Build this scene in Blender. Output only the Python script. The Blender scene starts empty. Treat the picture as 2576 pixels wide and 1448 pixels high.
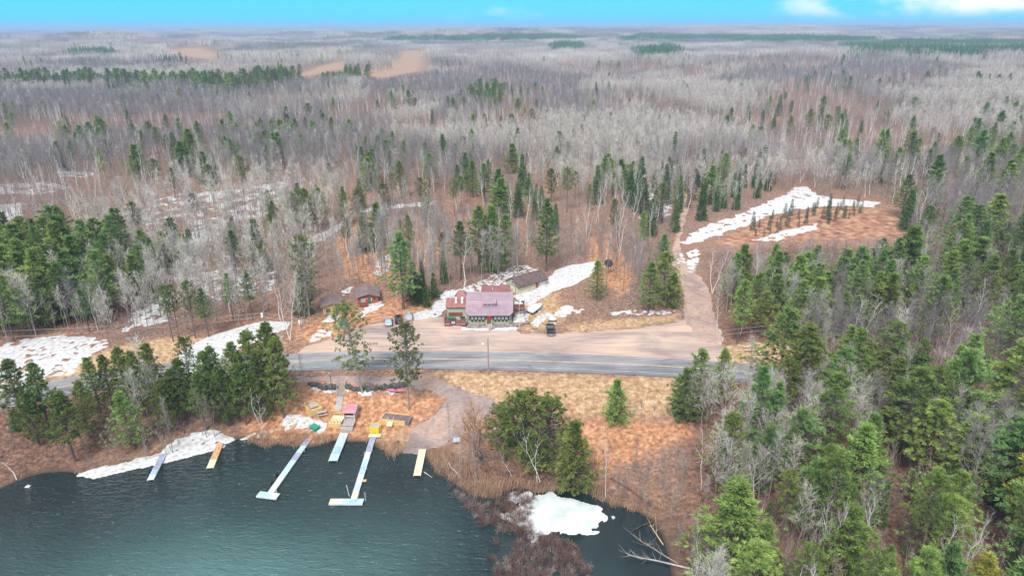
import bpy, bmesh, math, random
import numpy as np
from mathutils import Vector, Matrix, Euler

S = bpy.context.scene
COL = S.collection
rad = math.radians
# ------------------------------------------------------------------ camera geometry
# plan coordinates: metres, z = 0 on the lake, the drone hovers at (0, 0, CAMZ) looking along +Y
PW, PH, PF = 2576.0, 1448.0, 1717.0
CAMZ, PITCH, ROLL = 76.0, rad(20.9), rad(-0.25)
CAMR = np.array(Matrix.Rotation(math.pi / 2 - PITCH, 3, 'X') @ Matrix.Rotation(ROLL, 3, 'Z'))
CAM = np.array([0.0, 0.0, CAMZ])


def rays(u, v):
    u = np.asarray(u, float); v = np.asarray(v, float)
    d = np.stack([(u - PW / 2) / PF, -(v - PH / 2) / PF, -np.ones_like(u)], -1)
    return d @ CAMR.T


def onplane(pts, z=0.0):
    p = np.asarray(pts, float)
    d = rays(p[:, 0], p[:, 1])
    t = (z - CAMZ) / d[:, 2]
    return d[:, :2] * t[:, None]


def proj(x, y, z):
    p = np.stack([np.asarray(x, float), np.asarray(y, float), np.asarray(z, float) - CAMZ], -1) @ CAMR
    w = np.where(-p[..., 2] < 1e-3, 1e-3, -p[..., 2])
    return PW / 2 + PF * p[..., 0] / w, PH / 2 - PF * p[..., 1] / w


# ------------------------------------------------------------------ noise and plan shapes
def _hash(i, j, s):
    n = (i.astype(np.int64) * 374761393 + j.astype(np.int64) * 668265263 + s * 974634777) & 0xffffffff
    n = ((n ^ (n >> 13)) * 1274126177) & 0xffffffff
    return ((n ^ (n >> 16)) & 0xffff) / 65535.0


def vn(x, y, s=0):
    x = np.asarray(x, float); y = np.asarray(y, float)
    i = np.floor(x); j = np.floor(y); fx = x - i; fy = y - j
    fx = fx * fx * (3 - 2 * fx); fy = fy * fy * (3 - 2 * fy)
    a = _hash(i, j, s); b = _hash(i + 1, j, s); c = _hash(i, j + 1, s); d = _hash(i + 1, j + 1, s)
    return (a + (b - a) * fx) * (1 - fy) + (c + (d - c) * fx) * fy


def fbm(x, y, s=0, o=4):
    r = 0; a = .5; t = 0
    for k in range(o):
        r = r + a * vn(x * 2 ** k + 17.3 * k, y * 2 ** k - 9.1 * k, s + k); t += a; a *= .5
    return r / t


def ss(t):
    t = np.clip(t, 0, 1)
    return t * t * (3 - 2 * t)


def inside(px, py, poly):
    r = np.zeros(px.shape, bool); n = len(poly); j = n - 1
    for i in range(n):
        xi, yi = poly[i]; xj, yj = poly[j]
        if yi != yj:
            r ^= ((yi > py) != (yj > py)) & (px < (xj - xi) * (py - yi) / (yj - yi) + xi)
        j = i
    return r


def segdist(px, py, pts, closed=True):
    d = np.full(px.shape, 1e9); n = len(pts)
    for i in range(n if closed else n - 1):
        ax, ay = pts[i]; bx, by = pts[(i + 1) % n]
        vx, vy = bx - ax, by - ay; l = vx * vx + vy * vy + 1e-9
        t = np.clip(((px - ax) * vx + (py - ay) * vy) / l, 0, 1)
        d = np.minimum(d, (px - ax - t * vx) ** 2 + (py - ay - t * vy) ** 2)
    return np.sqrt(d)


def sdf(px, py, poly):
    """distance to a closed outline, positive inside"""
    d = segdist(px, py, poly)
    return np.where(inside(px, py, poly), d, -d)


# ------------------------------------------------------------------ the lie of the land
LAKE_D = [(-160, 1330), (-60, 1262), (0, 1230), (40, 1212), (75, 1198), (110, 1190), (160, 1187), (200, 1192), (235, 1195),
          (300, 1180), (370, 1165), (440, 1150), (500, 1135), (560, 1120), (585, 1108), (610, 1103), (640, 1118),
          (665, 1128), (700, 1118), (740, 1124), (775, 1125), (800, 1122), (820, 1113), (845, 1108), (890, 1112), (930, 1112),
          (950, 1128), (970, 1138), (990, 1153), (1008, 1141), (1030, 1136), (1062, 1143), (1080, 1165), (1095, 1192),
          (1125, 1205), (1150, 1225), (1190, 1250), (1235, 1255), (1275, 1235), (1310, 1225), (1350, 1240), (1420, 1233),
          (1470, 1240), (1540, 1272), (1590, 1282), (1635, 1305), (1662, 1340), (1678, 1390), (1690, 1450), (1700, 1540),
          (1640, 1900), (400, 2300), (-700, 2000), (-520, 1500)]
LAKE = onplane(LAKE_D, 0.0)
MARSH = onplane([(1130, 1222), (1175, 1255), (1225, 1262), (1270, 1262), (1330, 1290), (1345, 1340), (1395, 1345), (1440, 1340), (1468, 1372),
                 (1478, 1420), (1490, 1480), (1500, 1560), (1250, 1560), (1236, 1440), (1236, 1340), (1200, 1300)], 0.0)
ROAD_D = [(-900, 1215), (-400, 1092), (-150, 1040), (60, 992), (250, 957), (450, 930), (620, 915), (760, 908), (900, 905), (1060, 903), (1228, 905), (1400, 910),
          (1560, 916), (1700, 923), (1850, 933), (1955, 943), (2190, 972), (2400, 1005), (2650, 1055), (3000, 1140), (3500, 1290)]


def spline(p, n=12):
    p = np.asarray(p, float); q = np.vstack([2 * p[0] - p[1], p, 2 * p[-1] - p[-2]]); out = []
    for i in range(1, len(q) - 2):
        for t in np.arange(n) / n:
            a, b, c, d = q[i - 1], q[i], q[i + 1], q[i + 2]
            out.append(.5 * (2 * b + (c - a) * t + (2 * a - 5 * b + 4 * c - d) * t * t + (3 * b - a - 3 * c + d) * t ** 3))
    return np.array(out + [p[-1]])


ROAD = spline(onplane(ROAD_D, 5.0))
ROADZ = 5.0


def road_y(x):
    return np.interp(x, ROAD[:, 0], ROAD[:, 1])


def lake_d(x, y):
    d = np.full(x.shape, 60.0)
    m = (y < 190) & (np.abs(x) < 190)
    if m.any():
        d[m] = -sdf(x[m], y[m], LAKE)
    return d


BUMPS = [(-1500, 2650, 900, 170, 26), (500, 3300, 1100, 210, 24), (-300, 4700, 2200, 300, 30), (1900, 2700, 800, 180, 20), (-900, 1250, 500, 110, 9), (700, 1350, 420, 110, 9), (-2600, 3900, 1200, 260, 26), (2800, 4300, 1300, 260, 24), (-420, 1560, 300, 190, 15), (-900, 2050, 330, 200, 16), (-250, 1250, 180, 150, 5), (1500, 5200, 1500, 900, 26),
         (-2600, 6500, 1800, 900, 14), (4200, 8200, 2500, 1200, 30), (-300, 6800, 2200, 700, 10), (330, 700, 170, 120, 5), (-260, 620, 200, 130, 4)]


def H(x, y):
    x = np.atleast_1d(np.asarray(x, float)); y = np.atleast_1d(np.asarray(y, float))
    n = y - road_y(x)
    d = lake_d(x, y)
    s = np.maximum(-n - 7.0, 0)
    t = np.clip(d, 0, None) / (np.clip(d, 0, None) + s + 1e-6)
    hs = 0.12 * np.clip(d, 0, 1) + 4.88 * ss(t ** 1.25)
    hs = hs + np.where(d > 4, .35 * (fbm(x / 9, y / 9, 3, 3) - .5) * np.clip(s / 6, 0, 1), 0)
    hw = np.maximum(-2.2, d * .16) - .03
    lo = np.where(d > 0, hs, hw)
    nn = np.maximum(n - 7.5, 0)
    amp = np.interp(nn, [0, 25, 80, 160, 400, 900, 2200, 5000, 9000, 20000], [0, 0, 1.5, 5, 12, 24, 44, 75, 105, 110])
    big = fbm(x / 480, y / 300, 11, 3) * .5 + fbm(x / 1500, y / 750, 23, 3) * .5
    hn = ROADZ + .35 * ss(nn / 10) + 1.6 * ss((nn - 18) / 30) + 2.0 * ss((nn - 55) / 80) + amp * (big - .42) * 1.5
    hn = hn + np.clip(nn - 20, 0, 40) / 40 * .5 * (fbm(x / 7, y / 7, 5, 3) - .5)
    for bx, by, rx, ry, h in BUMPS:
        hn = hn + h * np.exp(-((x - bx) / rx) ** 2 - ((y - by) / ry) ** 2)
    m = (x < -560) & (y > 900)
    h = np.where(n < 0, lo, np.minimum(hn, 84))
    ms = (y < 120) & (x > -20) & (x < 60)
    if ms.any():
        q = sdf(x[ms], y[ms], MARSH)
        h[ms] = np.where(q > 0, np.minimum(q, 1.5) / 1.5 * (.55 * (fbm(x[ms] / 2.2, y[ms] / 2.2, 31, 3) - .56)) - .06, h[ms])
    return h


_T = np.concatenate([np.linspace(70, 420, 260), np.geomspace(422, 24000, 420)])


def pix(u, v=None):
    """where the line of sight through a point of the photo (2576 x 1448) meets the land: rows x, y, z"""
    p = np.atleast_2d(np.asarray(u, float)) if v is None else np.stack([np.atleast_1d(u), np.atleast_1d(v)], -1).astype(float)
    d = rays(p[:, 0], p[:, 1]); d = d / np.linalg.norm(d[:, :2], axis=1)[:, None]
    X = d[:, None, 0] * _T; Y = d[:, None, 1] * _T; Z = CAMZ + d[:, None, 2] * _T
    g = Z - np.maximum(H(X.ravel(), Y.ravel()).reshape(X.shape), 0.0)
    under = g < 0
    k = np.where(under.any(1), under.argmax(1), len(_T) - 1); k = np.maximum(k, 1)
    r = np.arange(len(p)); g0 = g[r, k - 1]; g1 = g[r, k]
    f = np.clip(g0 / (g0 - g1 + 1e-9), 0, 1)
    t = _T[k - 1] + (_T[k] - _T[k - 1]) * f
    x = d[:, 0] * t; y = d[:, 1] * t
    return np.stack([x, y, np.maximum(H(x, y), 0.0)], -1)


def at(u, v):
    p = pix(u, v)[0]
    return Vector((float(p[0]), float(p[1]), float(p[2])))


def gz(x, y):
    return float(max(H(np.array([x]), np.array([y]))[0], 0.0))


def tall(p, vtop):
    """height of something standing at p whose top shows at row vtop"""
    lo, hi = 0.0, 60.0
    for _ in range(40):
        m = (lo + hi) / 2
        if proj(p[0], p[1], p[2] + m)[1] > vtop: lo = m
        else: hi = m
    return lo


# ------------------------------------------------------------------ scene helpers
def tag(o, label=None, cat=None, group=None, kind=None):
    if label: o['label'] = label
    if cat: o['category'] = cat
    if group: o['group'] = group
    if kind: o['kind'] = kind
    return o


def thing(name, label, cat, loc=(0, 0, 0), rz=0.0, group=None):
    o = bpy.data.objects.new(name, None); COL.objects.link(o)
    o.location = loc; o.rotation_euler = (0, 0, rz); o.empty_display_size = .3
    return tag(o, label, cat, group)


class MB:
    """collects shapes and links them as one mesh object"""
    def __init__(self):
        self.v = []; self.f = []; self.m = []

    def add(self, vs, fs, mi=0):
        b = len(self.v); self.v += [tuple(map(float, q)) for q in vs]
        self.f += [tuple(b + i for i in q) for q in fs]; self.m += [mi] * len(fs)
        return self

    def box(self, x0, x1, y0, y1, z0, z1, mi=0):
        return self.add([(x0, y0, z0), (x1, y0, z0), (x1, y1, z0), (x0, y1, z0), (x0, y0, z1), (x1, y0, z1), (x1, y1, z1), (x0, y1, z1)],
                        [(3, 2, 1, 0), (4, 5, 6, 7), (0, 1, 5, 4), (1, 2, 6, 5), (2, 3, 7, 6), (3, 0, 4, 7)], mi)

    def beam(self, a, b, w, h, mi=0):
        """rectangular bar from a to b (centre line), w wide, h deep"""
        a = Vector(a); b = Vector(b); d = (b - a).normalized()
        up = Vector((0, 0, 1)) if abs(d.z) < .95 else Vector((1, 0, 0))
        s = d.cross(up).normalized() * (w / 2); t = s.cross(d).normalized() * (h / 2)
        q = [a - s - t, a + s - t, a + s + t, a - s + t, b - s - t, b + s - t, b + s + t, b - s + t]
        return self.add(q, [(3, 2, 1, 0), (4, 5, 6, 7), (0, 1, 5, 4), (1, 2, 6, 5), (2, 3, 7, 6), (3, 0, 4, 7)], mi)

    def tube(self, pts, rs, n=8, mi=0, cap=True):
        pts = [Vector(p) for p in pts]; rings = []
        if not isinstance(rs, (list, tuple)): rs = [rs] * len(pts)
        ref = Vector((.31, .95, .1))
        for i, p in enumerate(pts):
            d = (pts[min(i + 1, len(pts) - 1)] - pts[max(i - 1, 0)]).normalized()
            s = d.cross(ref)
            if s.length < 1e-3: s = d.cross(Vector((1, 0, 0)))
            s.normalize(); t = d.cross(s)
            rings.append([p + (s * math.cos(k * 2 * math.pi / n) + t * math.sin(k * 2 * math.pi / n)) * rs[i] for k in range(n)])
        fs = []
        for i in range(len(pts) - 1):
            for k in range(n):
                fs.append((i * n + k, i * n + (k + 1) % n, (i + 1) * n + (k + 1) % n, (i + 1) * n + k))
        if cap:
            fs.append(tuple(range(n - 1, -1, -1))); fs.append(tuple((len(pts) - 1) * n + k for k in range(n)))
        return self.add([q for r in rings for q in r], fs, mi)

    def prism(self, poly, z0, z1, mi=0):
        n = len(poly)
        return self.add([(p[0], p[1], z0) for p in poly] + [(p[0], p[1], z1) for p in poly],
                        [tuple(range(n - 1, -1, -1)), tuple(range(n, 2 * n))] + [(i, (i + 1) % n, n + (i + 1) % n, n + i) for i in range(n)], mi)

    def slab(self, quad, th, mi=0):
        """a roof plane: four corners (counter-clockwise from above), th thick downwards along the normal"""
        q = [Vector(p) for p in quad]; nr = (q[1] - q[0]).cross(q[2] - q[0]).normalized() * th; n = len(q)
        lo = [p - nr for p in q]
        return self.add(lo + q, [tuple(range(n - 1, -1, -1)), tuple(range(n, 2 * n))] + [(i, (i + 1) % n, n + (i + 1) % n, n + i) for i in range(n)], mi)

    def loft(self, secs, mi=0, cap=True):
        n = len(secs[0]); fs = []
        for i in range(len(secs) - 1):
            for k in range(n):
                fs.append((i * n + k, i * n + (k + 1) % n, (i + 1) * n + (k + 1) % n, (i + 1) * n + k))
        if cap:
            fs.append(tuple(range(n - 1, -1, -1))); fs.append(tuple((len(secs) - 1) * n + k for k in range(n)))
        return self.add([q for s in secs for q in s], fs, mi)

    def build(self, name, mats, parent=None, smooth=False, bevel=0.0, loc=None, rz=None):
        me = bpy.data.meshes.new(name); me.from_pydata(self.v, [], self.f)
        mats = mats if isinstance(mats, (list, tuple)) else [mats]
        for m in mats: me.materials.append(m)
        if len(mats) > 1: me.polygons.foreach_set('material_index', self.m)
        if smooth: me.polygons.foreach_set('use_smooth', [True] * len(me.polygons))
        bm = bmesh.new(); bm.from_mesh(me); bmesh.ops.recalc_face_normals(bm, faces=bm.faces); bm.to_mesh(me); bm.free()
        o = bpy.data.objects.new(name, me); COL.objects.link(o)
        if parent: o.parent = parent
        if loc is not None: o.location = loc
        if rz is not None: o.rotation_euler = (0, 0, rz)
        if bevel:
            b = o.modifiers.new('edge', 'BEVEL'); b.width = bevel; b.segments = 2; b.limit_method = 'ANGLE'
        return o


def np_mesh(name, V, Fc, mats, midx=None, smooth=False):
    """mesh from arrays: V n x 3, Fc m x k (all faces of k corners)"""
    me = bpy.data.meshes.new(name); k = Fc.shape[1]
    me.vertices.add(len(V)); me.vertices.foreach_set('co', np.ascontiguousarray(V, dtype=np.float32).ravel())
    me.loops.add(Fc.size); me.loops.foreach_set('vertex_index', np.ascontiguousarray(Fc, dtype=np.int32).ravel())
    me.polygons.add(len(Fc)); me.polygons.foreach_set('loop_start', np.arange(0, Fc.size, k, dtype=np.int32))
    for m in mats: me.materials.append(m)
    if midx is not None: me.polygons.foreach_set('material_index', np.asarray(midx, dtype=np.int32))
    if smooth: me.polygons.foreach_set('use_smooth', np.ones(len(Fc), dtype=bool))
    me.update(calc_edges=True); me.validate()
    return me


def link(name, me, parent=None):
    o = bpy.data.objects.new(name, me); COL.objects.link(o)
    if parent: o.parent = parent
    return o
# ------------------------------------------------------------------ materials
def L(*c):
    """sRGB 0-255 -> linear"""
    return tuple(((q / 255) / 12.92 if q / 255 <= .04045 else ((q / 255 + .055) / 1.055) ** 2.4) for q in c)


def mat(name, col, rough=.85, vary=.25, scale=3.0, metal=0.0, bump=0.0, spec=.3, obj_vary=0.0, col2=None, stretch=None):
    """Principled surface with soft procedural mottling between col and col2"""
    m = bpy.data.materials.new(name); m.use_nodes = True
    nt = m.node_tree; N = nt.nodes; K = nt.links.new
    b = N['Principled BSDF']; b.inputs['Roughness'].default_value = rough; b.inputs['Metallic'].default_value = metal
    b.inputs['Specular IOR Level'].default_value = spec
    tc = N.new('ShaderNodeTexCoord'); mp = N.new('ShaderNodeMapping'); K(tc.outputs['Object'], mp.inputs[0])
    if stretch: mp.inputs['Scale'].default_value = stretch
    nz = N.new('ShaderNodeTexNoise'); nz.inputs['Scale'].default_value = scale; nz.inputs['Detail'].default_value = 5; K(mp.outputs[0], nz.inputs['Vector'])
    rp = N.new('ShaderNodeValToRGB'); K(nz.outputs['Fac'], rp.inputs[0])
    c2 = col2 or tuple(q * (1 - vary) for q in col); c1 = col if col2 else tuple(min(1, q * (1 + vary * .6)) for q in col)
    rp.color_ramp.elements[0].position = .32; rp.color_ramp.elements[1].position = .68
    rp.color_ramp.elements[0].color = (*c2[:3], 1); rp.color_ramp.elements[1].color = (*c1[:3], 1)
    out = rp.outputs[0]
    if obj_vary:
        oi = N.new('ShaderNodeObjectInfo'); hs = N.new('ShaderNodeHueSaturation')
        a = N.new('ShaderNodeMapRange'); a.inputs[3].default_value = 1 - obj_vary; a.inputs[4].default_value = 1 + obj_vary; K(oi.outputs['Random'], a.inputs[0]); K(a.outputs[0], hs.inputs['Value'])
        h = N.new('ShaderNodeMath'); h.operation = 'MULTIPLY'; h.inputs[1].default_value = 7.31; K(oi.outputs['Random'], h.inputs[0])
        fr = N.new('ShaderNodeMath'); fr.operation = 'FRACT'; K(h.outputs[0], fr.inputs[0])
        a2 = N.new('ShaderNodeMapRange'); a2.inputs[3].default_value = .5 - obj_vary * .07; a2.inputs[4].default_value = .5 + obj_vary * .07; K(fr.outputs[0], a2.inputs[0]); K(a2.outputs[0], hs.inputs['Hue'])
        K(out, hs.inputs['Color']); out = hs.outputs[0]
    K(out, b.inputs['Base Color'])
    if bump:
        bp = N.new('ShaderNodeBump'); bp.inputs['Strength'].default_value = bump; bp.inputs['Distance'].default_value = .05
        n2 = N.new('ShaderNodeTexNoise'); n2.inputs['Scale'].default_value = scale * 4; K(mp.outputs[0], n2.inputs['Vector']); K(n2.outputs['Fac'], bp.inputs['Height']); K(bp.outputs[0], b.inputs['Normal'])
    return m


def rib_mat(name, col, period, rough=.45, axis=0, dark=.72, spec=.4):
    """sheet-metal roofing or boards: stripes of the material itself every period metres"""
    m = mat(name, col, rough, .16, .6, spec=spec)
    nt = m.node_tree; N = nt.nodes; K = nt.links.new; b = N['Principled BSDF']
    src = b.inputs['Base Color'].links[0].from_socket
    tc = N.new('ShaderNodeTexCoord'); sp = N.new('ShaderNodeSeparateXYZ'); K(tc.outputs['Object'], sp.inputs[0])
    d = N.new('ShaderNodeMath'); d.operation = 'DIVIDE'; d.inputs[1].default_value = period; K(sp.outputs[axis], d.inputs[0])
    f = N.new('ShaderNodeMath'); f.operation = 'FRACT'; K(d.outputs[0], f.inputs[0])
    g = N.new('ShaderNodeMath'); g.operation = 'GREATER_THAN'; g.inputs[1].default_value = .82; K(f.outputs[0], g.inputs[0])
    mx = N.new('ShaderNodeMix'); mx.data_type = 'RGBA'; mx.blend_type = 'MULTIPLY'; K(g.outputs[0], mx.inputs[0]); K(src, mx.inputs[6]); mx.inputs[7].default_value = (dark, dark, dark, 1)
    K(mx.outputs[2], b.inputs['Base Color'])
    bp = N.new('ShaderNodeBump'); bp.inputs['Strength'].default_value = .5; bp.inputs['Distance'].default_value = .03; K(g.outputs[0], bp.inputs['Height']); K(bp.outputs[0], b.inputs['Normal'])
    return m


M = {}
M['bark'] = mat('bark', (.17, .13, .11), .9, .4, 2.0, stretch=(1, 1, .2))
M['grey_bark'] = mat('grey_bark', (.31, .28, .265), .9, .35, 2.0, stretch=(1, 1, .25), obj_vary=.25)
M['aspen_twig'] = mat('aspen_twig', (.42, .385, .37), .9, .22, .5, obj_vary=.2)
M['cream_twig'] = mat('cream_twig', (.60, .55, .50), .9, .2, .5, obj_vary=.2)
M['maple_twig'] = mat('maple_twig', (.27, .24, .24), .9, .22, .5, obj_vary=.22)
M['brush_twig'] = mat('brush_twig', (.36, .28, .25), .9, .3, .5, obj_vary=.3)
M['marsh_twig'] = mat('marsh_twig', (.21, .125, .105), .9, .35, .7, obj_vary=.3)
M['willow_twig'] = mat('willow_twig', (.48, .22, .08), .9, .3, .5)
M['birch'] = mat('birch_bark', (.78, .74, .72), .7, .35, 1.6, stretch=(1, 1, 3))
M['white_pine'] = mat('white_pine_needles', (.25, .335, .085), .75, .45, .55, obj_vary=.28, spec=.2)
M['blue_pine'] = mat('blue_pine_needles', (.20, .315, .095), .75, .4, .55, obj_vary=.25, spec=.2)
M['yellow_pine'] = mat('yellow_pine_needles', (.40, .40, .07), .75, .4, .55, obj_vary=.15, spec=.2)
M['red_pine'] = mat('red_pine_needles', (.16, .215, .05), .8, .5, .6, obj_vary=.28, spec=.2)
M['spruce'] = mat('spruce_needles', (.085, .175, .05), .8, .45, .7, obj_vary=.28, spec=.2)
M['bog_spruce'] = mat('bog_spruce_needles', (.12, .15, .085), .85, .4, .7, obj_vary=.25, spec=.2)
M['rust'] = mat('rust_needles', (.5, .17, .04), .85, .3, .6)
M['reed'] = mat('reed', (.52, .345, .225), .9, .35, .4, obj_vary=.25)
M['grass'] = mat('dry_grass', (.50, .30, .14), .9, .35, .4, obj_vary=.25)
M['snow'] = mat('snow', (.70, .72, .745), .6, .06, 1.1, bump=.6, spec=.3, col2=(.43, .41, .41))
M['dirty_snow'] = mat('dirty_snow', (.62, .58, .57), .7, .4, 1.2, bump=.5)
M['asphalt'] = None


def ground_mat():
    m = bpy.data.materials.new('forest_floor'); m.use_nodes = True
    nt = m.node_tree; N = nt.nodes; K = nt.links.new; b = N['Principled BSDF']
    b.inputs['Roughness'].default_value = .95; b.inputs['Specular IOR Level'].default_value = .15
    tc = N.new('ShaderNodeTexCoord')

    def noise(scale, detail=4, dist=0.0):
        n = N.new('ShaderNodeTexNoise'); n.inputs['Scale'].default_value = scale; n.inputs['Detail'].default_value = detail; n.inputs['Distortion'].default_value = dist
        K(tc.outputs['Object'], n.inputs['Vector']); return n.outputs['Fac']

    def ramp(f, *st):
        r = N.new('ShaderNodeValToRGB'); K(f, r.inputs[0]); e = r.color_ramp.elements
        while len(e) < len(st): e.new(.5)
        for q, (p, c) in zip(e, st): q.position = p; q.color = (*c, 1)
        return r.outputs[0]

    def mix(f, a, c, mode='MIX'):
        x = N.new('ShaderNodeMix'); x.data_type = 'RGBA'; x.blend_type = mode
        if isinstance(f, float): x.inputs[0].default_value = f
        else: K(f, x.inputs[0])
        for s, i in ((a, 6), (c, 7)):
            if isinstance(s, tuple): x.inputs[i].default_value = (*s, 1)
            else: K(s, x.inputs[i])
        return x.outputs[2]

    def mth(op, a, c):
        x = N.new('ShaderNodeMath'); x.operation = op; x.use_clamp = op in ('MULTIPLY_ADD',)
        for s, i in ((a, 0), (c, 1)):
            if isinstance(s, (int, float)): x.inputs[i].default_value = s
            else: K(s, x.inputs[i])
        return x.outputs[0]

    za = N.new('ShaderNodeAttribute'); za.attribute_name = 'zone_a'
    zb = N.new('ShaderNodeAttribute'); zb.attribute_name = 'zone_b'
    sa = N.new('ShaderNodeSeparateColor'); K(za.outputs['Color'], sa.inputs[0])
    sb = N.new('ShaderNodeSeparateColor'); K(zb.outputs['Color'], sb.inputs[0])
    litter = ramp(noise(1.7, 10), (.28, (.085, .055, .047)), (.5, (.23, .145, .115)), (.72, (.42, .29, .225)))
    litter2 = ramp(noise(1.3, 8), (.30, (.115, .065, .05)), (.52, (.295, .165, .11)), (.72, (.48, .315, .21)))
    base = mix(ramp(noise(.045, 3), (.38, (0, 0, 0)), (.62, (1, 1, 1))), litter, litter2)
    grass = ramp(noise(1.1, 9), (.28, (.26, .155, .085)), (.5, (.44, .295, .175)), (.72, (.62, .455, .30)))
    bog = ramp(noise(.35, 7), (.3, (.17, .07, .055)), (.5, (.34, .18, .115)), (.68, (.48, .31, .19)))
    orange = ramp(noise(1.2, 9), (.28, (.22, .10, .06)), (.5, (.45, .22, .12)), (.72, (.64, .40, .24)))
    needle = ramp(noise(1.5, 8), (.3, (.07, .045, .035)), (.5, (.165, .09, .065)), (.72, (.31, .19, .13)))
    edge = mth('SUBTRACT', noise(.5, 5), .5)

    def soft(v, w=.35):
        s = mth('ADD', v, mth('MULTIPLY', edge, .9)); r = N.new('ShaderNodeMapRange'); r.inputs[1].default_value = .5 - w / 2; r.inputs[2].default_value = .5 + w / 2; K(s, r.inputs[0]); return r.outputs[0]

    c = mix(soft(sb.outputs[0]), base, needle)
    c = mix(soft(sa.outputs[0]), c, grass)
    c = mix(soft(sa.outputs[1]), c, bog)
    c = mix(soft(sa.outputs[2]), c, orange)
    # mud below and at the waterline
    sp = N.new('ShaderNodeSeparateXYZ'); K(tc.outputs['Object'], sp.inputs[0])
    r = N.new('ShaderNodeMapRange'); r.inputs[1].default_value = .22; r.inputs[2].default_value = .02; K(sp.outputs[2], r.inputs[0])
    c = mix(r.outputs[0], c, (.07, .05, .04))
    K(c, b.inputs['Base Color'])
    bp = N.new('ShaderNodeBump'); bp.inputs['Strength'].default_value = .45; bp.inputs['Distance'].default_value = .18; K(noise(1.6, 6), bp.inputs['Height']); K(bp.outputs[0], b.inputs['Normal'])
    return m


def gravel_mat(name, c0, c1, c2, streak=True):
    m = bpy.data.materials.new(name); m.use_nodes = True
    nt = m.node_tree; N = nt.nodes; K = nt.links.new; b = N['Principled BSDF']
    b.inputs['Roughness'].default_value = .95; b.inputs['Specular IOR Level'].default_value = .15
    tc = N.new('ShaderNodeTexCoord'); mp = N.new('ShaderNodeMapping'); K(tc.outputs['Object'], mp.inputs[0])
    n1 = N.new('ShaderNodeTexNoise'); n1.inputs['Scale'].default_value = .13; n1.inputs['Detail'].default_value = 6; n1.inputs['Roughness'].default_value = .62; n1.inputs['Distortion'].default_value = .8
    mp.inputs['Scale'].default_value = (.35 if streak else 1, 1.0, 1); K(mp.outputs[0], n1.inputs['Vector'])
    r1 = N.new('ShaderNodeValToRGB'); K(n1.outputs['Fac'], r1.inputs[0]); e = r1.color_ramp.elements; e.new(.5)
    for q, (p, c) in zip(e, ((.36, c0), (.5, c1), (.64, c2))): q.position = p; q.color = (*c, 1)
    mp2 = N.new('ShaderNodeMapping'); mp2.inputs['Scale'].default_value = (.08 if streak else .9, 1.2, 1); K(tc.outputs['Object'], mp2.inputs[0])
    n2 = N.new('ShaderNodeTexNoise'); n2.inputs['Scale'].default_value = 1.4; n2.inputs['Detail'].default_value = 7; K(mp2.outputs[0], n2.inputs['Vector'])
    r2 = N.new('ShaderNodeValToRGB'); K(n2.outputs['Fac'], r2.inputs[0]); r2.color_ramp.elements[0].position = .3; r2.color_ramp.elements[1].position = .62
    r2.color_ramp.elements[0].color = (.74, .72, .74, 1); r2.color_ramp.elements[1].color = (1, 1, 1, 1)
    mx = N.new('ShaderNodeMix'); mx.data_type = 'RGBA'; mx.blend_type = 'MULTIPLY'; mx.inputs[0].default_value = 1; K(r1.outputs[0], mx.inputs[6]); K(r2.outputs[0], mx.inputs[7])
    K(mx.outputs[2], b.inputs['Base Color'])
    return m


M['ground'] = ground_mat()
M['gravel'] = gravel_mat('gravel', (.33, .26, .24), (.50, .38, .325), (.60, .445, .35))
M['side_gravel'] = gravel_mat('side_gravel', (.33, .245, .215), (.46, .335, .28), (.54, .37, .28), False)
M['ramp'] = gravel_mat('ramp_gravel', (.25, .20, .195), (.35, .275, .25), (.47, .32, .25), False)
M['asphalt'] = gravel_mat('asphalt', (.17, .17, .19), (.25, .25, .27), (.33, .325, .345))
M['yellow_line'] = mat('yellow_line', (.62, .46, .22), .8, .3, 1.0)
M['white_line'] = mat('white_line', (.50, .50, .51), .8, .6, .5)


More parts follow.
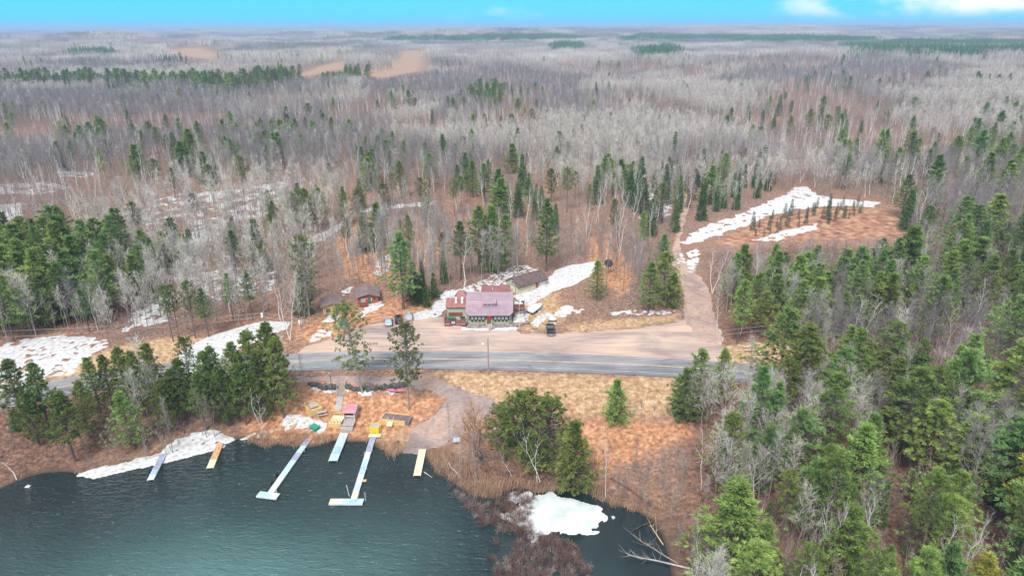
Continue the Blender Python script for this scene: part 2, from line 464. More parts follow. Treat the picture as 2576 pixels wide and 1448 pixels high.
def water_mat():
    m = bpy.data.materials.new('lake_water'); m.use_nodes = True
    nt = m.node_tree; N = nt.nodes; K = nt.links.new; b = N['Principled BSDF']
    b.inputs['Roughness'].default_value = .06; b.inputs['IOR'].default_value = 1.333; b.inputs['Specular IOR Level'].default_value = .5
    at_ = N.new('ShaderNodeAttribute'); at_.attribute_name = 'shoal'
    tc = N.new('ShaderNodeTexCoord')
    n = N.new('ShaderNodeTexNoise'); n.inputs['Scale'].default_value = .035; n.inputs['Detail'].default_value = 4; K(tc.outputs['Object'], n.inputs['Vector'])
    ad = N.new('ShaderNodeMath'); ad.operation = 'MULTIPLY_ADD'; ad.inputs[1].default_value = .55; K(n.outputs['Fac'], ad.inputs[0]); K(at_.outputs['Fac'], ad.inputs[2])
    rp = N.new('ShaderNodeValToRGB'); K(ad.outputs[0], rp.inputs[0]); e = rp.color_ramp.elements; e.new(.5)
    for q, (p, c) in zip(e, ((.26, (.011, .021, .024)), (.55, (.032, .070, .074)), (.92, (.078, .16, .158)))): q.position = min(p, 1); q.color = (*c, 1)
    K(rp.outputs[0], b.inputs['Base Color'])
    # wind ripples: two crossing trains, calm in the pond
    calm = N.new('ShaderNodeAttribute'); calm.attribute_name = 'wind'
    mp = N.new('ShaderNodeMapping'); mp.inputs['Rotation'].default_value = (0, 0, rad(24)); mp.inputs['Scale'].default_value = (.42, 1.1, 1); K(tc.outputs['Object'], mp.inputs[0])
    w1 = N.new('ShaderNodeTexNoise'); w1.inputs['Scale'].default_value = 1.15; w1.inputs['Detail'].default_value = 3; w1.inputs['Distortion'].default_value = .6; K(mp.outputs[0], w1.inputs['Vector'])
    w2 = N.new('ShaderNodeTexNoise'); w2.inputs['Scale'].default_value = 3.1; w2.inputs['Detail'].default_value = 2; K(mp.outputs[0], w2.inputs['Vector'])
    s = N.new('ShaderNodeMath'); s.operation = 'MULTIPLY_ADD'; s.inputs[1].default_value = .35; K(w2.outputs['Fac'], s.inputs[0]); K(w1.outputs['Fac'], s.inputs[2])
    mu = N.new('ShaderNodeMath'); mu.operation = 'MULTIPLY'; K(s.outputs[0], mu.inputs[0]); K(calm.outputs['Fac'], mu.inputs[1])
    bp = N.new('ShaderNodeBump'); bp.inputs['Strength'].default_value = 1.0; bp.inputs['Distance'].default_value = .52; K(mu.outputs[0], bp.inputs['Height']); K(bp.outputs[0], b.inputs['Normal'])
    return m


M['water'] = water_mat()
# ------------------------------------------------------------------ ground sheet
def W(poly):
    return pix(np.array(poly))[:, :2]


Z_GRASS = [[(1072, 942), (1100, 934), (1240, 938), (1400, 942), (1690, 952), (1712, 985), (1690, 1048), (1560, 1050), (1420, 1042), (1250, 1012), (1180, 993), (1120, 966)],
           [(1425, 834), (1440, 816), (1560, 802), (1640, 796), (1706, 790), (1705, 806), (1600, 822), (1500, 832)],
           [(230, 895), (330, 862), (470, 845), (520, 850), (470, 890), (450, 925), (300, 948), (200, 952), (120, 968), (150, 930)],
           [(1800, 893), (1815, 872), (1900, 862), (1985, 868), (2010, 890), (1960, 922), (1820, 915)],
           [(928, 1052), (960, 1068), (1040, 1078), (1012, 1136), (985, 1150), (950, 1120), (905, 1105)],
           [(1330, 740), (1400, 735), (1420, 800), (1400, 826), (1320, 836), (1316, 780)],
           [(-300, 1000), (0, 930), (130, 940), (60, 975), (-250, 1060)]]
Z_BOG = [[(1800, 612), (1850, 580), (1905, 560), (2060, 522), (2200, 520), (2275, 555), (2270, 590), (2150, 603), (2050, 602), (1940, 603), (1850, 620)]]
Z_ORANGE = [[(735, 850), (755, 805), (830, 790), (950, 770), (1000, 745), (1085, 755), (1080, 792), (960, 808), (880, 835), (790, 862)],
            [(620, 1108), (610, 1030), (700, 1000), (780, 962), (830, 965), (1030, 988), (1115, 1002), (1040, 1078), (930, 1105), (800, 1120), (650, 1116)],
            [(1400, 1045), (1560, 1058), (1720, 1056), (1750, 1090), (1620, 1150), (1520, 1190), (1460, 1120)],
            [(880, 560), (1050, 540), (1120, 640), (1000, 720), (880, 700), (830, 620)],
            [(1480, 600), (1540, 580), (1600, 700), (1560, 745), (1490, 690)]]
Z_NEEDLE = [[(1740, 960), (2000, 900), (2700, 900), (2900, 1700), (1740, 1700), (1700, 1400), (1720, 1200)],
            [(-200, 560), (330, 590), (430, 700), (300, 800), (-200, 880)],
            [(-100, 1040), (740, 935), (760, 1010), (600, 1060), (300, 1140), (-100, 1230)],
            [(1140, 1160), (1450, 1150), (1500, 1230), (1300, 1230), (1120, 1215)],
            [(1780, 640), (2000, 620), (2700, 640), (2700, 860), (1830, 860)]]


CLEARCUT = [[(735, 187), (860, 152), (1000, 128), (1082, 126), (1078, 176), (960, 200), (850, 178), (740, 196)], [(400, 138), (440, 121), (520, 119), (578, 136), (540, 150), (480, 147)]]


def field(x, y, polys, w):
    f = np.full(x.shape, -1.0)
    for q in polys:
        q = W(q); lo = q.min(0) - 12; hi = q.max(0) + 12
        m = (x > lo[0]) & (x < hi[0]) & (y > lo[1]) & (y < hi[1])
        if m.any():
            dist = np.maximum(1.0, np.hypot(x[m], y[m]) / 250)
            f[m] = np.maximum(f[m], np.clip(sdf(x[m], y[m], q) / (w * dist), -1, 1))
    return f * .5 + .5


def build_ground():
    rr = np.concatenate([np.arange(60, 470, .9), np.geomspace(471, 25000, 640)])
    aa = np.radians(np.linspace(-62, 62, 520))
    R, A = np.meshgrid(rr, aa, indexing='ij')
    X = (R * np.sin(A)).ravel(); Y = (R * np.cos(A) - 40).ravel()
    Z = H(X, Y)
    n, k = R.shape
    i = np.arange(n - 1)[:, None] * k + np.arange(k - 1)[None]
    F = np.stack([i, i + 1, i + k + 1, i + k], -1).reshape(-1, 4)[:, ::-1]
    me = np_mesh('ground', np.stack([X, Y, Z], -1), F, [M['ground']], smooth=True)
    a = np.zeros((len(X), 4), np.float32); b = np.zeros((len(X), 4), np.float32); a[:, 3] = b[:, 3] = 1
    a[:, 0] = np.maximum(field(X, Y, Z_GRASS, 3.0), .5 * field(X, Y, CLEARCUT, 4.0)); a[:, 1] = field(X, Y, Z_BOG, 4.0); a[:, 2] = field(X, Y, Z_ORANGE, 4.0); b[:, 0] = field(X, Y, Z_NEEDLE, 8.0)
    for nm, d in (('zone_a', a), ('zone_b', b)):
        at_ = me.attributes.new(nm, 'FLOAT_COLOR', 'POINT'); at_.data.foreach_set('color', d.ravel())
    tag(link('ground', me), kind='structure')


def sheet(name, fx, lo, hi, res, thick, m, base=None, soft=1.0):
    """a layer lying on the ground wherever fx(x, y) > 0; its rim dips under the ground"""
    gx = np.arange(lo[0], hi[0] + res, res); gy = np.arange(lo[1], hi[1] + res, res)
    X, Y = np.meshgrid(gx, gy, indexing='ij'); k = len(gy)
    f = fx(X.ravel(), Y.ravel())
    i = (np.arange(len(gx) - 1)[:, None] * k + np.arange(k - 1)[None]).ravel()
    q = np.stack([i, i + k, i + k + 1, i + 1], -1)
    q = q[(f[q] > 0).any(1)]
    if not len(q): return np.zeros((0, 3)), np.zeros((0, 4), int)
    u, inv = np.unique(q, return_inverse=True)
    x = X.ravel()[u]; y = Y.ravel()[u]
    g = H(x, y) if base is None else np.full(x.shape, base)
    if base is None: g = np.maximum(g, -.05)
    return np.stack([x, y, g + thick * np.clip(f[u] / soft, -1.5, 1)], -1), inv.reshape(q.shape)


def sheets(name, parts, m, smooth=True):
    V = []; F = []; o = 0
    for v, f in parts:
        V.append(v); F.append(f + o); o += len(v)
    return link(name, np_mesh(name, np.concatenate(V), np.concatenate(F), [m], smooth=smooth))


LOT = [(738, 914), (742, 890), (775, 868), (812, 856), (850, 842), (905, 824), (965, 808), (1010, 800), (1060, 795), (1118, 797), (1122, 806), (1165, 822), (1235, 827), (1295, 828), (1325, 838), (1400, 836),
       (1500, 834), (1600, 826), (1690, 812), (1735, 800), (1790, 800), (1812, 840), (1822, 885), (1800, 912), (1700, 904), (1560, 898), (1400, 892), (1228, 888), (1060, 886), (900, 888)]
SIDE = [(1722, 815), (1722, 770), (1722, 735), (1712, 705), (1700, 680), (1688, 655), (1690, 630), (1698, 600), (1706, 560), (1716, 520), (1722, 490), (1732, 490), (1730, 520), (1722, 560), (1712, 600), (1712, 640), (1735, 672),
        (1768, 700), (1785, 735), (1796, 780), (1806, 830), (1812, 870), (1760, 860)]
RAMP = [(748, 948), (860, 946), (960, 945), (1062, 941), (1100, 952), (1150, 975), (1195, 990), (1235, 1003), (1246, 1030), (1200, 1062), (1150, 1100), (1115, 1118), (1078, 1128), (1060, 1148), (1008, 1146), (1022, 1112),
        (1042, 1080), (1082, 1050), (1112, 1024), (1128, 1006), (1080, 984), (1020, 972), (960, 966), (860, 964), (800, 956), (750, 958)]


def poly_sheet(name, poly, res, thick, m, rag=1.2, rs=2.2):
    q = W(poly); lo = q.min(0) - 3; hi = q.max(0) + 3
    fx = lambda x, y: sdf(x, y, q) + rag * 2 * (fbm(x / rs, y / rs, 7, 3) - .5)
    return tag(sheets(name, [sheet(name, fx, lo, hi, res, thick, m, soft=.8)], m), kind='structure')


def strip(name, off0, off1, z, m, dash=None):
    p = ROAD; d = np.gradient(p, axis=0); d /= np.linalg.norm(d, axis=1)[:, None]; nr = np.stack([-d[:, 1], d[:, 0]], -1)
    a = p + nr * off0; b = p + nr * off1; n = len(p)
    V = np.concatenate([np.column_stack([a, np.full(n, z)]), np.column_stack([b, np.full(n, z)])])
    i = np.arange(n - 1)
    F = np.stack([i, i + 1, i + n + 1, i + n], -1)
    return tag(link(name, np_mesh(name, V, F, [m])), kind='structure')


# snow: (outline, solidity, speckle size in metres)
SNOW = [
    ([(-150, 890), (0, 868), (60, 852), (150, 842), (262, 850), (275, 868), (245, 885), (210, 908), (180, 940), (120, 950), (60, 968), (-150, 1010)], .30, 1.3),
    ([(458, 893), (490, 868), (530, 848), (600, 826), (660, 811), (722, 812), (714, 828), (650, 850), (605, 872), (560, 890), (510, 925), (478, 938), (456, 922)], 1.3, 3.0),
    ([(455, 930), (480, 925), (500, 945), (480, 952), (460, 945)], .5, 1.0),
    ([(1128, 748), (1160, 725), (1195, 712), (1240, 690), (1290, 668), (1330, 666), (1358, 680), (1370, 700), (1290, 720), (1268, 742), (1200, 738), (1140, 772)], .02, .75),
    ([(1082, 792), (1098, 758), (1120, 732), (1165, 728), (1170, 742), (1130, 752), (1110, 775), (1100, 796)], .5, 1.0),
    ([(1300, 745), (1352, 730), (1382, 706), (1402, 682), (1440, 668), (1470, 663), (1500, 660), (1482, 690), (1448, 708), (1418, 722), (1380, 735), (1355, 748), (1335, 765), (1318, 760)], 1.3, 3.0),
    ([(1298, 788), (1322, 780), (1336, 768), (1358, 772), (1354, 782), (1326, 792), (1322, 806), (1300, 808)], 1.1, 1.6),
    ([(1342, 812), (1366, 792), (1369, 800), (1350, 818), (1345, 822), (1341, 820)], 1.0, 1.0),
    ([(1400, 788), (1412, 774), (1432, 768), (1442, 780), (1425, 792), (1402, 795)], .9, 1.0),
    ([(1449, 780), (1464, 778), (1460, 786), (1450, 787)], .7, .8),
    ([(1376, 788), (1384, 790), (1394, 800), (1390, 802)], .9, 1.0),
    ([(1040, 794), (1070, 780), (1102, 780), (1106, 789), (1092, 797), (1048, 800)], 1.2, 2.0),
    ([(1100, 778), (1112, 765), (1122, 764), (1120, 776), (1104, 786)], .9, 1.0),
    ([(1168, 824), (1195, 826), (1222, 826), (1222, 830), (1195, 830), (1170, 828)], 1.2, 2.0),
    ([(1240, 824), (1270, 822), (1295, 824), (1292, 829), (1262, 830), (1243, 829)], 1.2, 2.0),
    ([(1125, 815), (1140, 813), (1160, 814), (1162, 818), (1148, 822), (1130, 819)], 1.0, 1.4),
    ([(902, 792), (918, 778), (938, 766), (955, 758), (962, 764), (946, 778), (926, 786), (908, 796)], .8, 1.0),
    ([(776, 858), (790, 840), (806, 828), (832, 828), (838, 836), (830, 848), (812, 850), (796, 858)], .25, .8),
    ([(820, 798), (838, 790), (856, 800), (830, 812), (815, 808)], .5, .8),
    ([(862, 742), (880, 735), (890, 722), (875, 722), (862, 732)], .25, .8),
    ([(938, 690), (950, 650), (968, 636), (985, 640), (980, 680), (960, 694)], .15, .9),
    ([(1716, 612), (1738, 585), (1790, 562), (1850, 545), (1905, 520), (1950, 502), (1982, 488), (2000, 470), (2030, 470), (2052, 492), (2130, 502), (2215, 508), (2195, 520), (2085, 517), (2000, 528), (1930, 543), (1900, 558), (1840, 578), (1790, 598), (1735, 612)], .42, 2.2),
    ([(1895, 604), (1960, 584), (2062, 558), (2052, 576), (1990, 592), (1950, 606)], .35, 2.0),
    ([(1682, 665), (1700, 640), (1755, 625), (1760, 650), (1745, 690), (1712, 680)], .12, 1.4),
    ([(1572, 480), (1640, 470), (1690, 490), (1690, 540), (1640, 560), (1590, 540)], .0, 1.6),
    ([(236, 556), (330, 545), (380, 575), (440, 605), (505, 612), (555, 590), (640, 568), (690, 535), (720, 460), (640, 470), (560, 480), (440, 486), (400, 500), (300, 520)], -.22, 3.4),
    ([(420, 612), (470, 585), (545, 575), (545, 600), (500, 614), (440, 618)], .5, 2.4),
    ([(0, 515), (58, 510), (52, 552), (0, 556)], .6, 2.4),
    ([(-60, 462), (130, 458), (190, 470), (100, 490), (-60, 485)], .12, 3.0),
    ([(136, 433), (230, 430), (226, 445), (150, 446)], .4, 3.0),
    ([(630, 470), (720, 452), (722, 470), (660, 482)], .05, 2.4),
    ([(925, 372), (1000, 370), (998, 385), (935, 388)], .5, 3.0),
    ([(905, 525), (960, 520), (1085, 508), (1085, 513), (980, 524), (910, 534)], .9, 3.0),
    ([(782, 600), (840, 570), (868, 556), (872, 566), (815, 600), (785, 614)], .7, 2.0),
    ([(560, 645), (640, 630), (640, 640), (590, 648)], .2, 1.5),
    ([(300, 838), (345, 770), (385, 735), (440, 735), (445, 800), (380, 820)], .10, 1.2),
    ([(470, 690), (560, 675), (700, 670), (690, 735), (560, 760), (500, 740)], -.12, 1.2),
    ([(200, 1194), (228, 1180), (300, 1166), (350, 1152), (400, 1138), (435, 1110), (480, 1092), (535, 1082), (565, 1094), (588, 1104), (560, 1121), (500, 1137), (440, 1152), (370, 1167), (300, 1182), (240, 1196)], .5, 1.0),
    ([(200, 1194), (240, 1186), (300, 1173), (370, 1159), (440, 1143), (500, 1126), (545, 1118), (560, 1122), (500, 1139), (440, 1154), (370, 1169), (300, 1184), (240, 1198)], 1.4, 2.0),
    ([(590, 1105), (640, 1088), (690, 1078), (690, 1090), (640, 1104)], -.05, .7),
    ([(708, 1068), (722, 1042), (750, 1040), (790, 1052), (820, 1062), (824, 1076), (800, 1090), (770, 1084), (720, 1078)], .38, .8),
    ([(780, 970), (808, 973), (830, 978), (842, 980), (840, 984), (812, 982), (785, 976)], .5, .6),
    ([(866, 974), (880, 978), (878, 984), (866, 980)], .5, .6),
    ([(902, 985), (925, 982), (938, 986), (920, 994), (905, 992)], .5, .6),
    ([(975, 984), (1000, 976), (1005, 986), (980, 990)], .4, .6),
    ([(1232, 1075), (1260, 1068), (1272, 1078), (1240, 1086)], -.3, .6),
    ([(1560, 1048), (1600, 1044), (1590, 1056), (1562, 1056)], -.05, .7),
    ([(1530, 785), (1600, 778), (1700, 780), (1690, 790), (1600, 792), (1540, 792)], .05, .8),
    ([(60, 1222), (72, 1214), (84, 1220), (72, 1226)], .4, .6),
    ([(1365, 158), (1400, 153), (1462, 148), (1462, 151), (1400, 158), (1368, 164)], 1.0, 6.0),
]
ICE = [(1272, 1252), (1300, 1238), (1345, 1243), (1385, 1240), (1440, 1252), (1480, 1265), (1518, 1282), (1530, 1300), (1505, 1322), (1482, 1340), (1440, 1345), (1405, 1336), (1375, 1340), (1350, 1348), (1340, 1362), (1325, 1352), (1330, 1332), (1290, 1318), (1262, 1302), (1255, 1292), (1290, 1285), (1318, 1272)]


def build_surfaces():
    poly_sheet('gravel_lot', LOT, .7, .07, M['gravel'])
    poly_sheet('gravel_road', SIDE, .7, .11, M['side_gravel'], .8)
    poly_sheet('boat_ramp', RAMP, .6, .09, M['ramp'], 1.0)
    strip('road', 4.0, -4.9, ROADZ + .10, M['asphalt'])
    strip('road_centre_line', .13, -.13, ROADZ + .112, M['yellow_line'])
    strip('road_edge_line', 3.45, 3.33, ROADZ + .112, M['white_line'])
    strip('road_edge_line', -3.33, -3.45, ROADZ + .112, M['white_line'])
    parts = []
    for poly, sol, sp in SNOW:
        q = W(poly); dist = float(np.hypot(*q.mean(0)))
        w = max(.8, dist / 140)
        k = .4 if dist < 150 else .42 if dist < 215 else .8 if dist < 500 else 3.0
        def fx(x, y, q=q, w=w, sol=sol, sp=sp):
            e = np.clip(sdf(x, y, q) / w, -2, 1)
            return np.minimum(e, .35) * 1.2 + sol - .35 + 2.6 * (fbm(x / sp, y / sp, 41, 4) - .5) - np.where(e < -.8, 9, 0)
        v, f = sheet('snow', fx, q.min(0) - 2 * w, q.max(0) + 2 * w, k, .13, None, soft=.5)
        if len(v): parts.append((v, f))
    tag(sheets('snow', parts, M['snow']), 'old white snow lying in patches on the ground', None, None, 'stuff')
    q = onplane(ICE, .02)
    fx = lambda x, y: np.clip(sdf(x, y, q) / 1.5, -2, .5) * 1.1 + .02 + 1.8 * (fbm(x / 1.3, y / 1.3, 51, 4) - .5)
    tag(sheets('pond_ice', [sheet('ice', fx, q.min(0) - 2, q.max(0) + 2, .3, .07, None, base=.01)], M['ice']), kind='structure')


def build_water():
    gx = np.arange(-300, 150, 2.0); gy = np.arange(-80, 142, 2.0)
    X, Y = np.meshgrid(gx, gy, indexing='ij'); k = len(gy); x = X.ravel(); y = Y.ravel()
    i = np.arange(len(gx) - 1)[:, None] * k + np.arange(k - 1)[None]
    me = np_mesh('lake', np.stack([x, y, np.zeros_like(x)], -1), np.stack([i, i + k, i + k + 1, i + 1], -1).reshape(-1, 4), [M['water']], smooth=True)
    sh = np.zeros(len(x))
    for u, v, ru, rv, h in ((520, 1470, 520, 140, .60), (1040, 1335, 170, 90, .16), (860, 1215, 90, 45, .06)):
        c = onplane([(u, v), (u + ru, v), (u, v - rv)]); rx = np.hypot(*(c[1] - c[0])); ry = np.hypot(*(c[2] - c[0]))
        sh += h * np.exp(-((x - c[0, 0]) / rx) ** 2 - ((y - c[0, 1]) / ry) ** 2)
    pond = onplane([(1262, 1225), (1240, 1448), (1240, 1700), (2000, 1700), (2000, 1225)])
    wd = np.where(inside(x, y, pond), .04, 1.0)
    for nm, d in (('shoal', sh), ('wind', wd)):
        a = me.attributes.new(nm, 'FLOAT', 'POINT'); a.data.foreach_set('value', d.astype(np.float32))
    tag(link('lake', me), kind='structure')


M['ice'] = mat('pond_ice', (.72, .77, .79), .35, .22, .3, col2=(.47, .53, .53))
build_ground(); build_surfaces(); build_water()
# ------------------------------------------------------------------ paints for built things
M['roof_pink'] = rib_mat('pink_roof_metal', (.36, .26, .31), .30, .40)
M['roof_pink_wall'] = rib_mat('pink_metal_siding', (.34, .215, .275), .30, .4, 2)
M['roof_red'] = mat('red_shingle', (.33, .14, .125), .85, .3, 1.6)
M['roof_rust'] = rib_mat('rust_red_roof', (.30, .115, .115), .4, .5)
M['roof_brown'] = mat('brown_shingle', (.15, .105, .10), .9, .4, 1.8)
M['roof_grey'] = mat('weathered_shingle', (.21, .155, .16), .9, .35, 1.5)
M['wall_green'] = rib_mat('sage_siding', (.42, .47, .36), .22, .8, 2, .88)
M['wall_cream'] = rib_mat('cream_siding', (.66, .62, .42), .25, .8, 2, .9)
M['wall_yellow'] = rib_mat('yellow_siding', (.60, .43, .16), .25, .8, 0, .88)
M['wall_red'] = rib_mat('red_log_siding', (.40, .11, .06), .25, .8, 2, .75)
M['trim_dark'] = mat('dark_trim', (.055, .06, .06), .7, .2, 3)
M['trim_white'] = mat('white_trim', (.74, .73, .70), .6, .15, 3)
M['trim_green'] = mat('green_trim', (.05, .16, .09), .7, .25, 3)
M['glass'] = mat('window_glass', (.10, .12, .13), .08, .3, 1.2, spec=.6)
M['glass_pale'] = mat('curtained_glass', (.36, .38, .37), .15, .25, 1.5, spec=.6)
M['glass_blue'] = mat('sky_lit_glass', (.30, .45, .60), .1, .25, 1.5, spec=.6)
M['red_door'] = mat('red_door', (.62, .015, .02), .5, .15, 3)
M['deck_red'] = rib_mat('red_stained_boards', (.25, .075, .06), .16, .8, 0, .7)
M['deck_floor'] = mat('pale_deck_boards', (.46, .38, .33), .85, .25, 3, stretch=(.3, 3, 1))
M['steel'] = mat('galvanised_steel', (.62, .64, .66), .35, .2, 3, metal=.7)
M['white_paint'] = mat('white_paint', (.82, .83, .84), .5, .1, 3)
M['blue_paint'] = mat('blue_paint', (.05, .12, .45), .5, .2, 3)
M['teal_tarp'] = mat('teal_tarp', (.26, .52, .55), .6, .35, 2.5, col2=(.75, .80, .80))
M['green_cover'] = mat('green_cover', (.03, .22, .13), .6, .3, 2)
M['stone'] = mat('field_stone', (.30, .25, .24), .9, .45, 1.8, bump=.4)
M['yellow_wood'] = mat('yellow_wood', (.68, .47, .20), .8, .2, 2.5, stretch=(.4, 3, 1))
M['bright_yellow'] = mat('bright_yellow_boards', (.84, .66, .05), .7, .15, 3)
M['grey_wood'] = mat('grey_wood', (.42, .38, .36), .85, .25, 2.5, stretch=(.4, 3, 1))
M['tan_wood'] = mat('tan_wood', (.60, .36, .19), .85, .3, 2, stretch=(.4, 3, 1))
M['cream_wood'] = mat('cream_wood', (.78, .68, .47), .85, .15, 2, stretch=(.4, 3, 1))
M['dock_blue'] = mat('blue_grey_dock_boards', (.36, .53, .66), .7, .25, 1.6, stretch=(.5, 2, 1))
M['dock_sky'] = mat('pale_blue_dock_boards', (.45, .64, .74), .7, .22, 1.6, stretch=(.5, 2, 1))
M['dock_white'] = mat('whitish_dock_boards', (.66, .68, .68), .7, .2, 1.6, stretch=(.5, 2, 1))
M['dock_violet'] = mat('violet_grey_dock_boards', (.34, .36, .52), .7, .25, 1.6)
M['concrete'] = mat('concrete', (.40, .36, .36), .9, .25, 1.2)
M['paving'] = mat('dark_paving', (.19, .15, .155), .9, .25, 1.0)
M['pink_plastic'] = mat('pink_plastic', (.72, .17, .30), .5, .2, 1)
M['pole'] = mat('pole_wood', (.34, .26, .24), .9, .25, 3)
M['wire'] = mat('wire', (.46, .40, .38), .7, .1, 3)
M['log'] = mat('cut_log', (.66, .46, .24), .9, .3, 1.5)
M['log_grey'] = mat('weathered_log', (.50, .45, .42), .9, .3, 1.5)
M['log_dark'] = mat('dark_log', (.14, .11, .09), .95, .4, 1.5)
M['rubber'] = mat('rubber', (.02, .02, .022), .8, .2, 3)
M['rim'] = mat('alloy', (.45, .46, .48), .3, .1, 3, metal=.8)
M['lamp_red'] = mat('tail_lamp', (.45, .02, .02), .25, .1, 3)
M['car_silver'] = mat('silver_paint', (.42, .45, .50), .25, .06, 3, metal=.5, spec=.6)
M['car_tan'] = mat('pale_tan_paint', (.58, .55, .54), .25, .06, 3, metal=.4, spec=.6)
M['car_black'] = mat('black_paint', (.012, .013, .017), .18, .1, 3, spec=.7)
M['car_blue'] = mat('blue_black_paint', (.014, .02, .04), .2, .1, 3, spec=.7)
M['bed'] = mat('truck_bed_cover', (.035, .042, .055), .5, .2, 3)
M['skin'] = mat('skin', (.58, .36, .28), .6, .1, 5)
M['cloth_black'] = mat('black_cloth', (.02, .02, .025), .9, .2, 5)
M['cloth_navy'] = mat('navy_cloth', (.035, .035, .05), .9, .2, 5)
M['hair_brown'] = mat('brown_hair', (.10, .06, .04), .8, .2, 5)
M['hair_grey'] = mat('grey_hair', (.42, .38, .37), .8, .2, 5)


def V3(u, v):
    return at(u, v)


def window(parent, x, y, z, w, h, glass, face='y', frame='trim_dark', d=.06):
    """window in a wall facing -Y (or +X with face='x'): frame with the pane set in it"""
    f = MB(); p = MB(); t = .07
    bars = ((-w / 2 - t, -w / 2, -t, h + t), (w / 2, w / 2 + t, -t, h + t), (-w / 2, w / 2, h, h + t), (-w / 2, w / 2, -t, 0))
    for a, b, c, e in bars:
        f.box(a, b, -d, .02, c, e)
    p.box(-w / 2, w / 2, -d * .45, .02, 0, h)
    rz = 0 if face == 'y' else math.pi / 2 if face == 'x' else -math.pi / 2
    fo = f.build('window', M[frame], parent, loc=(x, y, z), rz=rz); p.build('pane', M[glass], fo)
    return fo


def gable(b, x0, x1, y0, y1, z0, ze, zr, axis='x', mi=0):
    """closed walls of a gabled box"""
    if axis == 'x':
        ym = (y0 + y1) / 2; b.loft([[(x, y0, z0), (x, y1, z0), (x, y1, ze), (x, ym, zr), (x, y0, ze)] for x in (x0, x1)], mi)
    else:
        xm = (x0 + x1) / 2; b.loft([[(x0, y, z0), (x1, y, z0), (x1, y, ze), (xm, y, zr), (x0, y, ze)] for y in (y0, y1)], mi)
    return b


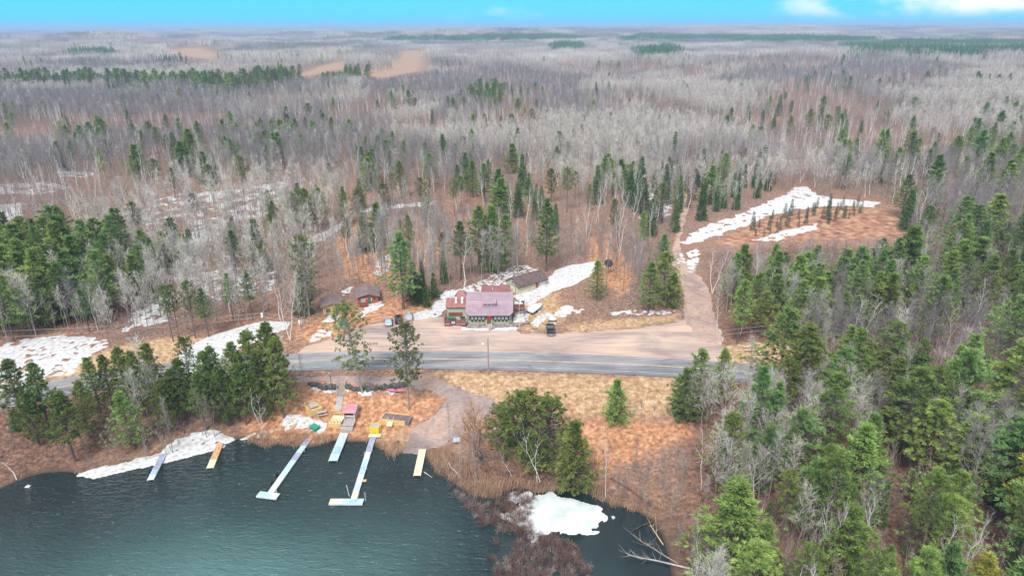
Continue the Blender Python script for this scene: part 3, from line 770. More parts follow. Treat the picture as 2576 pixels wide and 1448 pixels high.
# ------------------------------------------------------------------ the lodge
def lodge():
    p = at(1231, 815); g = p.z
    t = thing('lodge', 'long green-walled lodge with pink metal roof, dormer and red front door', 'lodge', p, 0.0)
    zf = .85                                     # porch floor
    b = MB()
    b.loft([[(-5.7, 1.0, z), (-4.9, 0, z), (4.9, 0, z), (5.7, 1.0, z), (5.7, 7.6, z), (-5.7, 7.6, z)] for z in (-.8, 2.75)])
    b.loft([[(x, 3.9, 2.75), (x, 7.3, 2.75), (x, 7.3, 5.7), (x, 4.65, 4.75), (x, 4.05, 3.95)] for x in (-5.69, 5.69)])
    b.build('wall', M['wall_green'], t)
    b = MB(); b.prism([(-5.75, .98), (-4.93, -.05), (4.93, -.05), (5.75, .98), (5.75, 1.3), (-5.75, 1.3)], zf + .30, zf + .38)
    b.build('sill_course', M['trim_dark'], t)
    b = MB(); b.prism([(-5.72, 1.0), (-4.92, -.025), (4.92, -.025), (5.72, 1.0), (5.72, 1.3), (-5.72, 1.3)], zf + .39, 2.72)
    b.build('window_band', M['trim_dark'], t)
    for s in (-1, 1):
        for k in range(4):
            window(t, s * (1.55 + .93 * k), -.03, zf + .44, .62, .84, 'glass_pale')
        w = MB(); w.box(-.42, .42, -.05, .02, zf + .44, zf + 1.28); w.build('corner_window', M['glass_pale'], t, loc=(s * 5.33, .49, 0), rz=s * math.atan2(1.0, .8))
        for k in range(4):
            q = MB(); q.box(-.28, .28, -.22, -.02, -.10, .12); q.build('flower_box', M['trim_dark'], t, loc=(s * (1.55 + .93 * k), -.05, zf + .16))
    d = MB(); d.box(-.46, .46, -.09, .0, zf, zf + 1.68); do = d.build('door', M['red_door'], t, loc=(0, -.03, 0))
    q = MB(); q.box(-.18, .18, -.11, -.09, zf + 1.2, zf + 1.55); q.build('pane', M['glass_pale'], do)
    for sx in (-1, 1): d = MB(); d.box(min(sx * .95, sx * .47), max(sx * .95, sx * .47), -.06, 0, zf, zf + 1.7); d.build('door_surround', M['trim_green'], t, loc=(0, -.03, 0))
    d = MB(); d.box(-.9, .9, -1.15, -.1, zf - .12, zf); d.build('landing', M['trim_green'], t)
    s = MB()
    for k in range(6): s.box(-.62, .62, -1.15 - .32 * (k + 1), -1.15 - .32 * k, -1.0, zf - .17 * (k + 1))
    s.build('front_steps', M['grey_wood'], t)
    for sx in (-1, 1):
        r = MB(); r.beam((sx * .72, -1.1, zf + .9), (sx * .72, -3.1, .9), .08, .08)
        r.beam((sx * .72, -1.15, zf - .3), (sx * .72, -1.15, zf + .95), .08, .08); r.beam((sx * .72, -3.1, -.8), (sx * .72, -3.1, .95), .08, .08); r.beam((sx * .72, -2.1, -.4), (sx * .72, -2.1, zf + .4), .06, .06)
        r.build('handrail', M['cream_wood'], t)
    # roofs
    b = MB(); b.slab([(-6.1, .9, 2.95), (-5.2, -.55, 2.62), (5.2, -.55, 2.62), (6.1, .9, 2.95), (6.1, 4.0, 4.02), (-6.1, 4.0, 4.02)], .14)
    b.build('porch_roof', M['roof_pink'], t)
    b = MB(); b.loft([[(x, 3.95, 4.00), (x, 4.62, 4.82), (x, 4.72, 4.78), (x, 4.05, 3.92)] for x in (-6.05, 6.05)]); b.build('clerestory', M['roof_pink_wall'], t)
    b = MB(); b.slab([(-6.1, 4.5, 4.80), (6.1, 4.5, 4.80), (6.1, 7.4, 5.95), (-6.1, 7.4, 5.95)], .14); b.build('upper_roof', M['roof_pink'], t)
    b = MB(); b.slab([(-6.1, 7.4, 5.95), (6.1, 7.4, 5.95), (6.1, 9.4, 4.9), (-6.1, 9.4, 4.9)], .14); b.build('back_roof', M['roof_pink'], t)
    b = MB(); b.box(-1.55, 1.55, 2.9, 4.6, 3.4, 4.62); dm = b.build('dormer', M['roof_pink_wall'], t)
    r = MB(); r.slab([(-1.78, 2.55, 4.55), (1.78, 2.55, 4.55), (1.78, 5.2, 5.22), (-1.78, 5.2, 5.22)], .10); r.build('dormer_roof', M['roof_pink'], dm)
    for k in (-1, 0, 1):
        w = window(dm, k * .98, 2.88, 4.02, .82, .34, 'glass', frame='trim_white')
    # rear wing
    b = MB(); b.box(-2.1, 5.2, 7.8, 11.2, -.5, 5.95); b.build('rear_wing', M['wall_green'], t)
    b = MB(); b.slab([(-2.3, 7.45, 6.05), (5.4, 7.45, 6.05), (5.4, 11.5, 6.25), (-2.3, 11.5, 6.25)], .16); b.build('rear_roof', M['roof_rust'], t)
    b = MB(); b.tube([(.7, 8.6, 6.05), (.7, 8.6, 6.6)], .09, 8); b.build('vent_pipe', M['white_paint'], t)
    b = MB(); b.box(5.45, 6.0, 7.7, 8.4, -.5, 6.5); b.box(5.38, 6.07, 7.63, 8.47, 6.5, 6.62); b.build('chimney', M['concrete'], t)
    # kitchen wing on the left
    b = MB(); gable(b, -10.9, -5.72, 3.2, 9.2, -.8, 3.55, 4.6); b.build('kitchen_wall', M['wall_green'], t)
    b = MB(); b.slab([(-11.3, 2.75, 3.5), (-5.73, 2.75, 3.5), (-5.73, 6.2, 4.75), (-11.3, 6.2, 4.75)], .12); b.slab([(-11.3, 6.2, 4.75), (-5.73, 6.2, 4.75), (-5.73, 9.6, 3.5), (-11.3, 9.6, 3.5)], .12)
    b.build('kitchen_roof', M['roof_red'], t)
    b = MB(); b.loft([[(-9.6, 8.6, 3.2), (-5.8, 8.6, 3.2), (-5.8, 12.4, 3.2), (-9.6, 12.4, 3.2)], [(-8.4, 10.3, 5.2), (-7.0, 10.3, 5.2), (-7.0, 10.7, 5.2), (-8.4, 10.7, 5.2)]]); b.box(-9.4, -6.0, 8.8, 12.2, -.5, 3.2)
    b.build('hip_roof', M['roof_rust'], t)
    for x, r in ((-8.7, .30), (-7.1, .34)):
        v = MB(); v.tube([(x, 5.0, 4.2), (x, 5.0, 5.0)], r * .8, 12); v.tube([(x, 5.0, 4.95), (x, 5.0, 5.15), (x, 5.0, 5.45)], [r * 1.15, r * 1.2, r * .55], 12); v.box(x - .28, x + .28, 4.2, 4.75, 4.05, 4.62); v.build('roof_vent', M['white_paint'], t)
    v = MB(); v.box(-10.6, -9.7, 7.2, 8.1, 4.3, 5.0); v.build('roof_cooler', M['dock_sky'], t)
    # left deck
    b = MB(); b.box(-11.2, -5.8, -1.3, 3.1, .55, .70); dk = b.build('deck', M['deck_floor'], t)
    b = MB()
    for z in (.95, 1.25, 1.55): b.beam((-11.2, -1.3, z), (-5.95, -1.3, z), .05, .22); b.beam((-11.2, -1.3, z), (-11.2, 3.0, z), .05, .22)
    for x in (-11.2, -9.9, -8.6, -7.3, -5.95): b.box(x - .07, x + .07, -1.4, -1.22, -.8, 1.75)
    b.box(-11.25, -11.1, 1.5, 1.65, -.8, 1.75); b.beam((-11.25, -1.32, 1.78), (-5.9, -1.32, 1.78), .18, .06); b.beam((-11.22, -1.3, 1.78), (-11.22, 3.05, 1.78), .18, .06)
    b.box(-11.18, -5.85, -1.28, -1.22, -.8, .5)
    b.build('deck_railing', M['deck_red'], t)
    b = MB(); b.beam((-10.6, 3.05, 1.55), (-7.0, 3.05, 1.55), .06, .9); b.build('deck_screen', M['deck_red'], t)
    # right balcony
    b = MB(); b.box(5.75, 9.0, 4.6, 8.2, 2.55, 2.72); b.build('balcony', M['deck_floor'], t)
    b = MB(); b.beam((5.75, 4.55, 3.15), (9.05, 4.55, 3.15), .08, .95); b.beam((9.02, 4.6, 3.15), (9.02, 8.2, 3.15), .08, .95)
    for x in (6.2, 8.9): b.box(x - .1, x + .1, 4.62, 4.82, -1.2, 2.55)
    b.build('balcony_railing', M['deck_red'], t)
    return p


def lodge_things(p):
    X = lambda x, y: Vector((p.x + x, p.y + y, 0))
    # covered table and hot tub on the deck, sign on the railing, tarps on the balcony
    def put(x, y, z): q = X(x, y); q.z = p.z + z; return q
    t = thing('patio_table', 'long green covered table on the red-railed lodge deck', 'table', put(-9.7, .9, .70)); b = MB(); b.box(-1.1, 1.1, -.5, .5, .72, .86); b.build('tabletop', M['green_cover'], t)
    for sx in (-1, 1):
        b = MB(); b.box(-1.05, 1.05, sx * .85 - .16, sx * .85 + .16, .42, .48); b.box(-.95, -.85, sx * .85 - .1, sx * .85 + .1, 0, .42); b.box(.85, .95, sx * .85 - .1, sx * .85 + .1, 0, .42); b.build('bench', M['green_cover'], t)
    for sx in (-.8, .8): b = MB(); b.box(sx - .06, sx + .06, -.4, .4, 0, .72); b.build('leg', M['trim_dark'], t)
    t = thing('patio_table', 'dark square table beside the green one on the lodge deck', 'table', put(-6.9, 1.1, .70)); b = MB(); b.box(-.65, .65, -.6, .6, .70, .80); b.build('tabletop', M['trim_dark'], t)
    for sx in (-.5, .5):
        for sy in (-.45, .45): b = MB(); b.box(sx - .04, sx + .04, sy - .04, sy + .04, 0, .70); b.build('leg', M['steel'], t)
    t = thing('hanging_sign', 'dark sign with a white and blue panel fixed to the deck railing', 'sign', put(-9.05, -1.48, .95)); b = MB(); b.box(-.72, .72, -.04, .04, 0, .58); b.build('board', M['cloth_navy'], t); b = MB(); b.box(-.48, .48, -.055, -.04, .08, .24); b.build('panel', M['white_paint'], t); b = MB(); b.box(-.48, .48, -.055, -.04, .28, .50); b.build('panel', M['dock_sky'], t)
    r = random.Random(3)
    for k, (x, y, s, m, lab) in enumerate(((6.6, 6.6, .8, 'teal_tarp', 'teal and white tarp heap against the lodge balcony wall'), (8.0, 6.2, .62, 'teal_tarp', 'smaller teal tarp bundle at the balcony rail'))):
        b = MB(); n = 9
        b.loft([[(x_ * s * (1 + .25 * math.sin(3 * a + k)), y_ * s * (1 + .2 * math.cos(2 * a)), z) for a, x_, y_ in [(q * 6.283 / n, math.cos(q * 6.283 / n) * w, math.sin(q * 6.283 / n) * w) for q in range(n)]] for z, w in ((0, 1.2), (.35, 1.1), (.62, .8), (.8, .3))])
        o = b.build('tarp', M[m], None, smooth=True, loc=put(x, y, 2.73)); tag(o, lab, 'tarp')
    b = MB(); b.loft([[(math.cos(a) * w, math.sin(a) * w, z) for a in [q * 6.283 / 10 for q in range(10)]] for z, w in ((0, .42), (.5, .40), (.62, .22))]); tag(b.build('grill', M['rubber'], None, loc=put(8.55, 7.4, 2.73)), 'black covered grill at the corner of the lodge balcony', 'grill')
    # stone walls and rubble before the lodge
    def stones(lab, x0, x1, y0, y1, n, seed, h=.8):
        r = random.Random(seed); b = MB()
        for i in range(n):
            f = i / (n - 1); x = x0 + (x1 - x0) * f + r.uniform(-.2, .2); y = y0 + (y1 - y0) * f + r.uniform(-.28, .28); s = r.uniform(.22, .48)
            c = X(x, y); z = gz(c.x, c.y) + r.uniform(0, h * .5); n_ = 7; a0 = r.uniform(0, 6)
            b.loft([[(c.x + math.cos(a0 + q * 6.283 / n_) * s * w * r.uniform(.8, 1.2), c.y + math.sin(a0 + q * 6.283 / n_) * s * w * r.uniform(.7, 1.1), z + zz * s) for q in range(n_)] for zz, w in ((-.6, .8), (0, 1.05), (.5, .85), (.8, .3))])
        tag(b.build('stone_wall', M['stone'], None, smooth=False), lab, 'stone wall')
    stones('rubble stone wall left of the lodge front steps', -5.4, -1.0, -1.9, -2.2, 46, 4)
    stones('rubble stone wall right of the lodge front steps', 1.0, 6.2, -2.1, -1.6, 48, 5)
    stones('low curved stone wall below the flagpole', 6.4, 10.2, -1.5, .6, 34, 6)
    c = X(.95, -3.0); b = MB(); r = random.Random(9); b.loft([[(math.cos(q * .785) * .55 * w * r.uniform(.85, 1.1), math.sin(q * .785) * .5 * w, z) for q in range(8)] for z, w in ((-.2, .9), (.25, 1), (.5, .75), (.62, .3))]); tag(b.build('boulder', M['stone'], None, loc=(c.x, c.y, gz(c.x, c.y))), 'single brown boulder at the foot of the lodge steps', 'boulder')
    # flagpole and post
    c = at(1306, 829); t = thing('flagpole', 'slim pale flagpole right of the lodge', 'flagpole', c); h = tall(c, 768); b = MB(); b.tube([(0, 0, -.3), (0, 0, h)], [.06, .035], 8); b.build('pole', M['cream_wood'], t); b = MB(); b.tube([(0, 0, h - .02), (0, 0, h + .1), (0, 0, h + .2)], [.03, .1, .03], 8); b.build('finial', M['white_paint'], t)
    c = at(1322, 814); t = thing('bird_feeder', 'small dark post with a feeder in the lodge yard', 'bird feeder', c); b = MB(); b.tube([(0, 0, -.2), (0, 0, 1.7)], .05, 6); b.build('post', M['trim_dark'], t); b = MB(); b.box(-.2, .2, -.15, .15, 1.4, 1.6); b.slab([(-.28, -.25, 1.6), (.28, -.25, 1.6), (.28, 0, 1.8), (-.28, 0, 1.8)], .03); b.build('tray', M['grey_wood'], t)
    for k, (u, v) in enumerate(((1337, 816), (1341, 820), (1344, 824), (1347, 828))):
        c = at(u, v); b = MB(); b.box(-.75, .75, -.09, .09, -.05, .16); tag(b.build('timber_step', M['log_dark'], None, loc=c, rz=-.1), ['topmost', 'second', 'third', 'lowest'][k] + ' dark timber step in the grass path below the stone wall', 'step', 'timber steps in the yard')
    # wrapped boat
    a = at(1336, 788); e = at(1360, 772); d = (e - a); L_ = 6.2; t = thing('wrapped_boat', 'white shrink-wrapped motorboat on the snow beside the lodge', 'boat', (a + e) / 2, math.atan2(d.y, d.x))
    n = 10; secs = []
    for i in range(n + 1):
        f = i / n; w = 1.15 * (1 - max(0, (f - .45) / .55) ** 2.2) + .03; sh = .55 + .25 * f; hh = 1.25 + .5 * math.sin(math.pi * min(1, f * 1.1)) - .3 * f
        secs.append([((f - .5) * L_, -w * .55, .18 + .3 * max(0, f - .6)), ((f - .5) * L_, w * .55, .18 + .3 * max(0, f - .6)), ((f - .5) * L_, w, sh + .15), ((f - .5) * L_, w * .5, hh), ((f - .5) * L_, 0, hh + .22), ((f - .5) * L_, -w * .5, hh), ((f - .5) * L_, -w, sh + .15)])
    b = MB(); b.loft(secs); b.build('wrap', M['white_paint'], t, smooth=True)
    b = MB(); b.loft([[(s[k][0], s[k][1] * 1.02, s[k][2]) for k in (0, 1)] + [(s[2][0], s[2][1] * 1.015, s[2][2] - .05), (s[6][0], s[6][1] * 1.015, s[6][2] - .05)] for s in secs[:-1]]); b.build('hull', M['bed'], t)
    b = MB(); b.beam((-2.6, -.6, .1), (4.2, 0, .15), .1, .1); b.beam((-2.6, .6, .1), (4.2, 0, .15), .1, .1); tr = b.build('trailer', M['steel'], t)
    for s in (-1, 1): b = MB(); b.tube([(-.9, s * .78, .1), (-.9, s * .98, .1)], .3, 14); b.build('wheel', M['rubber'], tr)
    # canoe and cream sign board
    a = at(1376, 788); e = at(1394, 802); d = e - a; t = thing('canoe', 'slim white canoe lying upside down on the yard grass', 'canoe', (a + e) / 2, math.atan2(d.y, d.x)); L_ = 4.6
    b = MB(); b.loft([[((f - .5) * L_, -w, .02), ((f - .5) * L_, w, .02), ((f - .5) * L_, w * .75, .3), ((f - .5) * L_, 0, .42), ((f - .5) * L_, -w * .75, .3)] for f, w in [(q / 8, .03 + .42 * math.sin(math.pi * q / 8)) for q in range(9)]]); b.build('hull', M['white_paint'], t, smooth=True)
    b = MB(); b.beam((-L_ / 2, 0, .44), (L_ / 2, 0, .44), .05, .04); b.build('keel', M['steel'], t)
    c = at(1390, 822); t = thing('notice_board', 'cream roadside board with dark cap behind the black pickup', 'sign', c)
    b = MB(); b.box(-1.0, 1.0, -.06, .06, .55, 1.55); b.build('board', M['cream_wood'], t); b = MB(); b.box(-1.08, 1.08, -.22, .16, 1.58, 1.72); b.build('cap', M['trim_dark'], t)
    for s in (-1, 1): b = MB(); b.box(s * 1.0 - .07, s * 1.0 + .07, -.07, .07, -.3, 1.58); b.build('post', M['pole'], t)


def garage():
    a = at(1304, 741); e = at(1374, 716); d = Vector((e.x - a.x, e.y - a.y, 0)); Lg = d.length; rz = math.atan2(d.y, d.x); D = 5.6
    a.z = min(a.z, e.z)
    t = thing('garage', 'long cream garage with brown shingle roof and green gable end', 'garage', a, rz)
    b = MB(); gable(b, 0, Lg, 0, D, -.6, 2.5, 4.3); b.build('wall', M['wall_cream'], t)
    b = MB(); b.loft([[(x, .02, -.6), (x, D - .02, -.6), (x, D - .02, 2.5), (x, D / 2, 4.25), (x, .02, 2.5)] for x in (-.04, .0)]); b.build('gable_end', M['wall_green'], t)
    b = MB(); k = .5; b.slab([(-.45, -k, 2.28), (Lg + .45, -k, 2.28), (Lg + .45, D / 2, 4.5), (-.45, D / 2, 4.5)], .14); b.slab([(-.45, D / 2, 4.5), (Lg + .45, D / 2, 4.5), (Lg + .45, D + k, 2.28), (-.45, D + k, 2.28)], .14); b.build('roof', M['roof_brown'], t)
    b = MB(); b.beam((-.42, -k, 2.2), (Lg + .42, -k, 2.2), .06, .16); b.build('fascia', M['trim_dark'], t)
    for x, w in ((-.06, 2.2),):
        b = MB(); b.box(-.08, -.03, 1.3, 3.5, -.3, 2.05); dr = b.build('garage_door', M['wall_cream'], t); b = MB(); b.box(-.10, -.05, 1.2, 1.3, -.3, 2.15); b.box(-.10, -.05, 3.5, 3.6, -.3, 2.15); b.box(-.10, -.05, 1.3, 3.5, 2.05, 2.15); b.build('frame', M['trim_green'], dr)
    b = MB(); b.box(-.08, -.03, .25, 1.05, -.3, 1.9); b.build('door', M['wall_cream'], t)
    window(t, -.05, 2.5, 2.75, .8, .6, 'glass', 'x-', 'trim_white'); window(t, -.05, 4.6, 1.0, .5, .6, 'glass', 'x-')
    b = MB(); b.box(Lg * .62, Lg * .62 + .95, -.05, .0, -.3, 2.0); b.build('door', M['roof_red'], t)
    b = MB(); b.box(Lg * .78, Lg * .96, -.05, .0, -.3, 1.95); dr = b.build('garage_door', M['trim_white'], t)


def cabin(label, u, v, w, d, wall, roof, rz, parts):
    p = at(u, v); t = thing('cabin', label, 'cabin', p, rz)
    b = MB(); gable(b, -w / 2, w / 2, 0, d, -1.0, 2.25, 2.95, 'y'); b.build('wall', M[wall], t)
    b = MB(); o = .55
    b.slab([(-w / 2 - o, -.6, 2.16), (0, -.6, 3.05), (0, d + .5, 3.05), (-w / 2 - o, d + .5, 2.16)], .12); b.slab([(0, -.6, 3.05), (w / 2 + o, -.6, 2.16), (w / 2 + o, d + .5, 2.16), (0, d + .5, 3.05)], .12); b.build('roof', M[roof], t)
    parts(t, w); return t, p


def cabins():
    def red(t, w):
        wd = window(t, -1.35, -.02, .75, 1.0, .85, 'glass_blue', frame='trim_white'); b = MB(); b.box(-.03, .03, -.08, -.03, 0, .85); b.build('bar', M['trim_white'], wd)
        b = MB(); b.box(.0, .75, -.07, 0, .1, 1.95); dr = b.build('door', M['trim_green'], t); b = MB(); b.box(.78, .95, -.08, 0, .8, 1.75); b.build('door_trim', M['trim_white'], dr)
        window(t, 1.6, -.02, 1.25, .55, .45, 'glass'); b = MB(); b.box(-.68, -.12, -.07, 0, 1.5, 1.68); b.build('name_board', M['yellow_wood'], t)
        s = MB()
        for k in range(5): s.box(-.1, 1.2, -.55 - .42 * k, -.15 - .42 * k, -1.2, .05 - .19 * k)
        s.build('front_steps', M['grey_wood'], t)
        b = MB(); b.box(-2.2, -.2, -1.7, -.05, -.15, .02); b.build('porch_floor', M['deck_red'], t); b = MB(); b.beam((-2.2, -1.7, .75), (-.2, -1.7, .75), .07, .07); b.beam((-2.2, -1.7, .4), (-.2, -1.7, .4), .05, .12)
        for x in (-2.2, -1.2, -.2): b.box(x - .05, x + .05, -1.75, -1.65, -1.2, .8)
        b.build('porch_railing', M['deck_red'], t)
    cabin('small red cabin with grey shingle roof and green door on the slope', 927, 764, 5.4, 6.5, 'wall_red', 'roof_grey', .22, red)

    def yel(t, w):
        window(t, -.95, -.02, .55, .95, .85, 'glass'); window(t, 1.35, -.02, .15, .75, 1.45, 'glass')
        b = MB(); b.box(-2.1, 2.3, -1.5, -.05, -.35, -.2); b.build('porch_floor', M['grey_wood'], t); 
        for x in (2.0, -2.1): b = MB(); b.box(x, x + .1, -1.5, -1.4, -.2, 2.2); b.build('porch_post', M['grey_wood'], t)
    t, p = cabin('small yellow cabin with weathered brown roof half behind trees', 836, 788, 4.6, 6.0, 'wall_yellow', 'roof_grey', .25, yel)
    r = random.Random(12); t2 = thing('firewood_stack', 'stack of split firewood under the yellow cabin porch', 'firewood', p + Vector((.3, -1.55, -.2)), .25); b = MB()
    for i in range(9):
        for j in range(4): b.tube([(-1.2 + i * .28 + .1 * (j % 2), -.25, -.5 + j * .2), (-1.2 + i * .28 + .1 * (j % 2), .25, -.5 + j * .2)], r.uniform(.09, .13), 7)
    b.build('log_stack', M['log'], t2); 
    for x in (-1.45, 1.45): b = MB(); b.box(x - .05, x + .05, -.25, .25, -.7, .45); b.build('rack_end', M['pole'], t2)
    c = at(863, 820); t = thing('dumpster', 'teal green dumpster behind the leaning red pine', 'dumpster', c, .15); b = MB(); b.loft([[(-.95, -.6, 0), (.95, -.6, 0), (.95, .6, 0), (-.95, .6, 0)], [(-1.05, -.75, 1.15), (1.05, -.75, 1.15), (1.05, .7, 1.35), (-1.05, .7, 1.35)]]); b.build('body', mat('teal_steel', (.08, .36, .28), .6, .25, 2), t)
    for s in (-1, 1): b = MB(); b.slab([(min(s * 1.03, s * .02), -.78, 1.2), (max(s * 1.03, s * .02), -.78, 1.2), (max(s * 1.03, s * .02), .72, 1.42), (min(s * 1.03, s * .02), .72, 1.42)], .05); b.build('lid', M['green_cover'], t)
    c = at(756, 818); t = thing('propane_tank', 'white upright propane tank beside the snowy driveway', 'propane tank', c); b = MB(); b.tube([(0, 0, .1), (0, 0, .3), (0, 0, 1.3), (0, 0, 1.55)], [.3, .45, .45, .2], 14); b.build('body', M['white_paint'], t, smooth=True); b = MB(); b.tube([(0, 0, 1.5), (0, 0, 1.7)], .14, 10); b.build('valve_cover', M['steel'], t); b = MB(); b.tube([(0, 0, -.1), (0, 0, .15)], .32, 12); b.build('foot_ring', M['steel'], t)
    c = at(1530, 688); t = thing('satellite_dish', 'black mesh satellite dish on a post in the trees', 'satellite dish', c, -.3); h = 3.2; b = MB(); b.tube([(0, 0, -.3), (0, 0, h)], .09, 8); b.build('post', M['trim_dark'], t); b = MB()
    b.loft([[(math.cos(q * 6.283 / 20) * w, -.2 + .28 * z, h + .15 + math.sin(q * 6.283 / 20) * w * .9) for q in range(20)] for z, w in ((0, 1.35), (.6, 1.0), (.9, .6), (1.0, .1))]); b.build('dish', M['trim_dark'], t); b = MB(); b.beam((0, -.1, h + .1), (0, -1.0, h + .2), .05, .05); b.build('feed_arm', M['steel'], t)


# ------------------------------------------------------------------ vehicles (local +Y is forward)
def car(name, label, cat, u, v, rz, Lc, Wc, deck, cab, paint, glass='glass', spare=False, bed=False, rack=False):
    """deck: (y, z) of the lower body's top line, cab: (y, z) of the greenhouse, rear to front"""
    p = at(u, v); p = p + Vector((-math.sin(rz), math.cos(rz), 0)) * (Lc / 2); p.z = gz(p.x, p.y) + .06
    t = thing(name, label, cat, p, rz); hw = Wc / 2

    def sec(y, z, k=1.0):
        w = hw * k; return [(-w * .94, y, .28), (w * .94, y, .28), (w, y, .55), (w * .99, y, z - .10), (w * .90, y, z), (-w * .90, y, z), (-w * .99, y, z - .10), (-w, y, .55)]
    b = MB(); n = len(deck); b.loft([sec(y, z, .93 if i in (0, n - 1) else 1) for i, (y, z) in enumerate(deck)]); b.build('body', M[paint], t, bevel=.03)
    zb = np.interp([c[0] for c in cab], [q[0] for q in deck], [q[1] for q in deck])
    # greenhouse: glass loft, painted roof and pillars
    ys = [c[0] for c in cab]; zr = [c[1] for c in cab]
    top = max(zr); i0 = zr.index(top); i1 = len(zr) - 1 - zr[::-1].index(top); bw = hw * .90; tw = hw * .74
    base_z = min(zb) - .04
    g = MB()
    g.add([(-bw, ys[0], zb[0]), (bw, ys[0], zb[0]), (bw, ys[-1], zb[-1]), (-bw, ys[-1], zb[-1]), (-tw, ys[i0], top), (tw, ys[i0], top), (tw, ys[i1], top), (-tw, ys[i1], top)], [(3, 2, 1, 0), (4, 5, 6, 7), (0, 1, 5, 4), (1, 2, 6, 5), (2, 3, 7, 6), (3, 0, 4, 7)])
    cbn = g.build('cabin', M[paint], t)

    def pane(nm, c, inset=.10, push=.015):
        q = [Vector(x) for x in c]; m = sum(q, Vector()) / 4; nr = (q[1] - q[0]).cross(q[2] - q[0]).normalized()
        q = [x + (m - x) * inset + nr * push for x in q]; b = MB(); b.slab(q, .012); b.build(nm, M[glass], cbn)
    pane('rear_window', [(-bw, ys[0], zb[0]), (bw, ys[0], zb[0]), (tw, ys[i0], top), (-tw, ys[i0], top)])
    pane('windshield', [(bw, ys[-1], zb[-1]), (-bw, ys[-1], zb[-1]), (-tw, ys[i1], top), (tw, ys[i1], top)])
    pane('side_window', [(bw, ys[0], zb[0]), (bw, ys[-1], zb[-1]), (tw, ys[i1], top), (tw, ys[i0], top)])
    pane('side_window', [(-bw, ys[-1], zb[-1]), (-bw, ys[0], zb[0]), (-tw, ys[i0], top), (-tw, ys[i1], top)])
    b = MB(); b.box(-tw * .98, tw * .98, ys[i0], ys[i1], top, top + .05); b.build('roof', M[paint], cbn, bevel=.03)
    wy = Lc * .30
    for sx in (-1, 1):
        for sy in (-1, 1):
            b = MB(); b.tube([(sx * (hw - .20), sy * wy, .33), (sx * (hw + .02), sy * wy, .33)], .34, 18); w = b.build('wheel', M['rubber'], t); b = MB(); b.tube([(sx * (hw + .01), sy * wy, .33), (sx * (hw + .035), sy * wy, .33)], .20, 12); b.build('rim', M['rim'], w)
        b = MB(); b.box(sx * hw * .86 - .11, sx * hw * .86 + .11, -Lc / 2 - .02, -Lc / 2 + .10, deck[0][1] - .30, deck[0][1] - .10); b.build('tail_light', M['lamp_red'], t)
        b = MB(); b.box(sx * hw * .80 - .16, sx * hw * .80 + .16, Lc / 2 - .10, Lc / 2 + .02, .62, .76); b.build('headlight', M['white_paint'], t)
        my = ys[-1] - .25; b = MB(); b.box(sx * (hw + .12) - .12, sx * (hw + .12) + .12, my - .08, my + .08, zb[-1] + .02, zb[-1] + .2); b.build('mirror', M[paint], t)
    b = MB(); b.box(-hw * .92, hw * .92, -Lc / 2 - .07, -Lc / 2 + .08, .34, .54); b.build('rear_bumper', M['steel' if bed else paint], t, bevel=.03)
    b = MB(); b.box(-.26, .26, -Lc / 2 - .085, -Lc / 2 - .05, .56 if not bed else .40, .68 if not bed else .52); b.build('number_plate', M['white_paint'], t)
    if bed:
        b = MB(); b.box(-hw * .82, hw * .82, -Lc / 2 + .12, ys[0] - .08, deck[0][1] - .02, deck[0][1] + .03); b.build('bed_cover', M['bed'], t)
    if spare:
        b = MB(); b.tube([(0, -Lc / 2 - .20, .98), (0, -Lc / 2 + .02, .98)], .36, 18); w = b.build('spare_wheel', M['rubber'], t); b = MB(); b.tube([(0, -Lc / 2 - .22, .98), (0, -Lc / 2 - .19, .98)], .22, 14); b.build('rim', M['rim'], w)
    if rack:
        b = MB()
        for s in (-1, 1): b.beam((s * tw * .8, ys[i0] + .2, top + .1), (s * tw * .8, ys[i1] - .1, top + .1), .05, .05)
        b.build('roof_rack', M['trim_dark'], t)
    return t


def vehicles():
    car('sedan', 'silver grey sedan parked first from the cabins, facing the slope', 'car', 978, 823, .18, 4.7, 1.8, [(-2.35, .78), (-2.2, .96), (-1.2, .98), (1.1, .92), (2.1, .80), (2.35, .62)], [(-1.85, .98), (-.85, 1.43), (.35, 1.43), (1.25, .93)], 'car_silver', 'glass_blue')
    car('jeep', 'blue-black boxy jeep with rear spare wheel between the two pale cars', 'jeep', 1003, 817, .18, 4.3, 1.82, [(-2.0, 1.05), (-1.9, 1.12), (.6, 1.10), (.75, 1.04), (1.9, .98), (2.15, .8)], [(-1.95, 1.12), (-1.85, 1.80), (.25, 1.80), (.70, 1.10)], 'car_blue', 'glass', spare=True)
    car('suv', 'pale tan SUV with roof rack parked by the snow bank', 'car', 1029, 809, .16, 4.8, 1.85, [(-2.4, .92), (-2.25, 1.02), (.9, 1.0), (2.1, .92), (2.4, .7)], [(-2.3, 1.02), (-1.95, 1.66), (.15, 1.66), (1.0, 1.0)], 'car_tan', 'glass_blue', rack=True)
    car('pickup_truck', 'black pickup truck parked alone on the gravel lot', 'pickup truck', 1386, 847, .0, 5.8, 2.0, [(-2.9, 1.05), (-2.8, 1.12), (-.9, 1.12), (.9, 1.12), (1.1, 1.12), (2.6, 1.06), (2.9, .8)], [(-.75, 1.12), (-.45, 1.82), (.75, 1.82), (1.35, 1.12)], 'car_black', 'glass', bed=True)


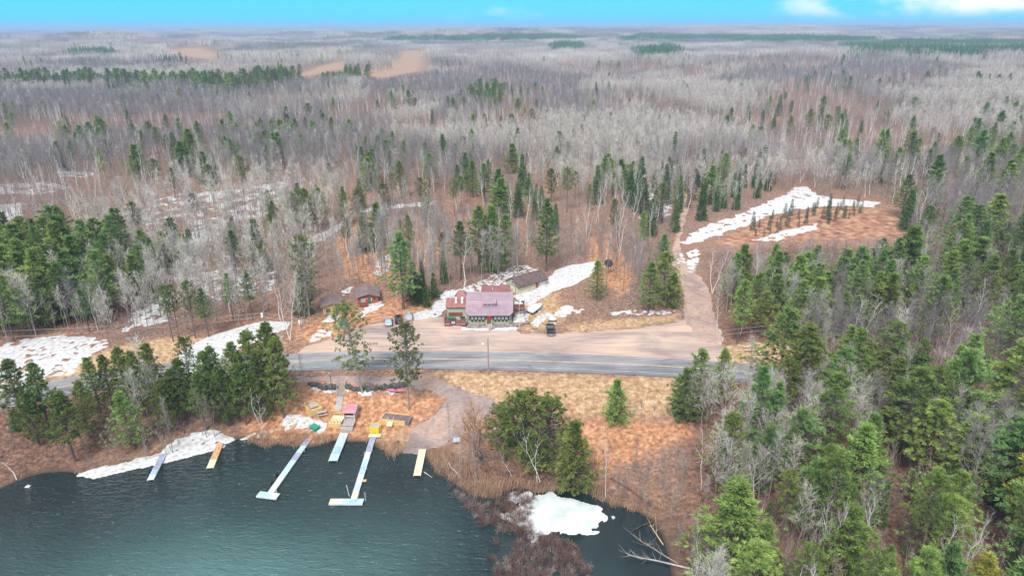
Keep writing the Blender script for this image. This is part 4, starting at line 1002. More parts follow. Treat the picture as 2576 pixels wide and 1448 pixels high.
def person(label, u, v, rz, coat, hair, step=.0, skin='skin'):
    p = at(u, v); t = thing('person', label, 'person', p + Vector((0, 0, .07)), rz)

    def skinned(nm, V, E, R, m, root=0, sub=2):
        bm = bmesh.new(); ly = bm.verts.layers.skin.verify(); vs = []
        for q, r in zip(V, R):
            x = bm.verts.new(q); x[ly].radius = (r, r); vs.append(x)
        vs[root][ly].use_root = True
        for a, b in E: bm.edges.new((vs[a], vs[b]))
        me = bpy.data.meshes.new(nm); bm.to_mesh(me); bm.free(); me.materials.append(M[m]); o = link(nm, me, t)
        k = o.modifiers.new('skin', 'SKIN'); k.use_smooth_shade = True
        if sub: s = o.modifiers.new('round', 'SUBSURF'); s.levels = s.render_levels = sub
        return o
    st = step
    V = [(0, 0, .95), (0, 0, 1.15), (0, .01, 1.38), (0, .015, 1.50), (0, .02, 1.58), (0, .03, 1.68), (0, .02, 1.78)]; R = [.13, .12, .13, .055, .075, .085, .05]; E = [(i, i + 1) for i in range(6)]
    for s in (-1, 1):
        b = len(V); V += [(s * .09, 0, .86), (s * .10, .02 + s * st * .5, .48), (s * .10, s * st, .09), (s * .11, s * st + .15, .04)]; R += [.085, .058, .042, .036]; E += [(0, b), (b, b + 1), (b + 1, b + 2), (b + 2, b + 3)]
        b = len(V); V += [(s * .17, 0, 1.42), (s * .24, -.01, 1.16), (s * .25, .07 - s * st * .4, .92), (s * .25, .09 - s * st * .4, .84)]; R += [.062, .045, .034, .030]; E += [(2, b), (b, b + 1), (b + 1, b + 2), (b + 2, b + 3)]
        h = b + 3
        for k in range(5):                                       # four fingers and a thumb
            f = (k - 1.5) * .018; c = len(V)
            if k < 4: V += [(s * .25, V[h][1] + f, .77), (s * .245, V[h][1] + f + .01, .735 - .008 * (k in (1, 2)))]
            else: V += [(s * .235, V[h][1] + .045, .80), (s * .23, V[h][1] + .06, .77)]
            R += [.009, .008]; E += [(h, c), (c, c + 1)]
    skinned('body', V, E, R, skin, 0, 1)
    V = [(0, 0, .86), (0, 0, 1.15), (0, .01, 1.40)]; R = [.155, .15, .15]; E = [(0, 1), (1, 2)]
    for s in (-1, 1):
        b = len(V); V += [(s * .18, 0, 1.42), (s * .25, -.01, 1.16), (s * .255, .065 - s * st * .4, .95)]; R += [.08, .064, .052]; E += [(2, b), (b, b + 1), (b + 1, b + 2)]
    skinned('jacket', V, E, R, coat)
    V = [(0, 0, .93)]; R = [.14]; E = []
    for s in (-1, 1):
        b = len(V); V += [(s * .09, 0, .84), (s * .10, .02 + s * st * .5, .48), (s * .10, s * st, .12)]; R += [.10, .075, .062]; E += [(0, b), (b, b + 1), (b + 1, b + 2)]
    skinned('trousers', V, E, R, 'cloth_black')
    skinned('hair', [(0, -.02, 1.63), (0, -.005, 1.72), (0, .02, 1.79)], [(0, 1), (1, 2)], [.075, .092, .06], hair)
    for s in (-1, 1):
        b = MB(); b.loft([[(s * .11 + x, s * st + y, z) for x, y in ((-.045, -.06), (.045, -.06), (.05, .2), (-.05, .2))] for z in (-.01, .07)]); b.build('shoe', M['rubber'], t, bevel=.015)


# ------------------------------------------------------------------ docks and beach
def dock(label, pts, w, z, boards, bar=None, posts=(), sec=2.4, barw=1.5, legs=True):
    P = onplane(pts, z); a = Vector((*P[0], 0)); e = Vector((*P[1], 0)); d = e - a; Ld = d.length; d.normalize(); s = Vector((d.y, -d.x, 0))
    t = thing('dock', label, 'dock', a, math.atan2(d.y, d.x)); n = max(2, round(Ld / sec))

    def deck(nm, x0, x1, y0, y1, m, along='y'):
        b = MB(); k = max(2, int(((x1 - x0) if along == 'y' else (y1 - y0)) / .14))
        for i in range(k):
            if along == 'y': l = (x1 - x0) / k; b.box(x0 + i * l + .006, x0 + (i + 1) * l - .006, y0, y1, z - .04, z)
            else: l = (y1 - y0) / k; b.box(x0, x1, y0 + i * l + .006, y0 + (i + 1) * l - .006, z - .04, z)
        o = b.build(nm, M[m], t); 
        for ya, yb in ((y0 - .05, y0 - .003), (y1 + .003, y1 + .05)): f = MB(); f.box(x0 + .003, x1 - .003, ya, yb, z - .24, z + .015); f.build('side_rail', M['dock_white' if 'dock' in m else 'tan_wood' if m == 'tan_wood' else 'cream_wood'], o)
        return o
    for i in range(n): deck('deck_section', Ld * i / n + .01, Ld * (i + 1) / n - .01, -w / 2, w / 2, boards[i % len(boards)])
    if bar:
        q = onplane(bar[0], z); loc = [((x - a.x) * d.x + (y - a.y) * d.y, (x - a.x) * -d.y + (y - a.y) * d.x) for x, y in q]
        b0, b1 = Vector((*loc[0], 0)), Vector((*loc[1], 0)); dd = b1 - b0; ang = math.atan2(dd.y, dd.x); mid = (b0 + b1) / 2; nb = len(bar[1]); Lb = dd.length
        for i in range(nb):
            b = MB(); x0, x1 = -Lb / 2 + Lb * i / nb + .01, -Lb / 2 + Lb * (i + 1) / nb - .01; k = max(2, int((x1 - x0) / .14)); l = (x1 - x0) / k
            for j in range(k): b.box(x0 + j * l + .006, x0 + (j + 1) * l - .006, -barw / 2, barw / 2, z - .03, z + .015)
            o = b.build('end_section', M[bar[1][i]], t, loc=(mid.x, mid.y, 0), rz=ang)
            for ya in (-barw / 2 - .05, barw / 2 + .002): f = MB(); f.box(x0, x1, ya, ya + .048, z - .28, z + .02); f.build('side_rail', M['dock_white'], o)
        for i in (-.45, -.15, .15, .45):
            b = MB(); b.tube([(mid.x + math.cos(ang) * Lb * i, mid.y + math.sin(ang) * Lb * i, -2), (mid.x + math.cos(ang) * Lb * i, mid.y + math.sin(ang) * Lb * i, z - .03)], .04, 6); b.build('leg', M['steel'], t)
    for i in range(n + 1):
        for sy in (-1, 1):
            b = MB(); x = min(max(Ld * i / n, .1), Ld - .1); b.tube([(x, sy * (w / 2 + .08), -2.0), (x, sy * (w / 2 + .08), z + .12)], .035, 6); b.build('leg', M['steel'], t)
    for f, sy, h, tx, ty in posts:
        b = MB(); x = Ld * f; y = sy * (w / 2 + .12); b.tube([(x, y, -1.8), (x + tx, y + ty, z + h)], .04, 6); b.build('pole', M['white_paint'], t)
    return t


def docks():
    dock('narrow violet-blue dock crossing the snow shelf, first from the floating snow chunk', [(411, 1140), (378, 1206)], 1.0, .45, ['dock_violet', 'dock_violet', 'dock_violet', 'dock_blue', 'dock_white'], sec=1.6)
    dock('short brown wooden dock at the end of the snow shelf', [(554, 1114), (528, 1176)], 1.15, .40, ['tan_wood', 'tan_wood', 'cream_wood'], sec=2.6)
    dock('long pale blue dock with a short crossbar, left of the two T-shaped docks', [(777, 1102), (679, 1240)], 1.0, .45, ['dock_violet', 'dock_sky', 'dock_violet', 'dock_sky', 'dock_sky', 'dock_white', 'dock_white', 'dock_white', 'dock_sky'], ([(649, 1241), (700, 1247)], ['dock_sky', 'dock_sky', 'dock_white']), [(.95, 1, 1.2, 0, 0), (.99, 1.9, 1.0, 0, 0), (.22, 1, .8, 0, 0)], barw=1.3)
    dock('short wide blue dock below the pink-roofed hut', [(866, 1088), (837, 1158)], 1.55, .50, ['dock_sky', 'dock_sky', 'dock_blue', 'dock_sky'], sec=2.5)
    dock('longest T-shaped dock with tall white poles, below the yellow picket bin', [(938, 1100), (889, 1256)], .95, .45, ['dock_violet', 'dock_violet', 'dock_white', 'dock_sky', 'dock_blue', 'dock_white', 'dock_sky', 'cream_wood', 'dock_white', 'dock_white'], ([(829, 1260), (914, 1260)], ['cream_wood', 'dock_white', 'dock_sky', 'dock_blue', 'dock_sky']), [(.22, 1, 1.2, 0, 0), (.35, 1, .8, 0, 0), (.52, 1, .5, 0, 0), (.95, 1, 2.0, 0, 0), (.91, 1, 2.0, 0, 0), (.95, -1, 1.5, -1.1, -.9), (.99, 3.4, 1.3, 0, 0), (.30, -1, .6, 0, 0)], barw=1.3)
    dock('cream wooden dock beside the boat ramp', [(1063, 1129), (1049, 1195)], 1.25, .45, ['cream_wood', 'cream_wood', 'cream_wood'], sec=4.0)
    q = onplane([(943, 1096)], .45)[0]; b = MB(); b.box(-1.2, 1.2, -.5, .5, -.05, .06); tag(b.build('landing_board', M['cream_wood'], None, loc=(q[0], q[1], .55)), 'pale wooden landing board at the shore end of the longest dock', 'board')
    q = onplane([(917, 1209)], .3)[0]; b = MB(); b.box(-.35, .35, -.25, .25, .25, .50); tag(b.build('yellow_float', M['yellow_wood'], None, loc=(q[0], q[1], 0), bevel=.05), 'small yellow float moored to the side of the longest dock', 'float')
    for k, (u, v) in enumerate(((685, 1214), (697, 1194))):
        q = onplane([(u, v)], .3)[0]; b = MB(); r = 12; b.loft([[(math.cos(i * 6.283 / r) * R_, .12 * z, .35 + math.sin(i * 6.283 / r) * R_) for i in range(r)] for z, R_ in ((-1, .12), (-.8, .3), (.8, .3), (1, .12))]); tag(b.build('tyre_bumper', M['rubber'], None, loc=(q[0], q[1], 0), rz=.6), ['lower', 'upper'][k] + ' black tyre hung on the side of the dock with the short crossbar', 'tyre')


def frame_of(f0, f1, b0=None):
    a = at(*f0); e = at(*f1); d = Vector((e.x - a.x, e.y - a.y, 0)); dep = 2.0
    if b0: c = at(*b0); dep = abs(-(c.x - a.x) * d.normalized().y + (c.y - a.y) * d.normalized().x)
    n = Vector((-d.y, d.x, 0)).normalized() * dep
    a.z = max(gz(q.x, q.y) for q in (a, e, a + n, e + n)) - .12
    return a, math.atan2(d.y, d.x), d.length, dep


def beach():
    a, rz, w, dp = frame_of((781, 1051), (812, 1037), (763, 1033)); t = thing('bench_deck', 'yellow wooden deck with end rails on the leaf litter above the snow', 'deck', a, rz); b = MB(); b.box(0, w, 0, dp, -.9, .45); b.build('platform', M['yellow_wood'], t)
    b = MB(); b.box(.5, w - .5, .45, dp - .1, .72, .85); b.box(.6, .75, .6, dp - .2, .45, .72); b.box(w - .75, w - .6, .6, dp - .2, .45, .72); b.build('bench', M['deck_floor'], t)
    for x in (0, w): 
        b = MB(); b.beam((x, 0, 1.15), (x, dp, 1.15), .07, .14); b.beam((x, 0, .8), (x, dp, .8), .06, .12)
        for y in (0.05, dp - .05): b.box(x - .06, x + .06, y - .06, y + .06, -.3, 1.2)
        b.build('rail', M['yellow_wood'], t)
    b = MB(); b.beam((0, dp, 1.1), (w, dp, 1.1), .06, .14); b.beam((0, -.02, .2), (w, -.02, .2), .05, .5); b.build('rail', M['yellow_wood'], t)
    c = at(810, 1043); t = thing('picnic_table', 'grey picnic table beside the yellow bench deck', 'picnic table', c, .42); b = MB(); b.box(-1.0, 1.0, -.4, .4, .70, .78); b.build('tabletop', M['grey_wood'], t)
    for s in (-1, 1): b = MB(); b.box(-1.0, 1.0, s * .75 - .14, s * .75 + .14, .42, .48); b.build('bench', M['grey_wood'], t); b = MB(); b.beam((s * .7, -.75, 0), (s * .7, .15, .72), .08, .08); b.beam((s * .7, .75, 0), (s * .7, -.15, .72), .08, .08); b.build('leg', M['grey_wood'], t)
    a, rz, w, dp = frame_of((826, 1074), (858, 1077), (834, 1046)); t = thing('railed_deck', 'square pale yellow deck with railing left of the pink-roofed hut', 'deck', a, rz); h = .45; b = MB(); b.box(0, w, 0, dp, h - .15, h); b.build('platform', M['cream_wood'], t)
    b = MB(); b.box(0.02, w - .02, -.03, 0, -1.4, h - .16); b.build('skirt', M['yellow_wood'], t)
    for seg in (((0, 0), (0, dp)), ((0, dp), (w * .75, dp)), ((0, 0), (w, 0))):
        b = MB(); p0, p1 = seg
        for z in (h + .45, h + .9): b.beam((*p0, z), (*p1, z), .07, .12)
        k = 4
        for i in range(k + 1): x = p0[0] + (p1[0] - p0[0]) * i / k; y = p0[1] + (p1[1] - p0[1]) * i / k; b.box(x - .05, x + .05, y - .05, y + .05, 0, h + .95)
        b.build('railing', M['yellow_wood'], t)
    a, rz, w, dp = frame_of((858, 1078), (889, 1079)); t = thing('beach_hut', 'small open-fronted hut with pink metal roof and grey step deck', 'hut', a, rz); h = .5
    b = MB(); b.box(0, w, 0, 2.2, h - .12, h); b.build('porch', M['grey_wood'], t); b = MB()
    for k in range(2): b.box(.0, w, -.35 * (k + 1), -.35 * k, -.4, h - .2 * (k + 1))
    b.build('front_steps', M['grey_wood'], t); b = MB(); y0, y1 = 2.2, 5.0; b.box(.15, .25, y0, y1, -1, 2.35); b.box(w - .25, w - .15, y0, y1, -1, 2.35); b.box(.15, w - .15, y1 - .1, y1, 0, 2.5); b.box(.25, w - .25, y0, y0 + .1, h, h + .85); b.build('wall', M['grey_wood'], t)
    b = MB(); b.box(.25, w - .25, y0 + .12, y1 - .12, h - .1, h); b.build('floor_board', M['trim_dark'], t); b = MB(); b.box(.2, w - .2, y0 - .2, y0 + .2, h + .87, h + .95); b.build('counter', M['dock_white'], t)
    b = MB(); b.slab([(-.1, y0 - .5, 2.35), (w + .1, y0 - .5, 2.35), (w + .1, (y0 + y1) / 2 + .6, 3.05), (-.1, (y0 + y1) / 2 + .6, 3.05)], .08); b.slab([(-.1, (y0 + y1) / 2 + .6, 3.05), (w + .1, (y0 + y1) / 2 + .6, 3.05), (w + .1, y1 + .3, 2.5), (-.1, y1 + .3, 2.5)], .08); b.build('roof', mat('hut_roof', (.56, .26, .31), .5, .2, 1), t)
    for x in (.2, w - .2): b = MB(); b.box(x - .06, x + .06, y0 - .4, y0 - .28, 0, 2.4); b.build('post', M['cream_wood'], t)
    c = at(945, 1084); t = thing('picket_bin', 'six-sided bright yellow picket bin at the shore', 'bin', c, .26); n = 6; R_ = 1.15
    b = MB()
    for i in range(n):
        a0 = i * 6.283 / n; a1 = (i + 1) * 6.283 / n; p0 = Vector((math.cos(a0) * R_, math.sin(a0) * R_, 0)); p1 = Vector((math.cos(a1) * R_, math.sin(a1) * R_, 0))
        for k in range(6):
            q0 = p0.lerp(p1, k / 6 + .01); q1 = p0.lerp(p1, (k + 1) / 6 - .01); m = (q0 + q1) / 2; i_ = -m.normalized() * .05
            b.add([q0 + Vector((0, 0, -.3)), q1 + Vector((0, 0, -.3)), q1 + i_ + Vector((0, 0, -.3)), q0 + i_ + Vector((0, 0, -.3)), q0 + Vector((0, 0, 1.42)), q1 + Vector((0, 0, 1.42)), q1 + i_ + Vector((0, 0, 1.42)), q0 + i_ + Vector((0, 0, 1.42))], [(3, 2, 1, 0), (4, 5, 6, 7), (0, 1, 5, 4), (1, 2, 6, 5), (2, 3, 7, 6), (3, 0, 4, 7)])
    b.build('picket_fence', M['bright_yellow'], t); b = MB(); b.prism([(math.cos(i * 6.283 / n) * R_ * .93, math.sin(i * 6.283 / n) * R_ * .93) for i in range(n)], 1.22, 1.3); b.build('lid', M['grey_wood'], t)
    # paved pad with a yellow kerb
    a, rz, w, dp = frame_of((960, 1065), (1030, 1071), (968, 1042)); t = thing('paved_pad', 'dark paved pad edged with yellow timber beside the ramp', 'paving', a, rz); b = MB(); b.box(0, w, 0, dp, -1.5, .32); b.build('slab', M['paving'], t); b = MB()
    b.box(-.14, -.003, -.14, dp + .14, -1.5, .5); b.box(0, w * .85, -.14, -.003, -1.5, .5); b.box(0, w * .85, dp + .003, dp + .14, -.3, .5); b.build('kerb', M['yellow_wood'], t)
    b = MB()
    for k in range(3): b.box(1.5, 2.6, -.2 - .3 * (k + 1), -.2 - .3 * k, -.5, .3 - .16 * (k + 1))
    b.build('step', M['cream_wood'], t)
    for x in (1.45, 2.65): b = MB(); b.tube([(x, .1, .3), (x, .05, 1.05), (x, -.9, .6), (x, -.95, -.2)], .03, 6); b.build('grab_rail', M['white_paint'], t)
    c = at(792, 1078); t = thing('storage_box', 'low dark green lidded box on the beach snow', 'box', c, -.62); b = MB(); b.box(-.85, .85, -.55, .55, -.1, .5); b.build('box_body', M['green_cover'], t, bevel=.02); b = MB(); b.slab([(-.95, -.65, .56), (.95, -.65, .56), (.95, .65, .72), (-.95, .65, .72)], .09); b.build('lid', mat('lid_green', (.02, .30, .20), .6, .2, 2), t)
    # stairs and walk
    tl = at(850, 964); bl = at(848, 997); tr_ = at(868, 964); w = (tr_ - tl).length; d = Vector((bl.x - tl.x, bl.y - tl.y, 0)); Ls = d.length
    mid = (tl + tr_) / 2; t = thing('wooden_stairs', 'open wooden stairs down from the parking edge to the beach', 'stairs', Vector((mid.x, mid.y, bl.z)), math.atan2(d.y, d.x)); rise = max(1.5, tl.z - bl.z + .35); n = 12
    for s in (-1, 1): b = MB(); b.beam((0, s * w / 2, rise - .1), (Ls, s * w / 2, .0), .10, .28); b.build('stringer', M['grey_wood'], t)
    for i in range(n):
        b = MB(); x = Ls * (i + .5) / n; z = rise * (1 - (i + .5) / n) + .06; b.box(x - .15, x + .15, -w / 2 + .06, w / 2 - .06, z, z + .06); b.build('tread', M['deck_floor'], t)
    for s in (-1, 1): b = MB(); b.beam((0, s * (w / 2 + .06), rise + .85), (Ls, s * (w / 2 + .06), .9), .06, .08); b.box(-.05, .05, s * (w / 2 + .06) - .05, s * (w / 2 + .06) + .05, rise - .4, rise + .88); b.box(Ls - .05, Ls + .05, s * (w / 2 + .06) - .05, s * (w / 2 + .06) + .05, -.3, .93); b.build('handrail', M['grey_wood'], t)
    wk = [W([(848, 997)])[0], W([(864, 997)])[0], W([(858, 1034)])[0], W([(842, 1034)])[0]]; n = 14; V = []; F = []
    for i in range(n + 1):
        for j, (q0, q1) in enumerate(((wk[0], wk[3]), (wk[1], wk[2]))):
            q = q0 + (q1 - q0) * i / n; V.append((q[0], q[1], gz(*q) + .10))
    F = [(2 * i, 2 * i + 1, 2 * i + 3, 2 * i + 2) for i in range(n)]; me = bpy.data.meshes.new('footpath'); me.from_pydata(V, [], F); me.materials.append(M['concrete']); tag(link('footpath', me), kind='structure')
    # retaining wall of boulders along the parking edge
    def rocks(lab, pts, n, seed):
        q = W(pts); r = random.Random(seed); b = MB(); s_ = np.concatenate([[0], np.cumsum(np.hypot(*np.diff(q, axis=0).T))])
        for i in range(n):
            f = r.uniform(0, s_[-1]); x = np.interp(f, s_, q[:, 0]) + r.gauss(0, .12); y = np.interp(f, s_, q[:, 1]) + r.gauss(0, .22); s = r.uniform(.25, .5); z = gz(x, y) + r.uniform(-.1, .55); a0 = r.uniform(0, 6); n_ = 7
            b.loft([[(x + math.cos(a0 + k * 6.283 / n_) * s * w_ * r.uniform(.8, 1.2), y + math.sin(a0 + k * 6.283 / n_) * s * w_ * r.uniform(.7, 1.1), z + zz * s) for k in range(n_)] for zz, w_ in ((-.9, .8), (0, 1.05), (.5, .85), (.8, .3))])
        tag(b.build('boulder_wall', M['dark_stone'], None), lab, 'stone wall')
    rocks('dark boulder wall left of the wooden stairs', [(778, 966), (800, 973), (825, 976), (847, 976)], 90, 21); rocks('dark boulder wall between the wooden stairs and the pink kayak', [(869, 972), (900, 980), (950, 978), (1000, 972), (1020, 970)], 150, 22)
    a = at(984, 990); e = at(1011, 992); d = Vector((e.x - a.x, e.y - a.y, 0)); t = thing('kayak', 'pink kayak propped on trestles by the boulder wall', 'kayak', (a + e) / 2, math.atan2(d.y, d.x)); Lk = 4.2
    b = MB(); b.loft([[((f - .5) * Lk, -w, 1.0), ((f - .5) * Lk, -w * .6, .8), ((f - .5) * Lk, w * .6, .8), ((f - .5) * Lk, w, 1.0), ((f - .5) * Lk, w * .6, 1.12), ((f - .5) * Lk, -w * .6, 1.12)] for f, w in [(q / 10, .03 + .36 * math.sin(math.pi * q / 10) ** .7) for q in range(11)]]); b.build('hull', M['pink_plastic'], t, smooth=True); b = MB(); b.loft([[(math.cos(k * 6.283 / 12) * .45, math.sin(k * 6.283 / 12) * .2, z) for k in range(12)] for z in (1.10, 1.15)]); b.build('cockpit', M['trim_dark'], t)
    for s in (-1.1, 1.1): b = MB(); b.beam((s - .3, -.3, 0), (s, 0, .8), .06, .06); b.beam((s + .3, .3, 0), (s, 0, .8), .06, .06); b.build('trestle', M['grey_wood'], t)
    c = at(836, 992); h = tall(c, 938); t = thing('light_pole', 'slim green lamp pole beside the wooden stairs', 'lamp pole', c); b = MB(); b.tube([(0, 0, -.3), (0, 0, h)], [.09, .06], 8); b.build('pole', M['trim_green'], t); b = MB(); b.box(-.35, .05, -.12, .12, h - .08, h + .06); b.build('lamp_head', M['steel'], t)
    c = at(1149, 1118); h = 1.5; t = thing('ramp_sign', 'blue and white rules sign on a post beside the boat ramp', 'sign', c, .15); b = MB(); b.box(-.7, .7, -.03, .03, .6, 1.7); b.build('board', M['dock_sky'], t)
    for x, z, w_, h_ in ((-.35, 1.35, .5, .22), (.3, 1.35, .4, .22), (-.35, 1.0, .5, .25), (.3, .95, .5, .3)): b = MB(); b.box(x - w_ / 2, x + w_ / 2, -.04, -.03, z - h_ / 2, z + h_ / 2); b.build('notice', M['white_paint'], t)
    for x in (-.6, .6): b = MB(); b.box(x - .05, x + .05, .035, .11, -.3, 1.7); b.build('post', M['pole'], t)
    for lab, u, v, hh in (('white marker stake on the dry grass bank', 1217, 987, 1.1), ('white marker post at the corner of the side road', 1818, 858, 1.2)):
        c = at(u, v); t = thing('marker_post', lab, 'post', c); b = MB(); b.box(-.06, .06, -.04, .04, -.2, hh); b.build('stake', M['white_paint'], t); b = MB(); b.box(-.07, .07, -.05, -.04, hh - .25, hh - .08); b.build('reflector', M['yellow_wood'], t)
    c = at(1032, 1108); b = MB(); b.loft([[(math.cos(k * .7854) * w_, math.sin(k * .7854) * w_, z) for k in range(8)] for z, w_ in ((0, .32), (.22, .34), (.26, .22))]); tag(b.build('fire_pit', M['log_dark'], None, loc=at(1001, 1111)), 'round dark fire ring on the straw grass by the ramp', 'fire pit')


def utilities():
    def pole(lab, u, v, vt, arm=True, extra=None):
        c = at(u, v); h = tall(c, vt); t = thing('utility_pole', lab, 'utility pole', c); b = MB(); b.tube([(0, 0, -.5), (0, 0, h)], [.17, .11], 10); b.build('pole', M['pole'], t)
        if arm: b = MB(); b.beam((-1.1, 0, h - .5), (1.1, 0, h - .5), .1, .12); b.build('crossarm', M['pole'], t)
        if extra == 'can': b = MB(); b.tube([(-.35, -.1, h - 1.6), (-.35, -.1, h - .5)], .28, 12); b.build('transformer', M['white_paint'], t)
        if extra == 'lamp': b = MB(); b.tube([(0, 0, h - 1.6), (-.6, -.2, h - 1.4), (-1.0, -.35, h - 1.35)], .035, 6); a_ = b.build('lamp_arm', M['steel'], t); b = MB(); b.box(-1.35, -.85, -.5, -.2, h - 1.42, h - 1.28); b.build('lamp_head', M['white_paint'], a_)
        return Vector((c.x, c.y, c.z + h))
    p1 = pole('rust-brown utility pole with white transformer beside the snowy driveway', 670, 840, 782, False, 'can')
    p2 = pole('grey utility pole with street lamp between the lot and the road', 1229, 942, 848, False, 'lamp')
    p3 = pole('slim utility pole carrying two wires in the wood past the side road', 2006, 866, 803)
    def wire(lab, a, e, sag):
        b = MB(); n = 24; b.tube([a.lerp(e, i / n) - Vector((0, 0, sag * 4 * (i / n) * (1 - i / n))) for i in range(n + 1)], .028, 4); tag(b.build('power_wire', M['wire']), lab, 'power line', 'power wires')
    q = lambda u, v, d: Vector(CAM + (lambda r: r / np.linalg.norm(r[:2]) * d)(rays(u, v)))
    lft = [q(-420, 838, 214), q(-420, 856, 214)]; rgt = [q(2720, 905, 172), q(2720, 935, 170)]
    for k, dz in ((0, -.4), (1, -1.5)):
        o = Vector((0, 0, dz)); nm = ('upper', 'lower')[k]
        wire(nm + ' wire crossing the roadside pines to the transformer pole', lft[k], p1 + o, 1.6); wire(nm + ' wire over the gravel lot from the transformer pole to the lamp pole', p1 + o, p2 + o, 1.2); wire(nm + ' wire from the lamp pole over the side road', p2 + o, p3 + o, 1.6); wire(nm + ' wire running into the pines past the slim pole', p3 + o, rgt[k], 1.5)


def deadwood():
    def log(name, lab, cat, pts, r0, m, lift=.15, twigs=0, seed=1, group=None, r1=None):
        P = [Vector(p) for p in pix(np.array(pts))]; c = P[0].copy(); z = [max(p.z, -.05) + lift + .25 * i * lift for i, p in enumerate(P)]
        b = MB(); R_ = np.linspace(r0, r1 if r1 is not None else r0 * .35, len(P)); Q = [Vector((p.x - c.x, p.y - c.y, zz - c.z)) for p, zz in zip(P, z)]; b.tube(Q, list(map(float, R_)), 7)
        t = thing(name, lab, cat, c, 0, group); b.build('trunk', M[m], t)
        if twigs:
            r = random.Random(seed); b = MB()
            for i in range(twigs):
                f = r.uniform(.35, 1) * (len(Q) - 1); k = min(int(f), len(Q) - 2); o = Q[k].lerp(Q[k + 1], f - k); d = (Q[-1] - Q[0]).normalized(); e = d * r.uniform(.3, 1) + Vector((r.gauss(0, .5), r.gauss(0, .5), r.uniform(.0, .7))); ln = r.uniform(.8, 2.6)
                b.tube([o, o + e * ln * .5, o + e * ln + Vector((0, 0, .25))], [.03, .02, .008], 4)
            b.build('branch', M[m], t)
    log('fallen_tree', 'pale fallen tree with branching crown lying into the dark pond', 'fallen tree', [(1735, 1432), (1700, 1424), (1650, 1413), (1606, 1406), (1578, 1400)], .15, 'log_grey', .22, 24, 2)
    log('fallen_tree', 'brown fallen tree with fanned branches over the pond edge', 'fallen tree', [(1705, 1420), (1670, 1400), (1640, 1382), (1600, 1358)], .11, 'pole', .28, 18, 3)
    log('fallen_tree', 'thin fallen sapling leaning over the pond from the leaf bank', 'fallen tree', [(1668, 1374), (1650, 1348), (1636, 1328)], .09, 'log', .4, 8, 4)
    log('fallen_log', 'long pale birch log lying across the brown leaves', 'fallen log', [(1752, 1428), (1800, 1422), (1853, 1413)], .15, 'birch', .12, 0, 5, None, .10)
    log('fallen_log', 'dark rotten log just below the pale birch log', 'fallen log', [(1740, 1436), (1790, 1446), (1860, 1458)], .18, 'log_dark', .1, 0, 6)
    log('fallen_tree', 'dark mossy fallen trunk slanting to the pond shore', 'fallen tree', [(1538, 1205), (1580, 1232), (1612, 1256), (1640, 1277)], .16, 'log_dark', .3, 16, 7)
    log('fallen_log', 'white drift pole floating beside the cream dock', 'fallen log', [(1066, 1186), (1076, 1193), (1087, 1201)], .06, 'birch', .05, 0, 8)
    log('fallen_tree', 'bleached leaning snag among the shoreline reeds', 'fallen tree', [(1128, 1165), (1135, 1180), (1150, 1195), (1160, 1210)], .11, 'log_grey', .35, 9, 9)
    log('fallen_log', 'dark log on the orange bank below the roadside four pines', 'fallen log', [(464, 853), (478, 846), (492, 841)], .16, 'log_dark', .1, 0, 10)
    log('fallen_tree', 'stump and dark branch floating in the pond corner', 'fallen tree', [(1640, 1312), (1610, 1325), (1585, 1340)], .10, 'log_dark', .12, 9, 11)
    r = random.Random(31)
    for i in range(22):
        u = r.uniform(1868, 1968); v = r.uniform(868, 896); c = at(u, v); a = r.uniform(-.5, .5); ln = r.uniform(1.2, 3.4); pale = i < 5; b = MB(); b.tube([(-ln / 2, 0, 0), (ln / 2, 0, 0)], r.uniform(.12, .2), 8)
        o = b.build('cut_log', M['log_grey' if pale else 'log'], None, loc=c + Vector((0, 0, .15 + .2 * (i % 3))), rz=a); tag(o, ('grey' if pale else 'yellow') + ' cut log in the scattered woodpile by the bend of the road', 'log', ('grey' if pale else 'yellow') + ' logs of the roadside woodpile')


M['dark_stone'] = mat('dark_boulder', (.11, .105, .10), .95, .5, 1.5, bump=.4)
lp = lodge(); lodge_things(lp); garage(); cabins(); vehicles()
person('person in black jacket standing behind the parked cars, nearer the cabins', 991, 838, 2.9, 'cloth_black', 'hair_brown', .06)
person('person with grey hair in navy jacket standing behind the jeep', 997, 836, 3.5, 'cloth_navy', 'hair_grey', -.05)
docks(); beach(); utilities(); deadwood()
